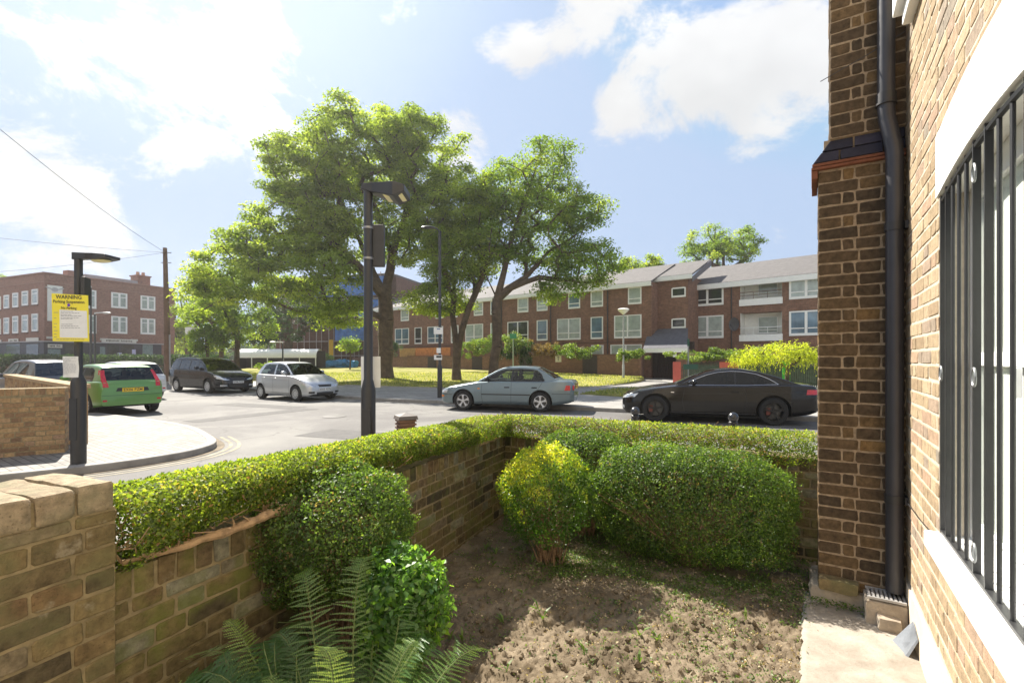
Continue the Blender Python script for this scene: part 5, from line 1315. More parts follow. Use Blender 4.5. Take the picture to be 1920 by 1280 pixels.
coupe = Car(spec(L=4.63, W=1.85, paint=coupe_p, rim='dark', wr=.335, wheels=(.84, 3.60), crown=.04, tumble=.52, glass=cglass_d,
    plan=[(0, .66), (.04, .76), (.12, .85), (.3, .94), (.7, .99), (1.2, 1), (3.4, 1), (4.0, .98), (4.4, .91), (4.55, .84), (4.63, .74)],
    deck=[(0, .58), (.04, .64), (.12, .69), (.35, .77), (.8, .86), (1.3, .925), (1.6, .935), (3.0, .945), (3.8, .985), (4.2, .985), (4.5, .965), (4.58, .93), (4.63, .84)],
    sill=[(0, .30), (.1, .19), (.5, .17), (3.9, .19), (4.4, .26), (4.63, .34)],
    roofl=[(1.25, .90), (1.38, .945), (1.75, 1.12), (2.1, 1.27), (2.35, 1.335), (2.65, 1.368), (2.95, 1.36), (3.3, 1.305), (3.7, 1.19), (4.05, 1.055), (4.25, .985)],
    gx=(1.27, 4.25), cab=(1.45, 3.9), wsx=(1.4, 2.3), rwx=(3.25, 4.1), sidex=(1.62, 3.72), beltgap=.035,
    wtop=[(1.55, .95), (1.75, 1.06), (2.1, 1.20), (2.35, 1.265), (2.65, 1.295), (2.95, 1.285), (3.25, 1.23), (3.5, 1.13), (3.72, .99)],
    pillars=[(2.75, .02, .08, 1)], doors=((1.5, 2.76), (2.76, 3.8)),
    lines=[([(1.56, .92), (1.50, .55), (1.56, .25)],), ([(2.95, .93), (3.0, .6), (2.9, .25)],), ([(1.2, .26), (3.2, .26)], .03), ([(.55, .72), (4.35, .80)], .006)],
    trimline=(1.66, 3.72), handles=[(2.74, .80)], handle_m=coupe_p, mirror_m=coupe_p, mirror=(1.78, .99),
    nose=[('headlight', lamp_m, [(.42, .58), (.62, .585), (.80, .61)], [(.42, .67), (.62, .69), (.80, .70)]), ('fog_lamp', lamp_m, [(.60, .33), (.72, .33)], [(.60, .41), (.72, .41)])],
    nose_c=[('grille', trim_m, [(-.34, .33), (.34, .33)], [(-.42, .64), (.42, .64)])],
    tail=[('tail_light', red_m, [(.48, .75), (.85, .76)], [(.48, .87), (.83, .875)])],
    sides=[('tail_light', red_m, [(4.42, .77), (4.54, .77)], [(4.38, .87), (4.50, .87)]), ('headlight', lamp_m, [(.05, .60), (.32, .63)], [(.1, .68), (.42, .73)]), ('side_repeater', lamp_m, [(1.22, .76), (1.30, .76)], [(1.22, .78), (1.30, .78)])],
    plates=[(False, .42, pw_m, 'LB59 VKR'), (True, .60, py_m, 'LB59 VKR')]))
yaris_p = paint('silver_metallic', (.52, .54, .56), .5, .32)
hatch = Car(spec(L=3.62, W=1.66, paint=yaris_p, rim='trim', wr=.29, wheels=(.68, 3.05), crown=.05, tumble=.34,
    plan=[(0, .66), (.05, .78), (.15, .87), (.35, .95), (.7, .99), (1.0, 1), (3.0, 1), (3.3, .96), (3.5, .90), (3.62, .80)],
    deck=[(0, .56), (.05, .63), (.15, .71), (.4, .83), (.75, .93), (1.0, .96), (3.2, 1.0), (3.45, 1.0), (3.55, .96), (3.62, .86)],
    sill=[(0, .27), (.1, .20), (.5, .19), (3.2, .21), (3.5, .27), (3.62, .33)],
    roofl=[(.80, .93), (.92, .97), (1.25, 1.20), (1.5, 1.36), (1.7, 1.44), (2.0, 1.485), (2.5, 1.49), (2.9, 1.46), (3.12, 1.41), (3.3, 1.26), (3.48, 1.02), (3.52, .98)],
    gx=(.82, 3.52), cab=(1.0, 3.3), wsx=(.95, 1.66), rwx=(3.14, 3.46), sidex=(1.18, 3.12),
    wtop=[(1.05, 1.0), (1.18, 1.08), (1.45, 1.26), (1.65, 1.37), (1.8, 1.39), (2.75, 1.38), (2.95, 1.34), (3.12, 1.12)],
    pillars=[(2.17, .045, .03, 0)], doors=((1.0, 2.18), (2.18, 3.3)),
    lines=[([(1.12, .95), (1.06, .6), (1.12, .26)],), ([(2.17, .97), (2.15, .26)],), ([(2.95, .97), (2.85, .72), (2.68, .5)],), ([(1.0, .30), (2.7, .30)], .012)],
    handles=[(2.02, .86), (2.82, .88)], handle_m=yaris_p, mirror_m=yaris_p, mirror=(1.38, 1.04),
    nose=[('headlight', lamp_m, [(.38, .56), (.55, .55), (.78, .62)], [(.42, .62), (.58, .70), (.76, .80)]), ('fog_lamp', trim_m, [(.45, .30), (.66, .31)], [(.45, .38), (.66, .38)])],
    nose_c=[('grille', trim_m, [(-.26, .55), (.26, .55)], [(-.30, .635), (.30, .635)]), ('lower_grille', trim_m, [(-.36, .26), (.36, .26)], [(-.36, .345), (.36, .345)])],
    tail=[('tail_light', red_m, [(.58, .80), (.74, .80)], [(.58, .93), (.72, .93)])],
    sides=[('headlight', lamp_m, [(.05, .60), (.26, .68)], [(.16, .70), (.36, .80)])],
    plates=[(False, .45, pw_m, 'KR03 XDN'), (True, .70, py_m, 'KR03 XDN')]))
mpv_p = paint('black_blue_metallic', (.008, .009, .013), .0, .12)
mpv = Car(spec(L=4.82, W=1.88, paint=mpv_p, rim='trim', wr=.33, wheels=(.92, 3.77), crown=.05, tumble=.30, glass=glassmat('car_glass_dark', (.16, .19, .21), .5),
    plan=[(0, .66), (.05, .78), (.15, .87), (.35, .95), (.8, .99), (1.2, 1), (4.0, 1), (4.45, .96), (4.7, .90), (4.82, .82)],
    deck=[(0, .62), (.05, .70), (.15, .78), (.45, .90), (.85, 1.0), (1.2, 1.05), (4.3, 1.12), (4.6, 1.12), (4.75, 1.05), (4.82, .95)],
    sill=[(0, .28), (.1, .20), (.5, .19), (4.2, .21), (4.6, .27), (4.82, .33)],
    roofl=[(.95, 1.0), (1.1, 1.06), (1.5, 1.33), (1.85, 1.53), (2.1, 1.62), (2.5, 1.68), (3.2, 1.70), (3.9, 1.68), (4.3, 1.62), (4.5, 1.45), (4.68, 1.16), (4.72, 1.10)],
    gx=(.97, 4.72), cab=(1.2, 4.4), wsx=(1.14, 2.06), rwx=(4.33, 4.62), sidex=(1.35, 4.42),
    wtop=[(1.25, 1.06), (1.4, 1.17), (1.7, 1.36), (2.0, 1.50), (2.2, 1.55), (3.9, 1.56), (4.2, 1.52), (4.42, 1.28)],
    pillars=[(1.92, .03, .1, 1), (2.72, .04, .04, 1), (3.68, .04, -.04, 1)], doors=((1.2, 1.93), (1.93, 2.73), (2.73, 3.68), (3.68, 4.5)),
    lines=[([(1.62, 1.05), (1.52, .6), (1.58, .28)],), ([(2.72, 1.07), (2.70, .28)],), ([(3.72, 1.08), (3.60, .75), (3.30, .5)],), ([(1.4, .36), (3.2, .36)], .02)],
    handles=[(2.55, .97), (3.5, .98)], handle_m=mpv_p, mirror_m=mpv_p, mirror=(1.82, 1.15),
    nose=[('headlight', lamp_m, [(.40, .63), (.6, .62), (.86, .70)], [(.44, .71), (.64, .76), (.86, .86)]), ('fog_lamp', lamp_m, [(.50, .34), (.78, .34)], [(.52, .41), (.78, .41)])],
    nose_c=[('grille', trim_m, [(-.30, .64), (.30, .64)], [(-.34, .74), (.34, .74)]), ('lower_grille', trim_m, [(-.42, .28), (.42, .28)], [(-.42, .42), (.42, .42)])],
    tail=[('tail_light', red_m, [(.68, .80), (.84, .80)], [(.68, 1.0), (.82, 1.0)])],
    sides=[('headlight', lamp_m, [(.06, .68), (.42, .78)], [(.18, .80), (.5, .88)])],
    plates=[(False, .53, pw_m, 'LD58 TWP'), (True, .85, py_m, 'LD58 TWP')]))
green_p = paint('apple_green', (.13, .30, .065), .2, .3)
def fiesta(p, L_=3.92, H=1.46, glass=cglass): 
    k = H/1.46
    return Car(spec(L=L_, W=1.70, paint=p, rim='trim', wr=.30, wheels=(.75, 3.20), crown=.04, tumble=.34, glass=glass,
    plan=[(0, .66), (.05, .78), (.15, .87), (.35, .95), (.7, .99), (1.0, 1), (3.2, 1), (3.6, .975), (3.82, .93), (3.92, .87)],
    deck=[(0, .56), (.05, .62), (.15, .68), (.4, .77), (.8, .87), (1.15, .93), (3.3, .97), (3.72, .985), (3.86, .97), (3.92, .80)],
    sill=[(0, .27), (.1, .20), (.5, .19), (3.4, .21), (3.75, .27), (3.92, .30)],
    roofl=[(.98, .90), (1.12, .945), (1.45, 1.16), (1.75, 1.33*k), (1.95, 1.41*k), (2.3, 1.455*k), (2.8, 1.46*k), (3.3, 1.42*k), (3.5, 1.38*k), (3.66, 1.18*k), (3.84, .98), (3.88, .95)],
    gx=(1.0, 3.88), cab=(1.15, 3.6), wsx=(1.15, 1.9), rwx=(3.50, 3.82), sidex=(1.35, 3.30),
    wtop=[(1.25, .95), (1.4, 1.05), (1.65, 1.2*k), (1.9, 1.31*k), (2.1, 1.345*k), (3.0, 1.34*k), (3.2, 1.28*k), (3.3, 1.12)],
    pillars=[(2.42, .05, .03, 1)], doors=((1.2, 2.43), (2.43, 3.5)),
    lines=[([(1.30, .93), (1.26, .6), (1.30, .26)],), ([(2.42, .95), (2.40, .26)],), ([(3.22, .95), (3.05, .7), (2.85, .5)],)],
    handles=[(2.27, .84), (3.05, .85)], handle_m=p, mirror_m=p, mirror=(1.58, 1.0),
    nose=[('headlight', lamp_m, [(.40, .54), (.78, .58)], [(.42, .66), (.78, .74)])], nose_c=[('grille', trim_m, [(-.4, .30), (.4, .30)], [(-.4, .44), (.4, .44)])],
    tail=[('rear_reflector', red_m, [(.60, .42), (.70, .42)], [(.60, .47), (.70, .47)])],
    tail_c=[('plate_recess', trim_m, [(-.40, .70), (.40, .70)], [(-.36, .80), (.36, .80)]), ('bumper_line', trim_m, [(-.72, .585), (.72, .585)], [(-.72, .593), (.72, .593)])],
    sides=[], plates=[(True, .735, py_m, 'EX06 PZM'), (False, .40, pw_m, 'EX06 PZM')]))
def tall_lamps(cr, x0=3.42, zlo=.82, zhi=1.30, w_=.10):
    """upright tail lamps on the rear corner pillars"""
    for sd in (1, -1):
        b = MB(); n_ = 8; vs = []
        for i in range(n_+1):
            z = zlo+(zhi-zlo)*i/n_
            zz = max(z, cr.top(3.8)+.005)
            # back edge of the shell at this height
            xb = 3.92
            for x in np.arange(3.92, 3.2, -.01):
                if (cr.roof(x) if x < 3.88 else 0) >= z or cr.top(x) >= z: xb = x; break
            y = cr.gs(min(xb, 3.86), z) if z > cr.top(xb)-.01 else cr.side_y(xb, z)
            ww = w_*(1.25-.5*i/n_)
            vs += [(cr.X(xb-.13), sd*(y+.012), z), (cr.X(xb)-.012, sd*(y+.004), z), (cr.X(xb)-.02, sd*(y-ww), z)]
        fs = []
        for i in range(n_):
            for k in (0, 1): f = (i*3+k, i*3+k+1, i*3+4+k, i*3+3+k); fs.append(f if sd < 0 else f[::-1])
        b.add(vs, fs); b.build('tail_light', red_m, cr.car, smooth=True)
def place(cr, name, label, p_front, p_rear, wheels, group='cars parked along the street'):
    """front/rear near-side wheel contact points -> car transform"""
    f, r_ = Vector(p_front), Vector(p_rear); d = (f-r_).normalized(); mid = (f+r_)/2
    return cr.build(name, label, tuple(mid) + (0,), 0, group)
def put(cr, name, label, wheel_mid, heading, side):
    """wheel_mid: ground midpoint between the visible wheels; side: +1 when the left flank faces us"""
    d = Vector(heading).normalized(); lf = Vector((-d.y, d.x)); sm = (cr.wheels[0]+cr.wheels[1])/2
    c_ = Vector(wheel_mid) - lf*side*(cr.W2-.1) + d*(sm-cr.L_/2)
    return cr.build(name, label, (c_.x, c_.y, 0), math.atan2(d.y, d.x), 'cars parked along the street')
put(sedan, 'parked_car', 'blue-grey four door saloon with silver star wheels parked at the far kerb', ((-1.58+.93)/2, (15.3+14.75)/2), (-2.51, .60), 1)
put(coupe, 'parked_car', 'black two door coupe with black wheels parked at the right', ((3.76+6.35)/2, 12.2), (-2.6, .72), 1)
put(hatch, 'parked_car', 'silver small hatchback facing right, nose beside the near lamp post', ((-8.14-10.25)/2, (18.45+19.75)/2), (2.1, -1.35), -1)
put(mpv, 'parked_car', 'black people carrier parked behind the silver hatchback', ((-14.1-16.7)/2, (22.7+24.0)/2), (2.55, -1.5), -1)
f1 = fiesta(green_p)
hdg = Vector((-.85, .53)); ax = Vector((-11.6, 14.4)); c_ = ax + hdg.normalized()*(3.20-3.92/2)
f1.build('parked_car', 'green hatchback with yellow rear plate behind the corner lamp post', (c_.x, c_.y, 0), math.atan2(hdg.y, hdg.x), 'cars parked along the street'); tall_lamps(f1)
grey_p = paint('grey_metallic', (.10, .105, .12), .3, .3)
f2 = fiesta(grey_p, 3.92, 1.58, glassmat('car_glass_mid', (.2, .25, .28), .5)); f2.plates = [(True, .80, py_m, 'EN61 UVT'), (False, .40, pw_m, 'EN61 UVT')]
f2.tail = [('tail_light', red_m, [(.40, .86), (.62, .84), (.84, .87)], [(.40, .93), (.62, .955), (.84, .96)])]
hd2 = Vector((-.90, .43)); ax = Vector((-16.55, 17.4)); c_ = ax + hd2.normalized()*(3.20-3.92/2)
f2.build('parked_car', 'grey estate car with red rear lights at the left edge, beyond the low wall', (c_.x, c_.y, 0), math.atan2(hd2.y, hd2.x), 'cars parked along the street')
f3 = fiesta(paint('pale_silver', (.66, .66, .66), .3, .3), 3.92, 1.50)
hd3 = Vector((-.86, .51)); ax = Vector((-16.1, 20.0)); c_ = ax
f3.build('parked_car', 'pale silver car whose roof shows above the green hatchback', (c_.x, c_.y, 0), math.atan2(hd3.y, hd3.x), 'cars parked along the street')
# ================================================ buildings
tb = walltex('terrace_brick', (.155, .070, .042), (.235, .115, .072), (.20, .15, .12), .22)
pbk = walltex('pub_brick', (.20, .085, .062), (.28, .13, .10), (.24, .18, .15), .15)
slate = M('slate_roof', (.115, .108, .105), .85, var=.2, scale=3, bump=.3, bscale=8)
slate_d = M('porch_slate', (.10, .10, .115), .85, var=.25, scale=4, bump=.4, bscale=8)
wg_blue = M('window_glass_sky', (.12, .20, .27), .06, var=.45, scale=.8, spec=1.0); wg_grey = M('window_glass_net', (.36, .42, .40), .12, var=.25, scale=2.2, spec=.9)
wg_dark = M('window_glass_dark', (.035, .04, .042), .05, var=.3, spec=1.0); navy = M('navy_shopfront', (.030, .032, .055), .5, var=.15)
class Facade:
    """vertical wall plane through (X,Y) at a pixel column, running along dir; u grows to the right"""
    def __init__(s, px, Y, d):
        s.p = Vector(((px-960)/907*Y, Y)); s.d = Vector(d).normalized(); s.rz = math.atan2(s.d.y, s.d.x)
    def u(s, px):
        k = (px-960)/907; return (k*s.p.y - s.p.x)/(s.d.x - k*s.d.y)
    def z(s, px, py): Y = s.p.y + s.d.y*s.u(px); return CAM_H + (672-py)*Y/907
def window(par, u0, u1, z0, z1, kind=2, glass=None, y=0.0, rail=.70, fr=.09, name='window'):
    """frame standing in the wall face, panes behind"""
    if glass is None: glass = wg_grey
    b = MB(); f = fr; t0, t1 = y-.06, y+.03
    b.b2((u0, t0, z0-.05), (u1, t1, z0+f)); b.b2((u0, t0, z1-f*.8), (u1, t1, z1)); b.b2((u0, t0, z0+f), (u0+f, t1, z1-f*.8)); b.b2((u1-f, t0, z0+f), (u1, t1, z1-f*.8))
    if kind >= 2:
        for k in range(1, kind): m = u0+(u1-u0)*k/kind; b.b2((m-f*.65, t0+.004, z0+f), (m+f*.65, t1, z1-f*.8))
    zr = z0+(z1-z0)*(1-rail)
    for k in range(max(1, kind)):
        a_ = u0+(u1-u0)*k/max(1, kind); c_ = u0+(u1-u0)*(k+1)/max(1, kind); b.b2((a_+f*.9, t0+.008, zr-.035), (c_-f*.9, t1, zr+.035))
    w_ = b.build(name, m_wframe, par)
    MB().b2((u0+f*.5, y-.02, z0+f*.5), (u1-f*.5, y-.008, z1-f*.5)).build('pane', glass, w_)
    return w_
# ---------- long brick terrace
FA = Facade(1203, 38.0, (.787, -.617))
terr = thing('terrace', 'three storey brick terrace with white framed windows behind the trees', 'building', (FA.p.x, FA.p.y, 0), FA.rz)
uL, uR = FA.u(690), FA.u(1221.5)
ez = FA.z(1203, 529.5)
b = MB(); b.b2((uL, 0, -.3), (uR, 9, ez)); b.build('wall', tb, terr)
RB = 3.6                                            # set back of the middle bay
# middle bay, set well back between the two blocks
FMn = Vector((-FA.d.y, FA.d.x)); MS = 1.3
class _F(Facade):
    def __init__(s, p, d): s.p = p; s.d = d
FM = _F(FA.p + FMn*MS, FA.d); FPo = _F(FA.p - FMn*2.0, FA.d)
uM0, uM1 = uR-.4, FM.u(1290); ez2 = FM.z(1228, 521.5)
b = MB(); b.b2((uR-2, MS, -.3), (uM1, 8.0, ez2)); b.build('wall', tb, terr)
# roofs
def roof(par, u0, u1, y0, y1, z0, z1, m, over=.3, th=.14, fascia=.30, name='roof'):
    b = MB(); s0 = y0-over; dz = (z1-z0)/(y1-y0); zz = z0-dz*over
    b.add([(u0, s0, zz), (u1, s0, zz), (u1, y1, z1), (u0, y1, z1), (u0, s0, zz+th), (u1, s0, zz+th), (u1, y1, z1+th), (u0, y1, z1+th)], [(3, 2, 1, 0), (4, 5, 6, 7), (0, 1, 5, 4), (1, 2, 6, 5), (2, 3, 7, 6), (3, 0, 4, 7)])
    ro = b.build(name, m, par); b = MB(); b.b2((u0, s0-.03, zz-fascia+.08), (u1, s0-.003, zz+th*.8)); b.b2((u0, s0, zz-fascia+.085), (u1, y0+.01, zz-fascia+.10)); b.build('fascia', m_wframe, ro); return ro
roof(terr, uL, uR+.1, 0, 5.0, ez, ez+2.0, slate)
roof(terr, uR-.3, uM1+.42, MS, MS+4.4, ez2, ez2+1.7, slate)
b = MB(); b.add([(uM1+.425, MS-.35, ez2-.22), (uM1+.5, MS-.35, ez2-.22), (uM1+.5, MS+4.4, ez2+1.82), (uM1+.425, MS+4.4, ez2+1.82), (uM1+.425, MS-.35, ez2-.6), (uM1+.5, MS-.35, ez2-.6), (uM1+.5, MS+4.4, ez2+1.3), (uM1+.425, MS+4.4, ez2+1.3)], [(0, 1, 2, 3), (7, 6, 5, 4), (4, 5, 1, 0), (5, 6, 2, 1), (6, 7, 3, 2), (7, 4, 0, 3)]); b.build('verge', M('lead_verge', (.14, .13, .14), .7), terr)
top_w = [(752, 767), (817, 831), (846, 858), (889, 906), (920, 930), (971, 991), (1007, 1027), (1066, 1088), (1108, 1131), (1178, 1203)]
f1w = [(741, 767, 2), (778, 791, 1), (802, 831, 2), (846, 860, 1), (873, 906, 2), (920, 930, 1), (952, 991, 2), (1007, 1027, 1), (1045, 1089, 2), (1108, 1131, 1), (1152, 1203, 2)]
zt0, zt1 = FA.z(1190, 569), FA.z(1190, 535.5); z10, z11 = FA.z(1203, 632), FA.z(1203, 589)
GL = [wg_grey, wg_blue, wg_grey, wg_dark, wg_grey, wg_blue, wg_grey]
for i, (a_, c_) in enumerate(top_w): window(terr, FA.u(a_), FA.u(c_), zt0, min(zt1, ez-.33), 1, [wg_grey, wg_blue, wg_grey][i % 3])
for i, (a_, c_, k) in enumerate(f1w): window(terr, FA.u(a_), FA.u(c_), z10, z11, k, [wg_blue, wg_dark, wg_blue, wg_grey, wg_grey, wg_grey, wg_dark, wg_blue, wg_grey, wg_blue, wg_grey][i])
for a_, c_, k in ((1109, 1132, 1), (1145, 1204, 2), (1007, 1027, 1), (952, 975, 1)): window(terr, FA.u(a_), FA.u(c_), .75, 2.75, k, wg_grey)
# middle bay small windows
for (t_, bt) in ((539.5, 556), (597.5, 614)):
    window(terr, FM.u(1259.5), FM.u(1286), FM.z(1272, bt), FM.z(1272, t_), 1, wg_dark, y=MS, rail=.0, fr=.09)
# porch with lean-to roof over the passage
b = MB(); ua, ub_, uc, ud = FPo.u(1206), FPo.u(1290), FM.u(1217), FM.u(1290); zlo = FPo.z(1240, 655); zhi = FM.z(1250, 619)
b.add([(ua, -2.0, zlo), (ub_, -2.0, zlo), (ud, MS-.01, zhi), (uc, MS-.01, zhi), (ua, -2.0, zlo+.1), (ub_, -2.0, zlo+.1), (ud, MS-.01, zhi+.12), (uc, MS-.01, zhi+.12)], [(3, 2, 1, 0), (4, 5, 6, 7), (0, 1, 5, 4), (1, 2, 6, 5), (2, 3, 7, 6), (3, 0, 4, 7)])
po_ = b.build('porch_roof', slate_d, terr)
b = MB(); b.b2((ua, -2.04, zlo-.22), (ub_, -2.003, zlo+.09)); b.b2((FPo.u(1262), -2.03, zlo-.55), (FPo.u(1268), -1.9, zlo-.221)); b.build('fascia', m_wframe, po_)
b = MB(); b.b2((FPo.u(1266), -1.8, -.3), (FPo.u(1290), -1.5, zlo)); b.build('porch_wall', tb, terr)
b = MB(); g0, g1 = FPo.u(1203), FPo.u(1266); b.b2((g0, .2, -.3), (g1+.6, .4, zlo+.6)); n_ = 14
for k in range(n_): b.b2((g0+k*(g1+.6-g0)/n_, .1, -.3), (g0+k*(g1+.6-g0)/n_+.15, .19, zlo+.4))
b.build('passage_gate', M('brown_gate', (.045, .028, .024), .8, var=.2), terr)
# ---------- right block with balconies
FB = Facade(1327, 38.6, (.745, -.667))
blk = thing('flats', 'brick block of flats with recessed white balconies, left of the brick pier', 'building', (FB.p.x, FB.p.y, 0), FB.rz)
ub0 = FB.u(1288); ub1 = FB.u(1790); ezb = FB.z(1327, 533)
bal = (FB.u(1388), FB.u(1466.5)); bz = [(FB.z(1427, 637.5), FB.z(1427, 585)), (FB.z(1427, 570), FB.z(1427, 520.5))]
b = MB()
b.b2((ub0, 0, -.3), (bal[0], 9, ezb)); b.b2((bal[1], 0, -.3), (ub1, 9, ezb)); b.b2((bal[0], 0, -.3), (bal[1], 9, bz[0][0])); b.b2((bal[0], 0, bz[0][1]), (bal[1], 9, bz[1][0])); b.b2((bal[0], 1.1, bz[0][0]), (bal[1], 9, bz[0][1])); b.b2((bal[0], 1.1, bz[1][0]), (bal[1], 9, ezb))
b.b2((bal[0], 0, bz[1][1]), (bal[1], 1.1, ezb))
b.build('wall', tb, blk)
roof(blk, ub0-.25, ub1, 0, 5.2, ezb, ezb+2.15, slate, over=.35, fascia=.36)
cream = M('balcony_panel', (.86, .86, .82), .7, var=.05)
for i, (z0, z1) in enumerate(bz):
    b = MB(); b.b2((bal[0]+.005, 1.05, z0), (bal[1]-.005, 1.096, z1)); b.b2((bal[0]+.003, .05, z0+.3), (bal[0]+.03, 1.05, z1)); b.b2((bal[1]-.03, .05, z0+.3), (bal[1]-.003, 1.05, z1))
    bo2 = b.build('balcony', cream, blk)
    b = MB(); b.b2((bal[0]-.05, -.10, z0-.06), (bal[1]+.05, -.02, z0+.42)); b.b2((bal[0], -.02, z0-.06), (bal[1], 1.0, z0)); b.build('parapet', m_wframe, bo2)
    b = MB(); um = (bal[0]+bal[1])/2; b.tube([(bal[0], -.05, z0+.95), (bal[1], -.05, z0+.95)], .03, 6)
    if i: b.tube([(bal[0], -.05, z0+.72), (bal[1], -.05, z0+.72)], .02, 6)
    for q in (.33, .67): b.tube([(bal[0]+(bal[1]-bal[0])*q, -.05, z0+.4), (bal[0]+(bal[1]-bal[0])*q, -.05, z0+.95)], .02, 6)
    b.build('rail', M('balcony_rail', (.16, .10, .08), .6) if i else m_wframe, bo2)
    window(blk, um-.45, um+.95, z0+.75 if i else z0+.55, z1-.28, 1, wg_grey, y=1.0, rail=.8, fr=.07)
for (a_, c_, t_, bt, g_) in ((1297.5, 1357, 535.5, 572, wg_dark), (1297.5, 1357, 592, 633, wg_grey), (1480, 1545, 516, 558, wg_grey), (1480, 1545, 582, 627.5, wg_blue), (1600, 1660, 510, 552, wg_grey), (1600, 1660, 582, 627, wg_grey)):
    m_ = (a_+c_)/2; window(blk, FB.u(a_), FB.u(c_), FB.z(m_, bt), FB.z(m_, t_), 2, g_, rail=.72, fr=.13)
for (px, py, r_, m_, lab, nm) in ((1284, 584, .42, M('dish_grey', (.42, .42, .42), .6), 'light grey satellite dish on the wall left of the balconies', FM), (1379, 608, .52, M('dish_dark', (.12, .12, .13), .6), 'dark satellite dish beside the lower balcony', FB)):
    u_ = FB.u(px); z_ = FB.z(px, py); loc = FB.p + FB.d*u_ + Vector((FB.d.y, -FB.d.x))*.35
    d_ = thing('satellite_dish', lab, 'satellite dish', (loc.x, loc.y, z_), FB.rz-.5); b = MB()
    b.lathe([(.001, .10), (r_*.5, .075), (r_*.85, .03), (r_, 0), (r_*.85, .045), (.001, .12)], (0, 0, 0), 'y', 20); b.build('dish', m_, d_, smooth=True)
    b = MB(); b.tube([(0, .1, 0), (0, .45, -.1)], .03, 6); b.tube([(0, 0, -r_*.9), (0, -.35, -.05)], .015, 5); b.ell((0, -.36, -.04), (.05, .06, .05), 8, 5); b.build('arm', m_black, d_, smooth=True)
# ---------- garden walls of the terrace, with gates
def seg_wall(name, label, pts, z0f, h, m, th=.22, cop=None):
    o_ = thing(name, label, 'wall', (pts[0][0], pts[0][1], 0))
    for i in range(len(pts)-1):
        a_, c_ = Vector(pts[i]), Vector(pts[i+1]); d_ = c_-a_; L_ = d_.length; rz = math.atan2(d_.y, d_.x)
        b = MB(); b.b2((0, 0, -.3), (L_, th, h[i])); w_ = b.build('wall_run', m, o_); w_.location = (a_.x-pts[0][0], a_.y-pts[0][1], 0); w_.rotation_euler = (0, 0, rz)
        b = MB(); b.b2((-.01, -.02, h[i]+.001), (L_+.01, th+.02, h[i]+.05)); k = b.build('coping', M('brick_coping', (.14, .075, .055), .9, var=.2), w_)
        q = 0
        for g0 in np.arange(3.2, L_-1.2, 6.1):
            b = MB(); b.b2((g0, -.035, -.2), (g0+1.25, -.004, h[i]-.05)); b.build('gate', M('garden_gate', (.055, .042, .045), .8, var=.2), w_)
    return o_
def wp(px, py, zb): Y = 907*(CAM_H-zb)/(py-672); return ((px-960)/907*Y, Y)
tw = seg_wall('terrace_garden_wall', 'long low brick garden wall with dark gates along the back of the green', [(-20.5, 62), (-11.0, 50.8), (-1.9, 43.6), (9.4, 35.2), (10.0, 36.6)], None, [1.75, 1.85, 1.92, 1.92], walltex('garden_wall_brick', (.16, .075, .05), (.22, .11, .075), (.2, .15, .12), .2))
n2 = thing('wall_plate', 'small white plate on the long brick garden wall', 'sign', (3.75, 39.05, 1.35), math.atan2(-.60, .80)); MB().b2((-.28, -.02, 0), (.28, 0, .62)).build('plate', m_white, n2)
b = MB(); b.add([(-.05, -.024, .1), (.05, -.024, .1), (.05, -.024, .35), (.14, -.024, .35), (0, -.024, .52), (-.14, -.024, .35), (-.05, -.024, .35)], [(0, 1, 2, 3, 4, 5, 6)]); b.build('print', M('grey_ink2', (.35, .35, .35), .8), n2)
# orange timber fence panels above the wall on the left
fp = thing('timber_fence', 'orange timber fence panels rising behind the garden wall', 'fence', (-11.9, 52.0, 0), math.atan2(-.62, .785))
om = [M('orange_timber', (.50, .20, .075), .8, var=.25, scale=3), M('tan_timber', (.42, .25, .10), .8, var=.25, scale=3)]
for k in range(3):
    b = MB()
    for q in range(14): b.b2((-.3+k*2.6+q*.182, 0, .5), (-.3+k*2.6+q*.182+.17, .03+.01*(q % 2), 2.72))
    b.build('panel', om[0 if k else 1], fp)
# street lamp with a white bowl, and a green sign on a post
sl = thing('street_lamp', 'thin grey street lamp with a white bowl in front of the terrace', 'lamp post', (7.65, 33.2, .2)); b = MB(); b.lathe([(.09, 0), (.085, 1.0), (.06, 1.05), (.045, 4.5)], n=10); b.build('pole', M('galv_pole', (.42, .43, .42), .5, metal=.4), sl, smooth=True)
b = MB(); b.lathe([(.05, 4.45), (.18, 4.55), (.36, 4.72), (.40, 4.80), (.30, 4.86), (.001, 4.90)], n=18); b.build('bowl', m_white, sl, smooth=True)
gs_ = thing('sign_post', 'slim post with a small green sign behind the blue-grey saloon', 'sign', (.08, 34.5, .3)); b = MB(); b.tube([(0, 0, 0), (0, 0, 3.2)], .04, 8); b.build('post', M('pale_green_post', (.30, .38, .30), .6), gs_, smooth=True)
MB().b2((-.24, -.06, 2.75), (.24, -.045, 3.1)).build('plate', M('green_plate', (.05, .28, .16), .5), gs_)
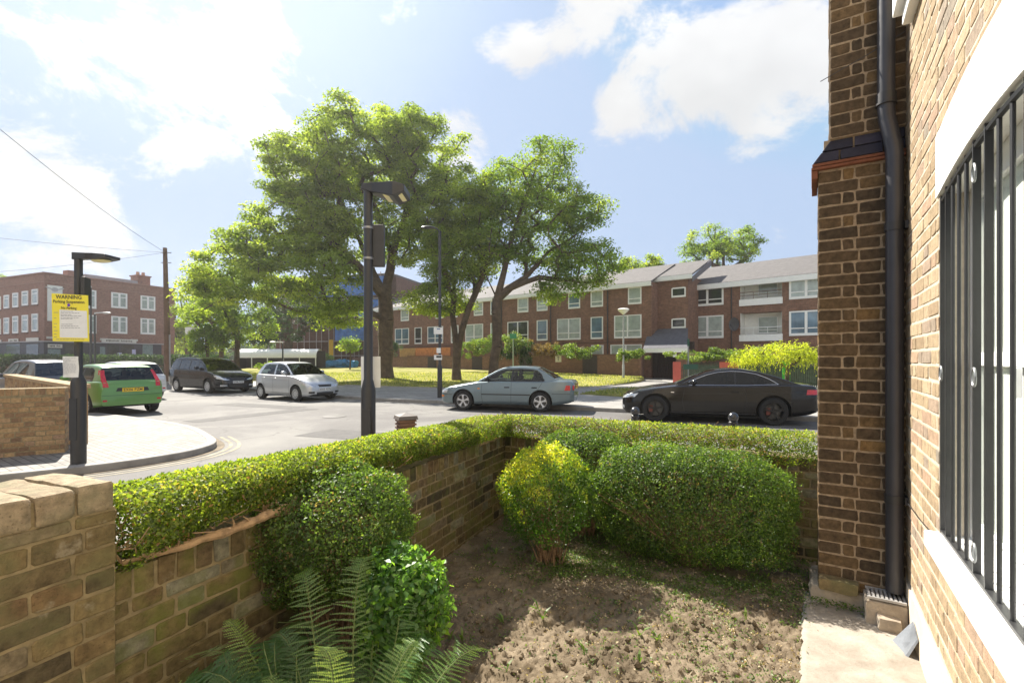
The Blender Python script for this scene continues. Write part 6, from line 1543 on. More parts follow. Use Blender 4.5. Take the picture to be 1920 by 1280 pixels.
# ---------- playground fence in front of the flats
pf = thing('play_fence', 'low green mesh fence with red and bright green posts in front of the flats', 'fence', (9.12, 27.4, .12), math.atan2(-.30, .95))
redp = M('red_post', (.52, .11, .08), .6, var=.1); grn = M('bright_green_post', (.06, .50, .06), .5, var=.1); mesh_g = M('green_mesh', (.055, .09, .06), .7, var=.4, scale=8)
b = MB(); b.b2((0, 0, 0), (.42, .12, 1.32)); b.b2((.12, -.02, 0), (.2, -.002, 1.32)); b.build('post', redp, pf)
b = MB(); b.b2((2.45, .05, 0), (3.4, .10, 1.32)); b.b2((3.25, .02, 0), (3.4, .049, 1.3)); b.build('post', redp, pf)
b = MB(); b.b2((5.55, .0, 0), (5.9, .12, 1.36)); b.build('post', grn, pf)
b = MB(); x = .55
while x < 13:
    if not (2.4 < x < 3.42 or 5.5 < x < 5.92): b.b2((x, .04, 0), (x+.055, .07, 1.16+.05*math.sin(x*40)))
    x += .085
b.b2((.5, .075, .2), (13, .09, .25)); b.b2((.5, .075, 1.0), (13, .09, 1.05)); b.build('pales', mesh_g, pf)
b = MB(); 
for x in (7.2, 9.4): b.b2((x, -.06, 0), (x+.10, .02, 1.15))
b.b2((7.0, -.05, 1.08), (13, .0, 1.16)); b.build('rail', M('pink_rail', (.36, .20, .17), .7), pf)
hw2 = seg_wall('flats_garden_wall', 'dark wall behind the green mesh fence', [(10.7, 29.6), (21.5, 26.4)], None, [1.45], walltex('dark_wall_brick', (.07, .06, .05), (.10, .085, .07), (.1, .09, .08), .3))
for px, Y, lab in ((1411, 22.5, 'black tyre planter on the grass behind the coupe tail'),):
    t_ = thing('planter', lab, 'planter', (11.2, 22.9, .2)); b = MB(); b.lathe([(.18, 0), (.32, .02), (.36, .12), (.32, .22), (.2, .2)], n=18); b.build('tyre', tyre_m, t_, smooth=True)
gb = thing('signboard', 'small green board on a grey post behind the coupe roof', 'sign', (8.75, 24.0, .15)); b = MB(); b.tube([(0, 0, 0), (0, 0, 2.4)], .035, 8); b.build('post', M('sign_grey', (.3, .3, .31), .6), gb, smooth=True); b = MB(); b.b2((-.25, -.05, .95), (.45, .03, 1.2)); b.b2((-.04, -.06, 2.1), (.04, .04, 2.45)); b.build('board', M('board_green', (.03, .10, .07), .6), gb)
# ---------- pub on the corner
FC = Vector((-46.8, 48.4)); dC = Vector((.40, .917)).normalized(); rzc = math.atan2(dC.y, dC.x)
pub = thing('pub', 'red brick corner pub with a flat parapet and navy ground floor at the left', 'building', (FC.x, FC.y, 0), rzc)
# local x along the right-hand face (away), facade faces -y; left-hand face runs along +y at x=0
FP = Facade(83, 48.4, dC); PHh = CAM_H + (672-512)*48.4/907
LR = FP.u(327.5); LLn = 26.0
b = MB(); b.b2((0, 0, 3.35), (LR, LLn, PHh)); b.b2((.05, .05, -.3), (LR-.05, LLn, 3.349)); b.build('wall', pbk, pub)
b = MB(); b.b2((-.12, -.12, PHh), (LR+.1, LLn, PHh+.12)); b.b2((-.05, -.05, PHh-.9), (LR+.03, LLn, PHh-.82)); b.build('parapet_coping', M('coping_stone', (.30, .17, .14), .8, var=.15), pub)
b = MB(); b.b2((-.10, -.10, -.2), (LR-1.6, -.003, 3.30)); b.b2((-.10, -.003, -.2), (-.003, LLn, 3.30)); shop = b.build('shopfront', navy, pub)
b = MB(); b.b2((-.30, -.30, 3.30), (LR-1.4, .02, 3.40)); b.b2((-.30, .021, 3.30), (.02, LLn, 3.40)); b.build('cornice', M('lead_cornice', (.42, .40, .42), .6), shop)
def uz(px, py): u_ = FP.u(px); return u_, FP.z(px, py)
for (a_, c_, t_, bt, k) in ((150, 180, 543, 577, 2), (208, 238, 549, 577, 2), (263, 290.5, 555, 581, 2), (150, 180, 590, 624, 2), (208, 238, 593, 624.5, 2), (263, 290.5, 597, 626, 2)):
    m_ = (a_+c_)/2; window(pub, FP.u(a_), FP.u(c_), FP.z(m_, bt), FP.z(m_, t_), 2, wg_grey, rail=.3, fr=.16)
# white panel on the corner face
b = MB(); b.b2((FP.u(88), -.10, FP.z(102, 602)), (FP.u(116), -.003, FP.z(102, 535.5))); wp_ = b.build('sign_panel', M('panel_white', (.72, .74, .70), .7, var=.06), pub)
b = MB(); ca_ = FP.u(101.5); zc_ = FP.z(101, 543); b.ell((ca_, -.115, zc_), (.28, .012, .22), 12, 6); b.box((ca_-.45, -.115, zc_+.1), (.6, .012, .10), 0, 0, .5, .35); b.box((ca_+.45, -.115, zc_+.1), (.6, .012, .10), 0, 0, .5, -.35); b.build('emblem', M('grey_emblem', (.42, .42, .43), .7), wp_)
# left face windows (plane x=0, running +y); solve their place from the photograph's columns
dL = Vector((-dC.y, dC.x)); FPL = Facade(83, 48.4, dL)
def wl_window(px0, px1, t_, bt):
    m_ = (px0+px1)/2; v0, v1 = sorted((FPL.u(px0), FPL.u(px1))); z0, z1 = FPL.z(m_, bt), FPL.z(m_, t_)
    b = MB(); f = .13
    b.b2((-.06, v0, z0-.05), (.03, v1, z0+f)); b.b2((-.06, v0, z1-f), (.03, v1, z1)); b.b2((-.06, v0, z0+f), (.03, v0+f, z1-f)); b.b2((-.06, v1-f, z0+f), (.03, v1, z1-f)); b.b2((-.05, v0+f, z0+(z1-z0)*.68), (.03, v1-f, z0+(z1-z0)*.74))
    w_ = b.build('window', m_wframe, pub); MB().b2((-.03, v0+f*.5, z0+f*.5), (-.008, v1-f*.5, z1-f*.5)).build('pane', wg_grey, w_)
    MB().b2((-.10, v0-.05, z0-.14), (.0, v1+.05, z0-.055)).build('sill', M('pub_sill', (.12, .06, .05), .8), w_)
for (a_, c_, t0, b0, t1, b1) in ((60, 71.5, 542, 570, 588, 620), (41.5, 53, 545.5, 572, 590.5, 622), (24, 34.5, 549, 575.5, 592.5, 624), (7.5, 17.5, 553, 577.5, 595.5, 625), (-8, 2, 556, 580, 598, 626), (-23, -13, 559, 582, 600, 628)):
    wl_window(a_, c_, t0, b0); wl_window(a_, c_, t1, b1)
# fascia boards with rubbed-out lettering, dark and pale window boards
bm_ = M('fascia_board', (.66, .64, .58), .6, var=.05)
def board(px0, px1, t_, bt, left=False, lets=0, mat=None, dep=.06, nm='fascia_sign'):
    F_ = FPL if left else FP; m_ = (px0+px1)/2; u0, u1 = sorted((F_.u(px0), F_.u(px1))); z0, z1 = F_.z(m_, bt), F_.z(m_, t_); b = MB()
    if left: b.b2((-.10-dep, u0, z0), (-.103, u1, z1))
    else: b.b2((u0, -.10-dep, z0), (u1, -.103, z1))
    o_ = b.build(nm, mat or bm_, shop)
    if lets:
        b = MB(); r_ = random.Random(px0); n_ = lets; zm = (z0+z1)/2; h = (z1-z0)*.28
        for k in range(n_):
            if k in (n_//2, ): continue
            a_ = u0+(u1-u0)*(.12+.76*k/n_); c_ = a_+(u1-u0)*.76/n_*.7
            if left: b.b2((-.11-dep, a_, zm-h*r_.uniform(.5, 1)), (-.1-dep, c_, zm+h*r_.uniform(.4, 1)))
            else: b.b2((a_, -.11-dep, zm-h*r_.uniform(.5, 1)), (c_, -.1-dep, zm+h*r_.uniform(.4, 1)))
        b.build('lettering', M('dark_letters', (.16, .14, .12), .8), o_)
board(189, 254, 635.5, 642.5, lets=20); board(52, 75, 633, 639.5, True); board(19, 37, 635, 642, True, lets=7); board(-6, 5, 637, 643, True)
board(88, 115, 645, 652, lets=8)
gdk = M('pub_glass', (.05, .055, .06), .08, var=.4, scale=1.5, spec=1); gpl = M('pub_glass_pale', (.20, .27, .28), .15, var=.2)
for (a_, c_, t_, bt, m_) in ((88, 112, 654, 668, gpl), (120, 148, 644, 668, gdk), (186, 196, 650, 668, gpl), (200, 222, 646, 668, gdk), (226, 250, 646, 668, gdk), (266, 285, 646, 668, gpl)): board(a_, c_, t_, bt, mat=m_, dep=.02, nm='shop_window')
for (a_, c_, t_, bt) in ((52, 74, 645, 668), (14, 40, 645, 668)): board(a_, c_, t_, bt, True, mat=gdk, dep=.02, nm='shop_window')
for (a_, c_, t_, bt) in ((219, 227, 661, 667), (246, 253, 655, 664)): board(a_, c_, t_, bt, mat=M('poster_pale', (.5, .5, .72), .7), dep=.03, nm='poster')
# roof storey and chimney behind the parapet
b = MB(); b.b2((4.2, 1.8, PHh-.5), (9.4, 8, PHh+.72)); b.build('roof_storey', M('roof_lead', (.30, .30, .32), .8), pub)
b = MB(); b.b2((9.5, 2.0, PHh-.5), (10.9, 3.4, PHh+1.35)); b.b2((9.4, 1.9, PHh+1.349), (11.0, 3.5, PHh+1.5)); ch = b.build('chimney', pbk, pub); MB().b2((3.0, 2.5, PHh-.5), (3.9, 3.5, PHh+1.0)).build('chimney', pbk, pub)
each('chimney_pot', M('pot', (.42, .24, .16), .8), ch, [lambda b_, k=k: b_.lathe([(.2, PHh+1.5), (.17, PHh+1.95)], (9.9+.6*k, 2.7, 0), n=10) for k in range(2)])
for (px, py, s_) in ((94, 611, 1), (195, 616, 1), (250, 619, 1), (303, 621, 1)): pass
# lanterns on the pub wall
each('wall_lamp', M('lamp_pale', (.6, .58, .54), .6), pub, [lambda b_, u_=FP.u(px): b_.b2((u_-.35, -.12, 3.62), (u_+.35, -.003, 3.85)) for px in (95, 194, 251)])
# hanging lantern at the corner
# hedge and low wall in front of the pub
# two small street lamps by the pub, one lantern post by the trees
def lantern(px, Y, h, label, flip=1, head='box', top=None):
    t_ = thing('lantern_post', label, 'lamp post', ((px-960)/907*Y, Y, 0)); b = MB(); b.lathe([(.11, 0), (.10, 1.0), (.07, 1.05), (.06, h)], n=10); b.build('pole', m_black, t_, smooth=True)
    b = MB()
    if head == 'box': b.b2((-.28, -.28, h), (.28, .28, h+.55)); b.b2((-.33, -.33, h+.551), (.33, .33, h+.63)); b.build('lantern', m_white, t_)
    else: b.tube([(0, 0, h), (0, 0, h+.1), (-.9*flip, 0, h+.15)], .05, 6); b.ell((-.9*flip, 0, h+.12), (.35, .14, .08), 10, 5); b.build('arm', M('lamp_arm', (.5, .5, .5), .5), t_, smooth=True)
    return t_
lantern(170, 36, 6.9, 'dark street lamp with a short arm in front of the pub', 1, 'arm')
lantern(177.5, 37, 5.0, 'shorter dark lamp post right beside the first one before the pub', -1, 'arm')
lantern(357, 42, 3.7, 'post with a white box lantern left of the bright young tree')
lantern(530, 44, 3.0, 'thin dark lamp post before the shelter', 1, 'arm')
# ---------- white canopy shelter
cs = thing('canopy_shelter', 'long low shelter with a white barrel roof behind the parked cars', 'shelter', (-23.6, 48.2, .4), math.atan2(-.12, .99))
L0 = 8.7; b = MB(); vs = []; K = 8
for i in range(K+1):
    a_ = i/K*math.pi/2*1.35; 
    for x in (-L0/2, L0/2): vs.append((x+(.25 if x > 0 else -.25)*(-(i/K)), -1.0*math.cos(a_)*1.0+1.0, 1.35+.85*math.sin(a_)))
o0 = len(vs); vs += [(x, y, z-.05) for x, y, z in vs]
fs = [(2*i, 2*i+1, 2*i+3, 2*i+2) for i in range(K)] + [(o0+2*i+2, o0+2*i+3, o0+2*i+1, o0+2*i) for i in range(K)] + [(0, o0, o0+1, 1)]
b.add(vs, fs); b.build('roof', m_white, cs, smooth=True)
b = MB(); b.b2((-L0/2, 1.7, -.3), (L0/2, 1.8, 2.0)); b.b2((-L0/2-.1, .3, -.3), (-L0/2, 1.7, 2.0)); b.build('back_panel', M('shelter_dark', (.05, .045, .045), .8), cs)
for k in range(6):
    b = MB(); b.tube([(-L0/2+.1+k*(L0-.2)/5, .05, -.3), (-L0/2+.1+k*(L0-.2)/5, .02, 1.36)], .05, 8); b.build('post', m_white, cs, smooth=True)
# ---------- scaffolded block with blue sheeting
sc_ = thing('scaffolded_building', 'tall brick block wrapped in scaffolding and blue sheeting behind the big tree', 'building', (-17.0, 62, 0), math.atan2(-.25, .97))
bsh = M('blue_sheeting', (.06, .17, .46), .6, var=.35, scale=1.6, bump=.4, bscale=3)
b = MB(); b.b2((-17, 1.5, -.3), (1.6, 12, 12.3)); b.build('wall', walltex('block_brick', (.12, .06, .045), (.17, .085, .06), (.15, .11, .09), .2), sc_)
for (z0, z1, x0, x1) in ((4.0, 6.0, -6.5, 1.5), (6.9, 9.2, -3.0, 1.5), (9.8, 12.2, -13, 1.5)):
    b = MB(); K = 24; vs = []
    for i in range(K+1):
        x = x0+(x1-x0)*i/K; y = .06*math.sin(i*2.1); vs += [(x, y, z0), (x, y, z1), (x, y+.02, z0), (x, y+.02, z1)]
    fs = []
    for i in range(K): o1 = 4*i; fs += [(o1, o1+4, o1+5, o1+1), (o1+3, o1+7, o1+6, o1+2)]
    b.add(vs, fs); b.build('sheeting', bsh, sc_, smooth=True, ang=80)
b = MB()
for k in range(10):
    x = -17+k*1.9; b.tube([(x, .12, -.2), (x, .12, 12.8)], .06, 5); b.tube([(x, 1.2, -.2), (x, 1.2, 12.8)], .06, 5)
for z in (2.0, 3.9, 6.4, 9.4, 12.5): b.tube([(-17.4, .1, z), (1.7, .1, z)], .06, 5); b.b2((-17.4, .2, z), (1.7, 1.3, z+.06))
b.tube([(-2, .1, 0), (1.5, .1, 3.9)], .05, 5); b.build('scaffolding', M('scaffold_tube', (.36, .33, .32), .6, metal=.3), sc_)
b = MB(); b.b2((-17, 1.49, 12.3), (1.6, 12, 12.6)); b.build('roof', slate, sc_)
# yellow chute and blue tarpaulin heap at its foot
ch_ = thing('yellow_chute', 'narrow yellow board standing at the foot of the scaffolding', 'board', (-21.9, 58.5, 0)); MB().b2((-.25, 0, 2.0), (.25, .1, 3.9)).build('board', M('yellow_plastic', (.75, .45, .03), .6), ch_)
tp_ = thing('tarpaulin', 'crumpled blue tarpaulin heap at the foot of the scaffolding', 'tarpaulin', (-18.5, 52.6, .6)); b = rough_box((-1.6, -.5, -.5), (1.6, .5, .75), 8, .35, 5); b.build('sheet', M('blue_tarp', (.05, .22, .42), .6, var=.3), tp_, smooth=True, ang=40)
# park railing / hedge line left of the green: dark low wall in the distance
ft = seg_wall('park_wall', 'low brown wall running from the pub hedge towards the shelter', [(-52, 41.8), (-38.5, 50.5), (-24, 56)], None, [1.5, 1.4], walltex('park_wall_brick', (.10, .06, .045), (.14, .08, .06), (.14, .1, .08), .2))

# ---------- houses of the side street, left of the frame (seen only from a step aside and in the reflections)
hr = thing('side_street_house', 'row house of the side street standing just outside the left edge', 'house', (-15.5, 7.0, 0), math.atan2(.52, -.85))
hb_ = walltex('side_street_brick', (.20, .12, .07), (.28, .17, .10), (.25, .2, .15), .2)
b = MB(); b.b2((0, 0, -.2), (46, 9, 7.6)); b.build('wall', hb_, hr)
roof(hr, -.3, 46.3, 0, 4.5, 7.6, 10.2, slate_d)
for k in range(9):
    for z0, z1 in ((1.0, 2.6), (4.2, 5.8)): window(hr, 1.2+k*5, 2.8+k*5, z0, z1, 2, wg_grey)
    b = MB(); b.b2((3.4+k*5, -.05, 0), (4.3+k*5, -.003, 2.2)); b.build('door', navy, hr)

gp2 = M('black_gutter', (.03, .03, .032), .5)
for uu in (FA.u(941), FA.u(1140), FA.u(1033)):
    b = MB(); b.tube([(uu, -.07, .2), (uu, -.07, ez-.35)], .045, 6); b.build('downpipe', gp2, terr, smooth=True)
b = MB(); b.tube([(FB.u(1372), -.07, .2), (FB.u(1372), -.07, ezb-.3)], .05, 6); b.build('downpipe', gp2, blk, smooth=True)
b = MB(); b.b2((uL, -.03, FA.z(1203, 641)), (uR, -.003, FA.z(1203, 641)+.07)); b.build('string_course', M('string_brick', (.10, .05, .035), .9), terr)
# ================================================ trees
tree_leaf = leafmat('tree_leaf', [(0, (.09, .14, .035)), (.35, (.15, .21, .045)), (.65, (.22, .29, .06)), (.9, (.32, .38, .085)), (1, (.40, .44, .11))], .6, .02, .5)
tree_leaf2 = leafmat('bright_leaf', [(0, (.08, .14, .025)), (.4, (.14, .22, .035)), (.8, (.24, .32, .05)), (1, (.34, .38, .07))], .5, .03, .5)
dark_leaf = leafmat('dark_leaf', [(0, (.02, .045, .018)), (.5, (.035, .075, .03)), (1, (.07, .12, .04))], .35, .04, .5)
gold_leaf = leafmat('gold_leaf', [(0, (.16, .22, .02)), (.4, (.32, .38, .03)), (.8, (.50, .54, .05)), (1, (.60, .60, .10))], .45, .03, .5)
ivy_leaf = leafmat('ivy_leaf', [(0, (.06, .11, .02)), (.5, (.14, .22, .04)), (.85, (.24, .31, .08)), (1, (.45, .48, .30))], .4, .05, .45)
brown_leaf = leafmat('brown_shrub', [(0, (.12, .08, .04)), (.5, (.22, .15, .08)), (1, (.30, .24, .12))], .3, .02, .6)
def tree(name, label, basept, limbs, lobes, nclump, nleaf, size, mat, r0, group=None, clump_r=1.0, flat=.5, seed=1, droop=.2, cat='tree', shell=.55, minr=.02):
    """limbs: list of polylines (first one starts at the base); lobes: ellipsoids (centre, radii) that the crown fills"""
    r_ = np.random.default_rng(seed); rr = random.Random(seed); B = Vector(basept)
    t = thing(name, label, cat, tuple(B), 0, group)
    nodes = []; par = []
    def add_node(p, q): nodes.append(Vector(p)); par.append(q); return len(nodes)-1
    root = None
    for li, pl in enumerate(limbs):
        prev = -1
        if li > 0:
            prev = min(range(len(nodes)), key=lambda i: (nodes[i]-Vector(pl[0])).length)
        P_ = [Vector(p) for p in pl]
        for k, p in enumerate(P_):
            if li > 0 and k == 0: continue
            q0 = nodes[prev] if prev >= 0 else None
            if q0 is not None:
                n_ = max(1, int((p-q0).length/.9))
                for j in range(1, n_+1):
                    w_ = q0.lerp(p, j/n_); 
                    if j < n_: w_ += Vector((rr.uniform(-.08, .08), rr.uniform(-.08, .08), rr.uniform(-.05, .05)))*(1 if r0 > .15 else .4)
                    prev = add_node(w_, prev)
            else: prev = add_node(p, -1)
    nb = len(nodes)
    vol = np.array([l[1][0]*l[1][1]*l[1][2] for l in lobes])**.8; vol = vol/vol.sum()
    cl = []
    tries = 0
    while len(cl) < nclump and tries < nclump*30:
        tries += 1
        l = lobes[r_.choice(len(lobes), p=vol)]; d = r_.normal(0, 1, 3); d /= np.linalg.norm(d); k = r_.random()**(1/3)
        if r_.random() < shell: k = max(k, .72)
        p = Vector([l[0][i] + d[i]*l[1][i]*k*(1+.18*mnoise.noise(Vector(d)*2.2+Vector((seed, 0, 0)))) for i in range(3)])
        if any((p-c_).length < clump_r*.62 for c_ in cl[-400:]): continue
        cl.append(p)
    start = min(range(nb), key=lambda i: abs(nodes[i].z-(B.z+(max(l[0][2] for l in lobes)-B.z)*.35)))
    cen = nodes[start]
    cl.sort(key=lambda p: (p-cen).length)
    for p in cl:
        lo = [i for i in range(len(nodes)) if nodes[i].z < p.z+.8 and i >= min(3, nb-1)] or list(range(len(nodes)))
        q = min(lo, key=lambda i: (nodes[i]-p).length + .25*max(0, nodes[i].z-p.z))
        q0 = nodes[q]; n_ = max(1, int((p-q0).length/1.1)); prev = q
        for j in range(1, n_+1):
            u = j/n_; w_ = q0.lerp(p, u) + Vector((0, 0, .12*(p-q0).length*math.sin(u*math.pi)*.6)) + Vector((rr.uniform(-.1, .1), rr.uniform(-.1, .1), 0))*(0 if j == n_ else 1)
            prev = add_node(w_, prev)
    cnt = [0]*len(nodes)
    for i in range(len(nodes)-1, -1, -1):
        cnt[i] = max(cnt[i], 1)
        if par[i] >= 0: cnt[par[i]] += cnt[i]
    tot = cnt[0]; rad = [max(minr*.6, r0*(c_/tot)**.5) for c_ in cnt]
    b = MB()
    for i in range(len(nodes)):
        if par[i] >= 0:
            ra = rad[par[i]] if cnt[par[i]] < cnt[i]*2.2 or i < nb else rad[i]*1.3
            ra = min(ra, rad[i]*1.35)
            b.tube([nodes[par[i]], nodes[i]], [ra, rad[i]], 10 if rad[i] > .1 else 5, cap=False)
    # root flare
    b.tube([B-Vector((0, 0, .3)), B+Vector((0, 0, .15)), nodes[1] if len(nodes) > 1 else B+Vector((0, 0, 1))], [r0*1.5, r0*1.2, rad[1]], 14, cap=False)
    b.build('trunk', m_bark, t, smooth=True, world=True)
    C_ = np.array([tuple(p) for p in cl]); m_ = len(C_)
    per = nleaf//m_; idx = np.repeat(np.arange(m_), per)
    d = r_.normal(0, 1, (len(idx), 3)); d /= np.linalg.norm(d, axis=1, keepdims=True); k = r_.random((len(idx), 1))**.5
    sc = np.array([1, 1, flat])*clump_r*r_.uniform(.7, 1.35, (m_, 1))[idx]
    off = d*k*sc; off[:, 2] -= droop*(off[:, 0]**2+off[:, 1]**2)/clump_r
    P = C_[idx]+off
    base_t = r_.random(m_)[idx]; rnd = np.clip(.65*base_t + .45*r_.random(len(idx))-.05, 0, 1)
    Nn = d*np.array([.4, .4, .6]) + np.array([0, 0, .7])
    V_, F_ = leaf_quads(P, Nn, size, .55, .5)
    np_mesh('crown', V_, F_, mat, t, rnd); return t
def W(px, py, Y): return ((px-960)/907*Y, Y, CAM_H+(672-py)*Y/907)
def lobe(px, py, Y, rx, rz, ry=None): k = Y/907; return (W(px, py, Y), (rx*k, ry if ry else rx*k*.9, rz*k))
Y1 = 33.0
tree('street_tree', 'largest spreading tree on the green, with a thick straight trunk', (W(722, 707, Y1)[0], Y1, .32),
     [[W(722, 709, Y1), W(724, 600, Y1), W(722, 555, Y1), W(735, 480, Y1), W(762, 400, Y1-.5), W(770, 320, Y1)], [W(723, 570, Y1), W(690, 520, Y1-1), W(630, 460, Y1-2), W(560, 410, Y1-3)], [W(722, 545, Y1), W(650, 400, Y1+1), W(610, 320, Y1+1)], [W(735, 480, Y1), W(700, 380, Y1), W(690, 300, Y1)], [W(762, 400, Y1), W(810, 350, Y1), W(830, 290, Y1)]],
     [lobe(690, 285, Y1, 150, 70), lobe(595, 325, Y1-1, 110, 75), lobe(790, 290, Y1, 100, 80), lobe(560, 420, Y1-2, 110, 75), lobe(660, 420, Y1, 130, 85), lobe(450, 510, Y1-4, 90, 70), lobe(390, 560, Y1-4, 45, 50), lobe(370, 500, Y1-4, 30, 25), lobe(470, 455, Y1-3, 60, 40), lobe(420, 450, Y1-3, 30, 22), lobe(580, 520, Y1-3, 110, 70), lobe(690, 222, Y1, 60, 24), lobe(790, 430, Y1-1, 70, 70), lobe(640, 590, Y1-1, 60, 24), lobe(520, 300, Y1-1, 50, 30)],
     700, 140000, .20, tree_leaf, .50, None, .80, .42, 3)
Y2 = 31.0
tree('street_tree', 'forked slim tree left of the far kerb car, second trunk on the green', (W(856, 712, Y2)[0], Y2, .25),
     [[W(856, 714, Y2), W(857, 660, Y2)], [W(857, 660, Y2), W(848, 590, Y2), W(852, 520, Y2+.5), W(845, 450, Y2+.5)], [W(857, 655, Y2), W(878, 580, Y2-.3), W(905, 520, Y2-.5), W(935, 450, Y2-.5), W(950, 380, Y2)]],
     [lobe(865, 400, Y2+.5, 85, 62), lobe(860, 480, Y2, 80, 55), lobe(905, 370, Y2, 45, 35), lobe(820, 560, Y2+.5, 60, 35), lobe(845, 345, Y2+1, 40, 25)],
     220, 44000, .18, tree_leaf, .27, None, .95, .5, 8)
Y3 = 29.5
tree('street_tree', 'bright airy tree behind the blue-grey saloon, rightmost on the green', (W(925, 704, Y3)[0], Y3, .25),
     [[W(925, 706, Y3), W(932, 620, Y3), W(932, 560, Y3)], [W(932, 560, Y3), W(945, 510, Y3), W(965, 430, Y3), W(1000, 330, Y3), W(1015, 280, Y3)], [W(932, 560, Y3), W(985, 520, Y3), W(1030, 470, Y3-.5), W(1080, 440, Y3-1)], [W(945, 545, Y3), W(1010, 520, Y3-.5), W(1070, 525, Y3-1)], [W(930, 560, Y3), W(905, 500, Y3+.5), W(885, 450, Y3+1)]],
     [lobe(1020, 300, Y3, 55, 45), lobe(960, 350, Y3, 70, 45), lobe(1030, 390, Y3, 85, 50), lobe(1085, 400, Y3-.5, 50, 35), lobe(1100, 495, Y3-1, 75, 42), lobe(1020, 460, Y3, 80, 40), lobe(940, 440, Y3, 60, 50), lobe(1060, 540, Y3-1, 60, 24), lobe(1135, 380, Y3-.5, 14, 8)],
     270, 44000, .17, tree_leaf2, .29, None, .80, .48, 13, minr=.018)
yt = [('young_tree', 'bright young tree in front of the shelter, left of the big tree', 443, 662, 40, 22, [lobe(440, 560, 40, 75, 55), lobe(400, 600, 39, 50, 35), lobe(470, 610, 40, 45, 30), lobe(420, 640, 40, 30, 20)], 110, 17000, tree_leaf2, .2),
      ('young_tree', 'darker young tree left of the shelter', 415, 664, 44, 22, [lobe(375, 575, 44, 45, 35), lobe(400, 560, 45, 50, 45)], 60, 9000, tree_leaf, .2),
      ('young_tree', 'low bushy bright tree by the white box lantern', 388, 664, 38, 22, [lobe(388, 638, 38, 30, 26)], 22, 4500, tree_leaf2, .12),
      ('background_tree', 'dark conifer-like tree behind the shelter', 540, 660, 54, 22, [lobe(545, 590, 54, 70, 50), lobe(500, 610, 54, 40, 36), lobe(590, 560, 55, 50, 50)], 90, 15000, dark_leaf, .45),
      ('background_tree', 'tree in the distance right of the pub', 350, 665, 70, 22, [lobe(350, 600, 70, 28, 42), lobe(335, 625, 70, 22, 30)], 40, 7000, tree_leaf, .3),
      ('background_tree', 'round tree rising behind the roof of the flats', 1357, 520, 62, 22, [lobe(1357, 450, 62, 68, 34), lobe(1320, 468, 62, 36, 20), lobe(1350, 480, 62, 70, 30)], 90, 14000, tree_leaf2, .4),
      ('background_tree', 'small tree top behind the terrace roof, right of the bright tree', 1205, 520, 60, 22, [lobe(1207, 492, 60, 36, 17), lobe(1200, 510, 60, 40, 20)], 36, 6000, tree_leaf, .3),
      ('background_tree', 'tree top peeping over the left end of the pub', 4, 600, 95, 22, [lobe(-6, 530, 95, 16, 22)], 14, 2500, tree_leaf, .3),
      ('background_tree', 'hazy trees between pub and big tree', 470, 640, 75, 22, [lobe(400, 640, 75, 60, 32), lobe(480, 630, 75, 60, 40), lobe(330, 650, 80, 30, 20)], 70, 11000, tree_leaf, .3),
      ('sapling', 'small sapling before the scaffolding', 656, 690, 45, 22, [lobe(656, 645, 45, 14, 12)], 8, 1300, tree_leaf2, .06)]
for i, (nm, lab, px, py, Y, _, lb, nc, nl, m_, r0) in enumerate(yt):
    x = (px-960)/907*Y; gz = .3 if Y < 50 else 0
    zc = min(l[0][2] for l in lb)
    tree(nm, lab, (x, Y, gz), [[(x, Y, gz), (x+.05, Y, gz+(zc-gz)*.6), (lb[0][0][0], Y, lb[0][0][2])]], lb, nc, nl, .26 if Y > 50 else .2, m_, r0, None, .85 if Y > 50 else .62, .6, 20+i)
# golden weeping tree by the flats' fence
Yg = 24.5
gt = tree('weeping_tree', 'golden weeping tree with drooping fronds in front of the flats', (W(1476, 728, Yg)[0], Yg, .15), [[W(1476, 729, Yg), W(1477, 690, Yg), W(1470, 664, Yg)], [W(1476, 680, Yg), W(1430, 662, Yg)], [W(1476, 680, Yg), W(1510, 664, Yg)]],
     [lobe(1440, 660, Yg, 50, 9, 1.3), lobe(1500, 662, Yg, 46, 9, 1.3), lobe(1400, 666, Yg, 30, 8, 1.0), lobe(1470, 652, Yg, 40, 7, 1.2), lobe(1550, 664, Yg, 46, 9, 1.3)], 90, 9000, .10, gold_leaf, .10, None, .38, .7, 41, droop=.8)
P = []
for i in range(300):
    a_ = random.choice([(1440, 672, 52), (1500, 676, 46), (1400, 676, 30), (1550, 678, 40)]); px = random.gauss(a_[0], a_[2]*.5); p = Vector(W(px, a_[1]+random.uniform(-14, 2), Yg+random.uniform(-1.0, .8)))
    n_ = random.choice([4, 6, 8, 10, 12, 20])
    for k in range(n_): P.append((p.x+random.gauss(0, .025), p.y+random.gauss(0, .025), p.z-k*.04))
P = np.array(P); V_, F_ = leaf_quads(P, np.tile([[0, -1, .2]], (len(P), 1)), .085, .4, .5, droop=1.2)
np_mesh('hanging_fronds', V_, F_, gold_leaf, gt, rng.random(len(P)))
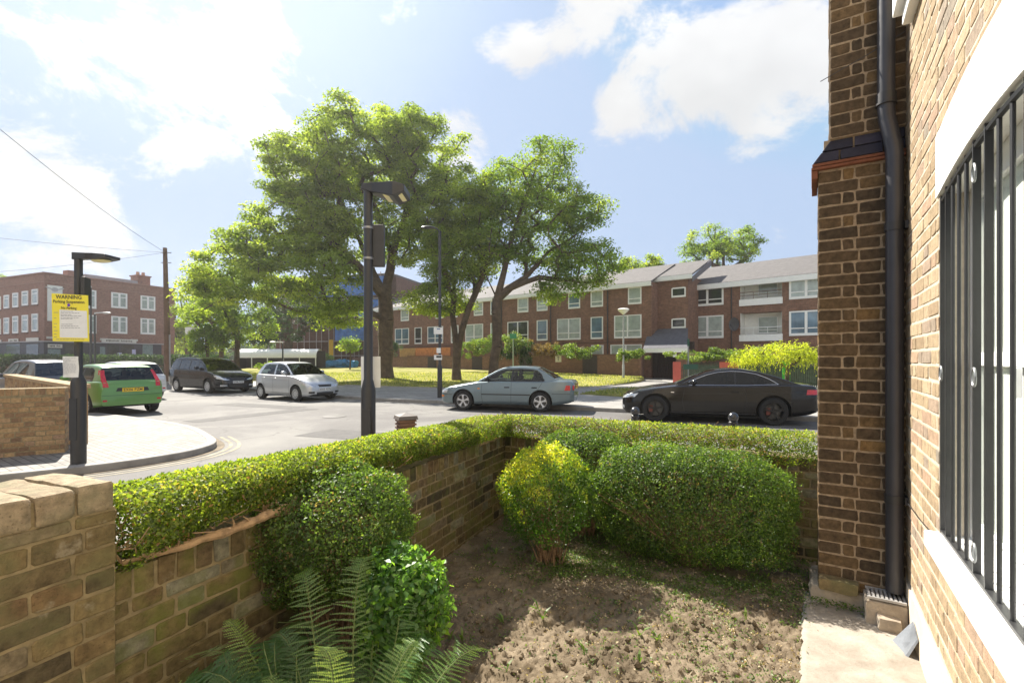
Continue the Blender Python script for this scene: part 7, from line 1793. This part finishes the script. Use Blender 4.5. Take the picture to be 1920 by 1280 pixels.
# ---------- shrubs and hedges by the walls
def shrub(label, cen, rad, n, size, mat, name='shrub', cat='shrub', rz=0):
    t = thing(name, label, cat, (cen[0], cen[1], cen[2]-rad[2]), 0)
    m_ = 26; cs_ = rng.normal(0, .55, (m_, 3))*np.array([1, .8, .62]) - np.array([0, 0, .12]); cs_[0] = 0; rs_ = rng.uniform(.18, .46, m_)
    ii_ = rng.integers(0, m_, n); d = unit(rng.normal(0, 1, (n, 3))); k = (1-.6*rng.random(n)**1.4)*rs_[ii_]
    P = (cs_[ii_] + d*k[:, None]*np.array([.75, 1, 1.1]))*np.array(rad)*1.15; c_, s_ = math.cos(rz), math.sin(rz); P = np.stack([P[:, 0]*c_-P[:, 1]*s_, P[:, 0]*s_+P[:, 1]*c_, P[:, 2]], 1)
    V_, F_ = leaf_quads(P+np.array(cen), d, size, .6, .8); np_mesh('foliage', V_, F_, mat, t, np.clip(rng.random(n)*.55+.45*rng.random(m_)[ii_], 0, 1))
    b = MB()
    for i in range(8):
        v = Vector(tuple(d[i])); q = Vector(cen)+Vector((v.x*rad[0]*.7*c_, v.y*rad[1]*.7, abs(v.z)*rad[2]*.7)); b.tube([Vector(cen)-Vector((0, 0, rad[2])), (Vector(cen)+q)/2, q], [.04, .025, .01], 5)
    b.build('stems', twig, t, smooth=True, world=True); return t
def SH(label, px, py, Y, rx, rz, n, mat, ry=.8, size=.13, rzz=-.65, **k):
    q = Y/907; return shrub(label, W(px, py, Y), (rx*q, ry, rz*q), n, size, mat, rz=rzz, **k)
SH('bright green climber spilling over the garden wall left of the third trunk', 895, 648, 41.5, 34, 18, 5000, ivy_leaf)
SH('green climber above the wall between the two right trunks', 965, 640, 40, 24, 20, 4000, ivy_leaf)
SH('dark green shrub hanging over the wall behind the saloon roof', 968, 660, 39.5, 30, 17, 3500, dark_leaf)
SH('brown feathery shrub over the garden wall', 1020, 655, 38.5, 27, 16, 3500, brown_leaf)
SH('green shrub with pink flecks right of the brown shrub', 1080, 655, 37, 34, 15, 3600, ivy_leaf)
SH('bright climber over the wall end by the white bowl lamp', 1180, 664, 33.5, 28, 11, 3000, ivy_leaf, .5)
SH('dark round shrub beside the thick trunk', 738, 650, 50, 9, 12, 1500, dark_leaf)
SH('low yellow-green shrub in front of the shelter', 500, 684, 41, 14, 7, 1500, tree_leaf2)
SH('dark bushes at the foot of the scaffolding', 612, 671, 55, 22, 11, 2500, dark_leaf)
SH('leafy ivy mass over the fence in front of the flats, left part', 1320, 666, 28.2, 52, 13, 6500, ivy_leaf, .6, .11, -.32)
SH('leafy ivy mass over the fence in front of the flats, right part', 1400, 664, 27.6, 40, 14, 4500, ivy_leaf, .6, .11, -.32)
# clipped hedge in front of the pub
hp = thing('pub_hedge', 'low dark clipped hedge in front of the pub', 'hedge', (-42, 43, 0))
a_, c_ = Vector((-60, 37.4, 0)), Vector((-29, 49.0, 0)); d_ = (c_-a_); n_ = 26000; u_ = rng.random(n_); s2 = rng.uniform(-.5, .5, n_); zz = rng.uniform(0, 1, n_)**.6*1.95; nn_ = Vector((d_.y, -d_.x, 0)).normalized()
P = np.stack([a_.x+d_.x*u_+nn_.x*s2, a_.y+d_.y*u_+nn_.y*s2, zz], 1); V_, F_ = leaf_quads(P, np.tile([[nn_.x, nn_.y, .5]], (n_, 1)), .2, .7, .6); np_mesh('foliage', V_, F_, dark_leaf, hp, rng.random(n_))
b = MB(); b.tube([a_+Vector((0, 0, .8)), c_+Vector((0, 0, .8))], .3, 6); b.build('stems', twig, hp, world=True)
# far-off wood closing the horizon
n_ = 60000; th = rng.uniform(-1.15, 1.15, n_); rr_ = rng.uniform(130, 190, n_); hh = np.array([4.0+3.5*mnoise.noise(Vector((t_*14, 0, 0)))+1.8*mnoise.noise(Vector((t_*45, 3, 0))) for t_ in th])
P = np.stack([np.sin(th)*rr_, np.cos(th)*rr_, hh*rng.random(n_)**.6+.2], 1); V_, F_ = leaf_quads(P, np.tile([[0, -1, .6]], (n_, 1)), 1.5, .8, .6)
tag(np_mesh('distant_trees', V_, F_, dark_leaf, None, rng.random(n_)), 'far line of trees on the horizon behind the buildings', 'wood', kind='stuff')
# ================================================ thin air volume, added to imitate veiling glare of the lens
hb = MB(); hb.b2((-260, -60, -1.0), (260, 215, 42)); hz_o = hb.build('glare_veil', M('tmp', (1, 1, 1)))
hm = bpy.data.materials.new('glare_air'); hm.use_nodes = True; t = hm.node_tree; t.nodes.clear(); o_ = nd('ShaderNodeOutputMaterial', t)
pv = nd('ShaderNodeVolumePrincipled', t); pv.inputs['Color'].default_value = (1.0, .98, .95, 1); pv.inputs['Density'].default_value = .0006; pv.inputs['Anisotropy'].default_value = .55
t.links.new(pv.outputs[0], o_.inputs['Volume']); hz_o.data.materials[0] = hm
tag(hz_o, 'thin bright veil over the whole street, added to imitate lens glare', 'glare_veil', kind='stuff')
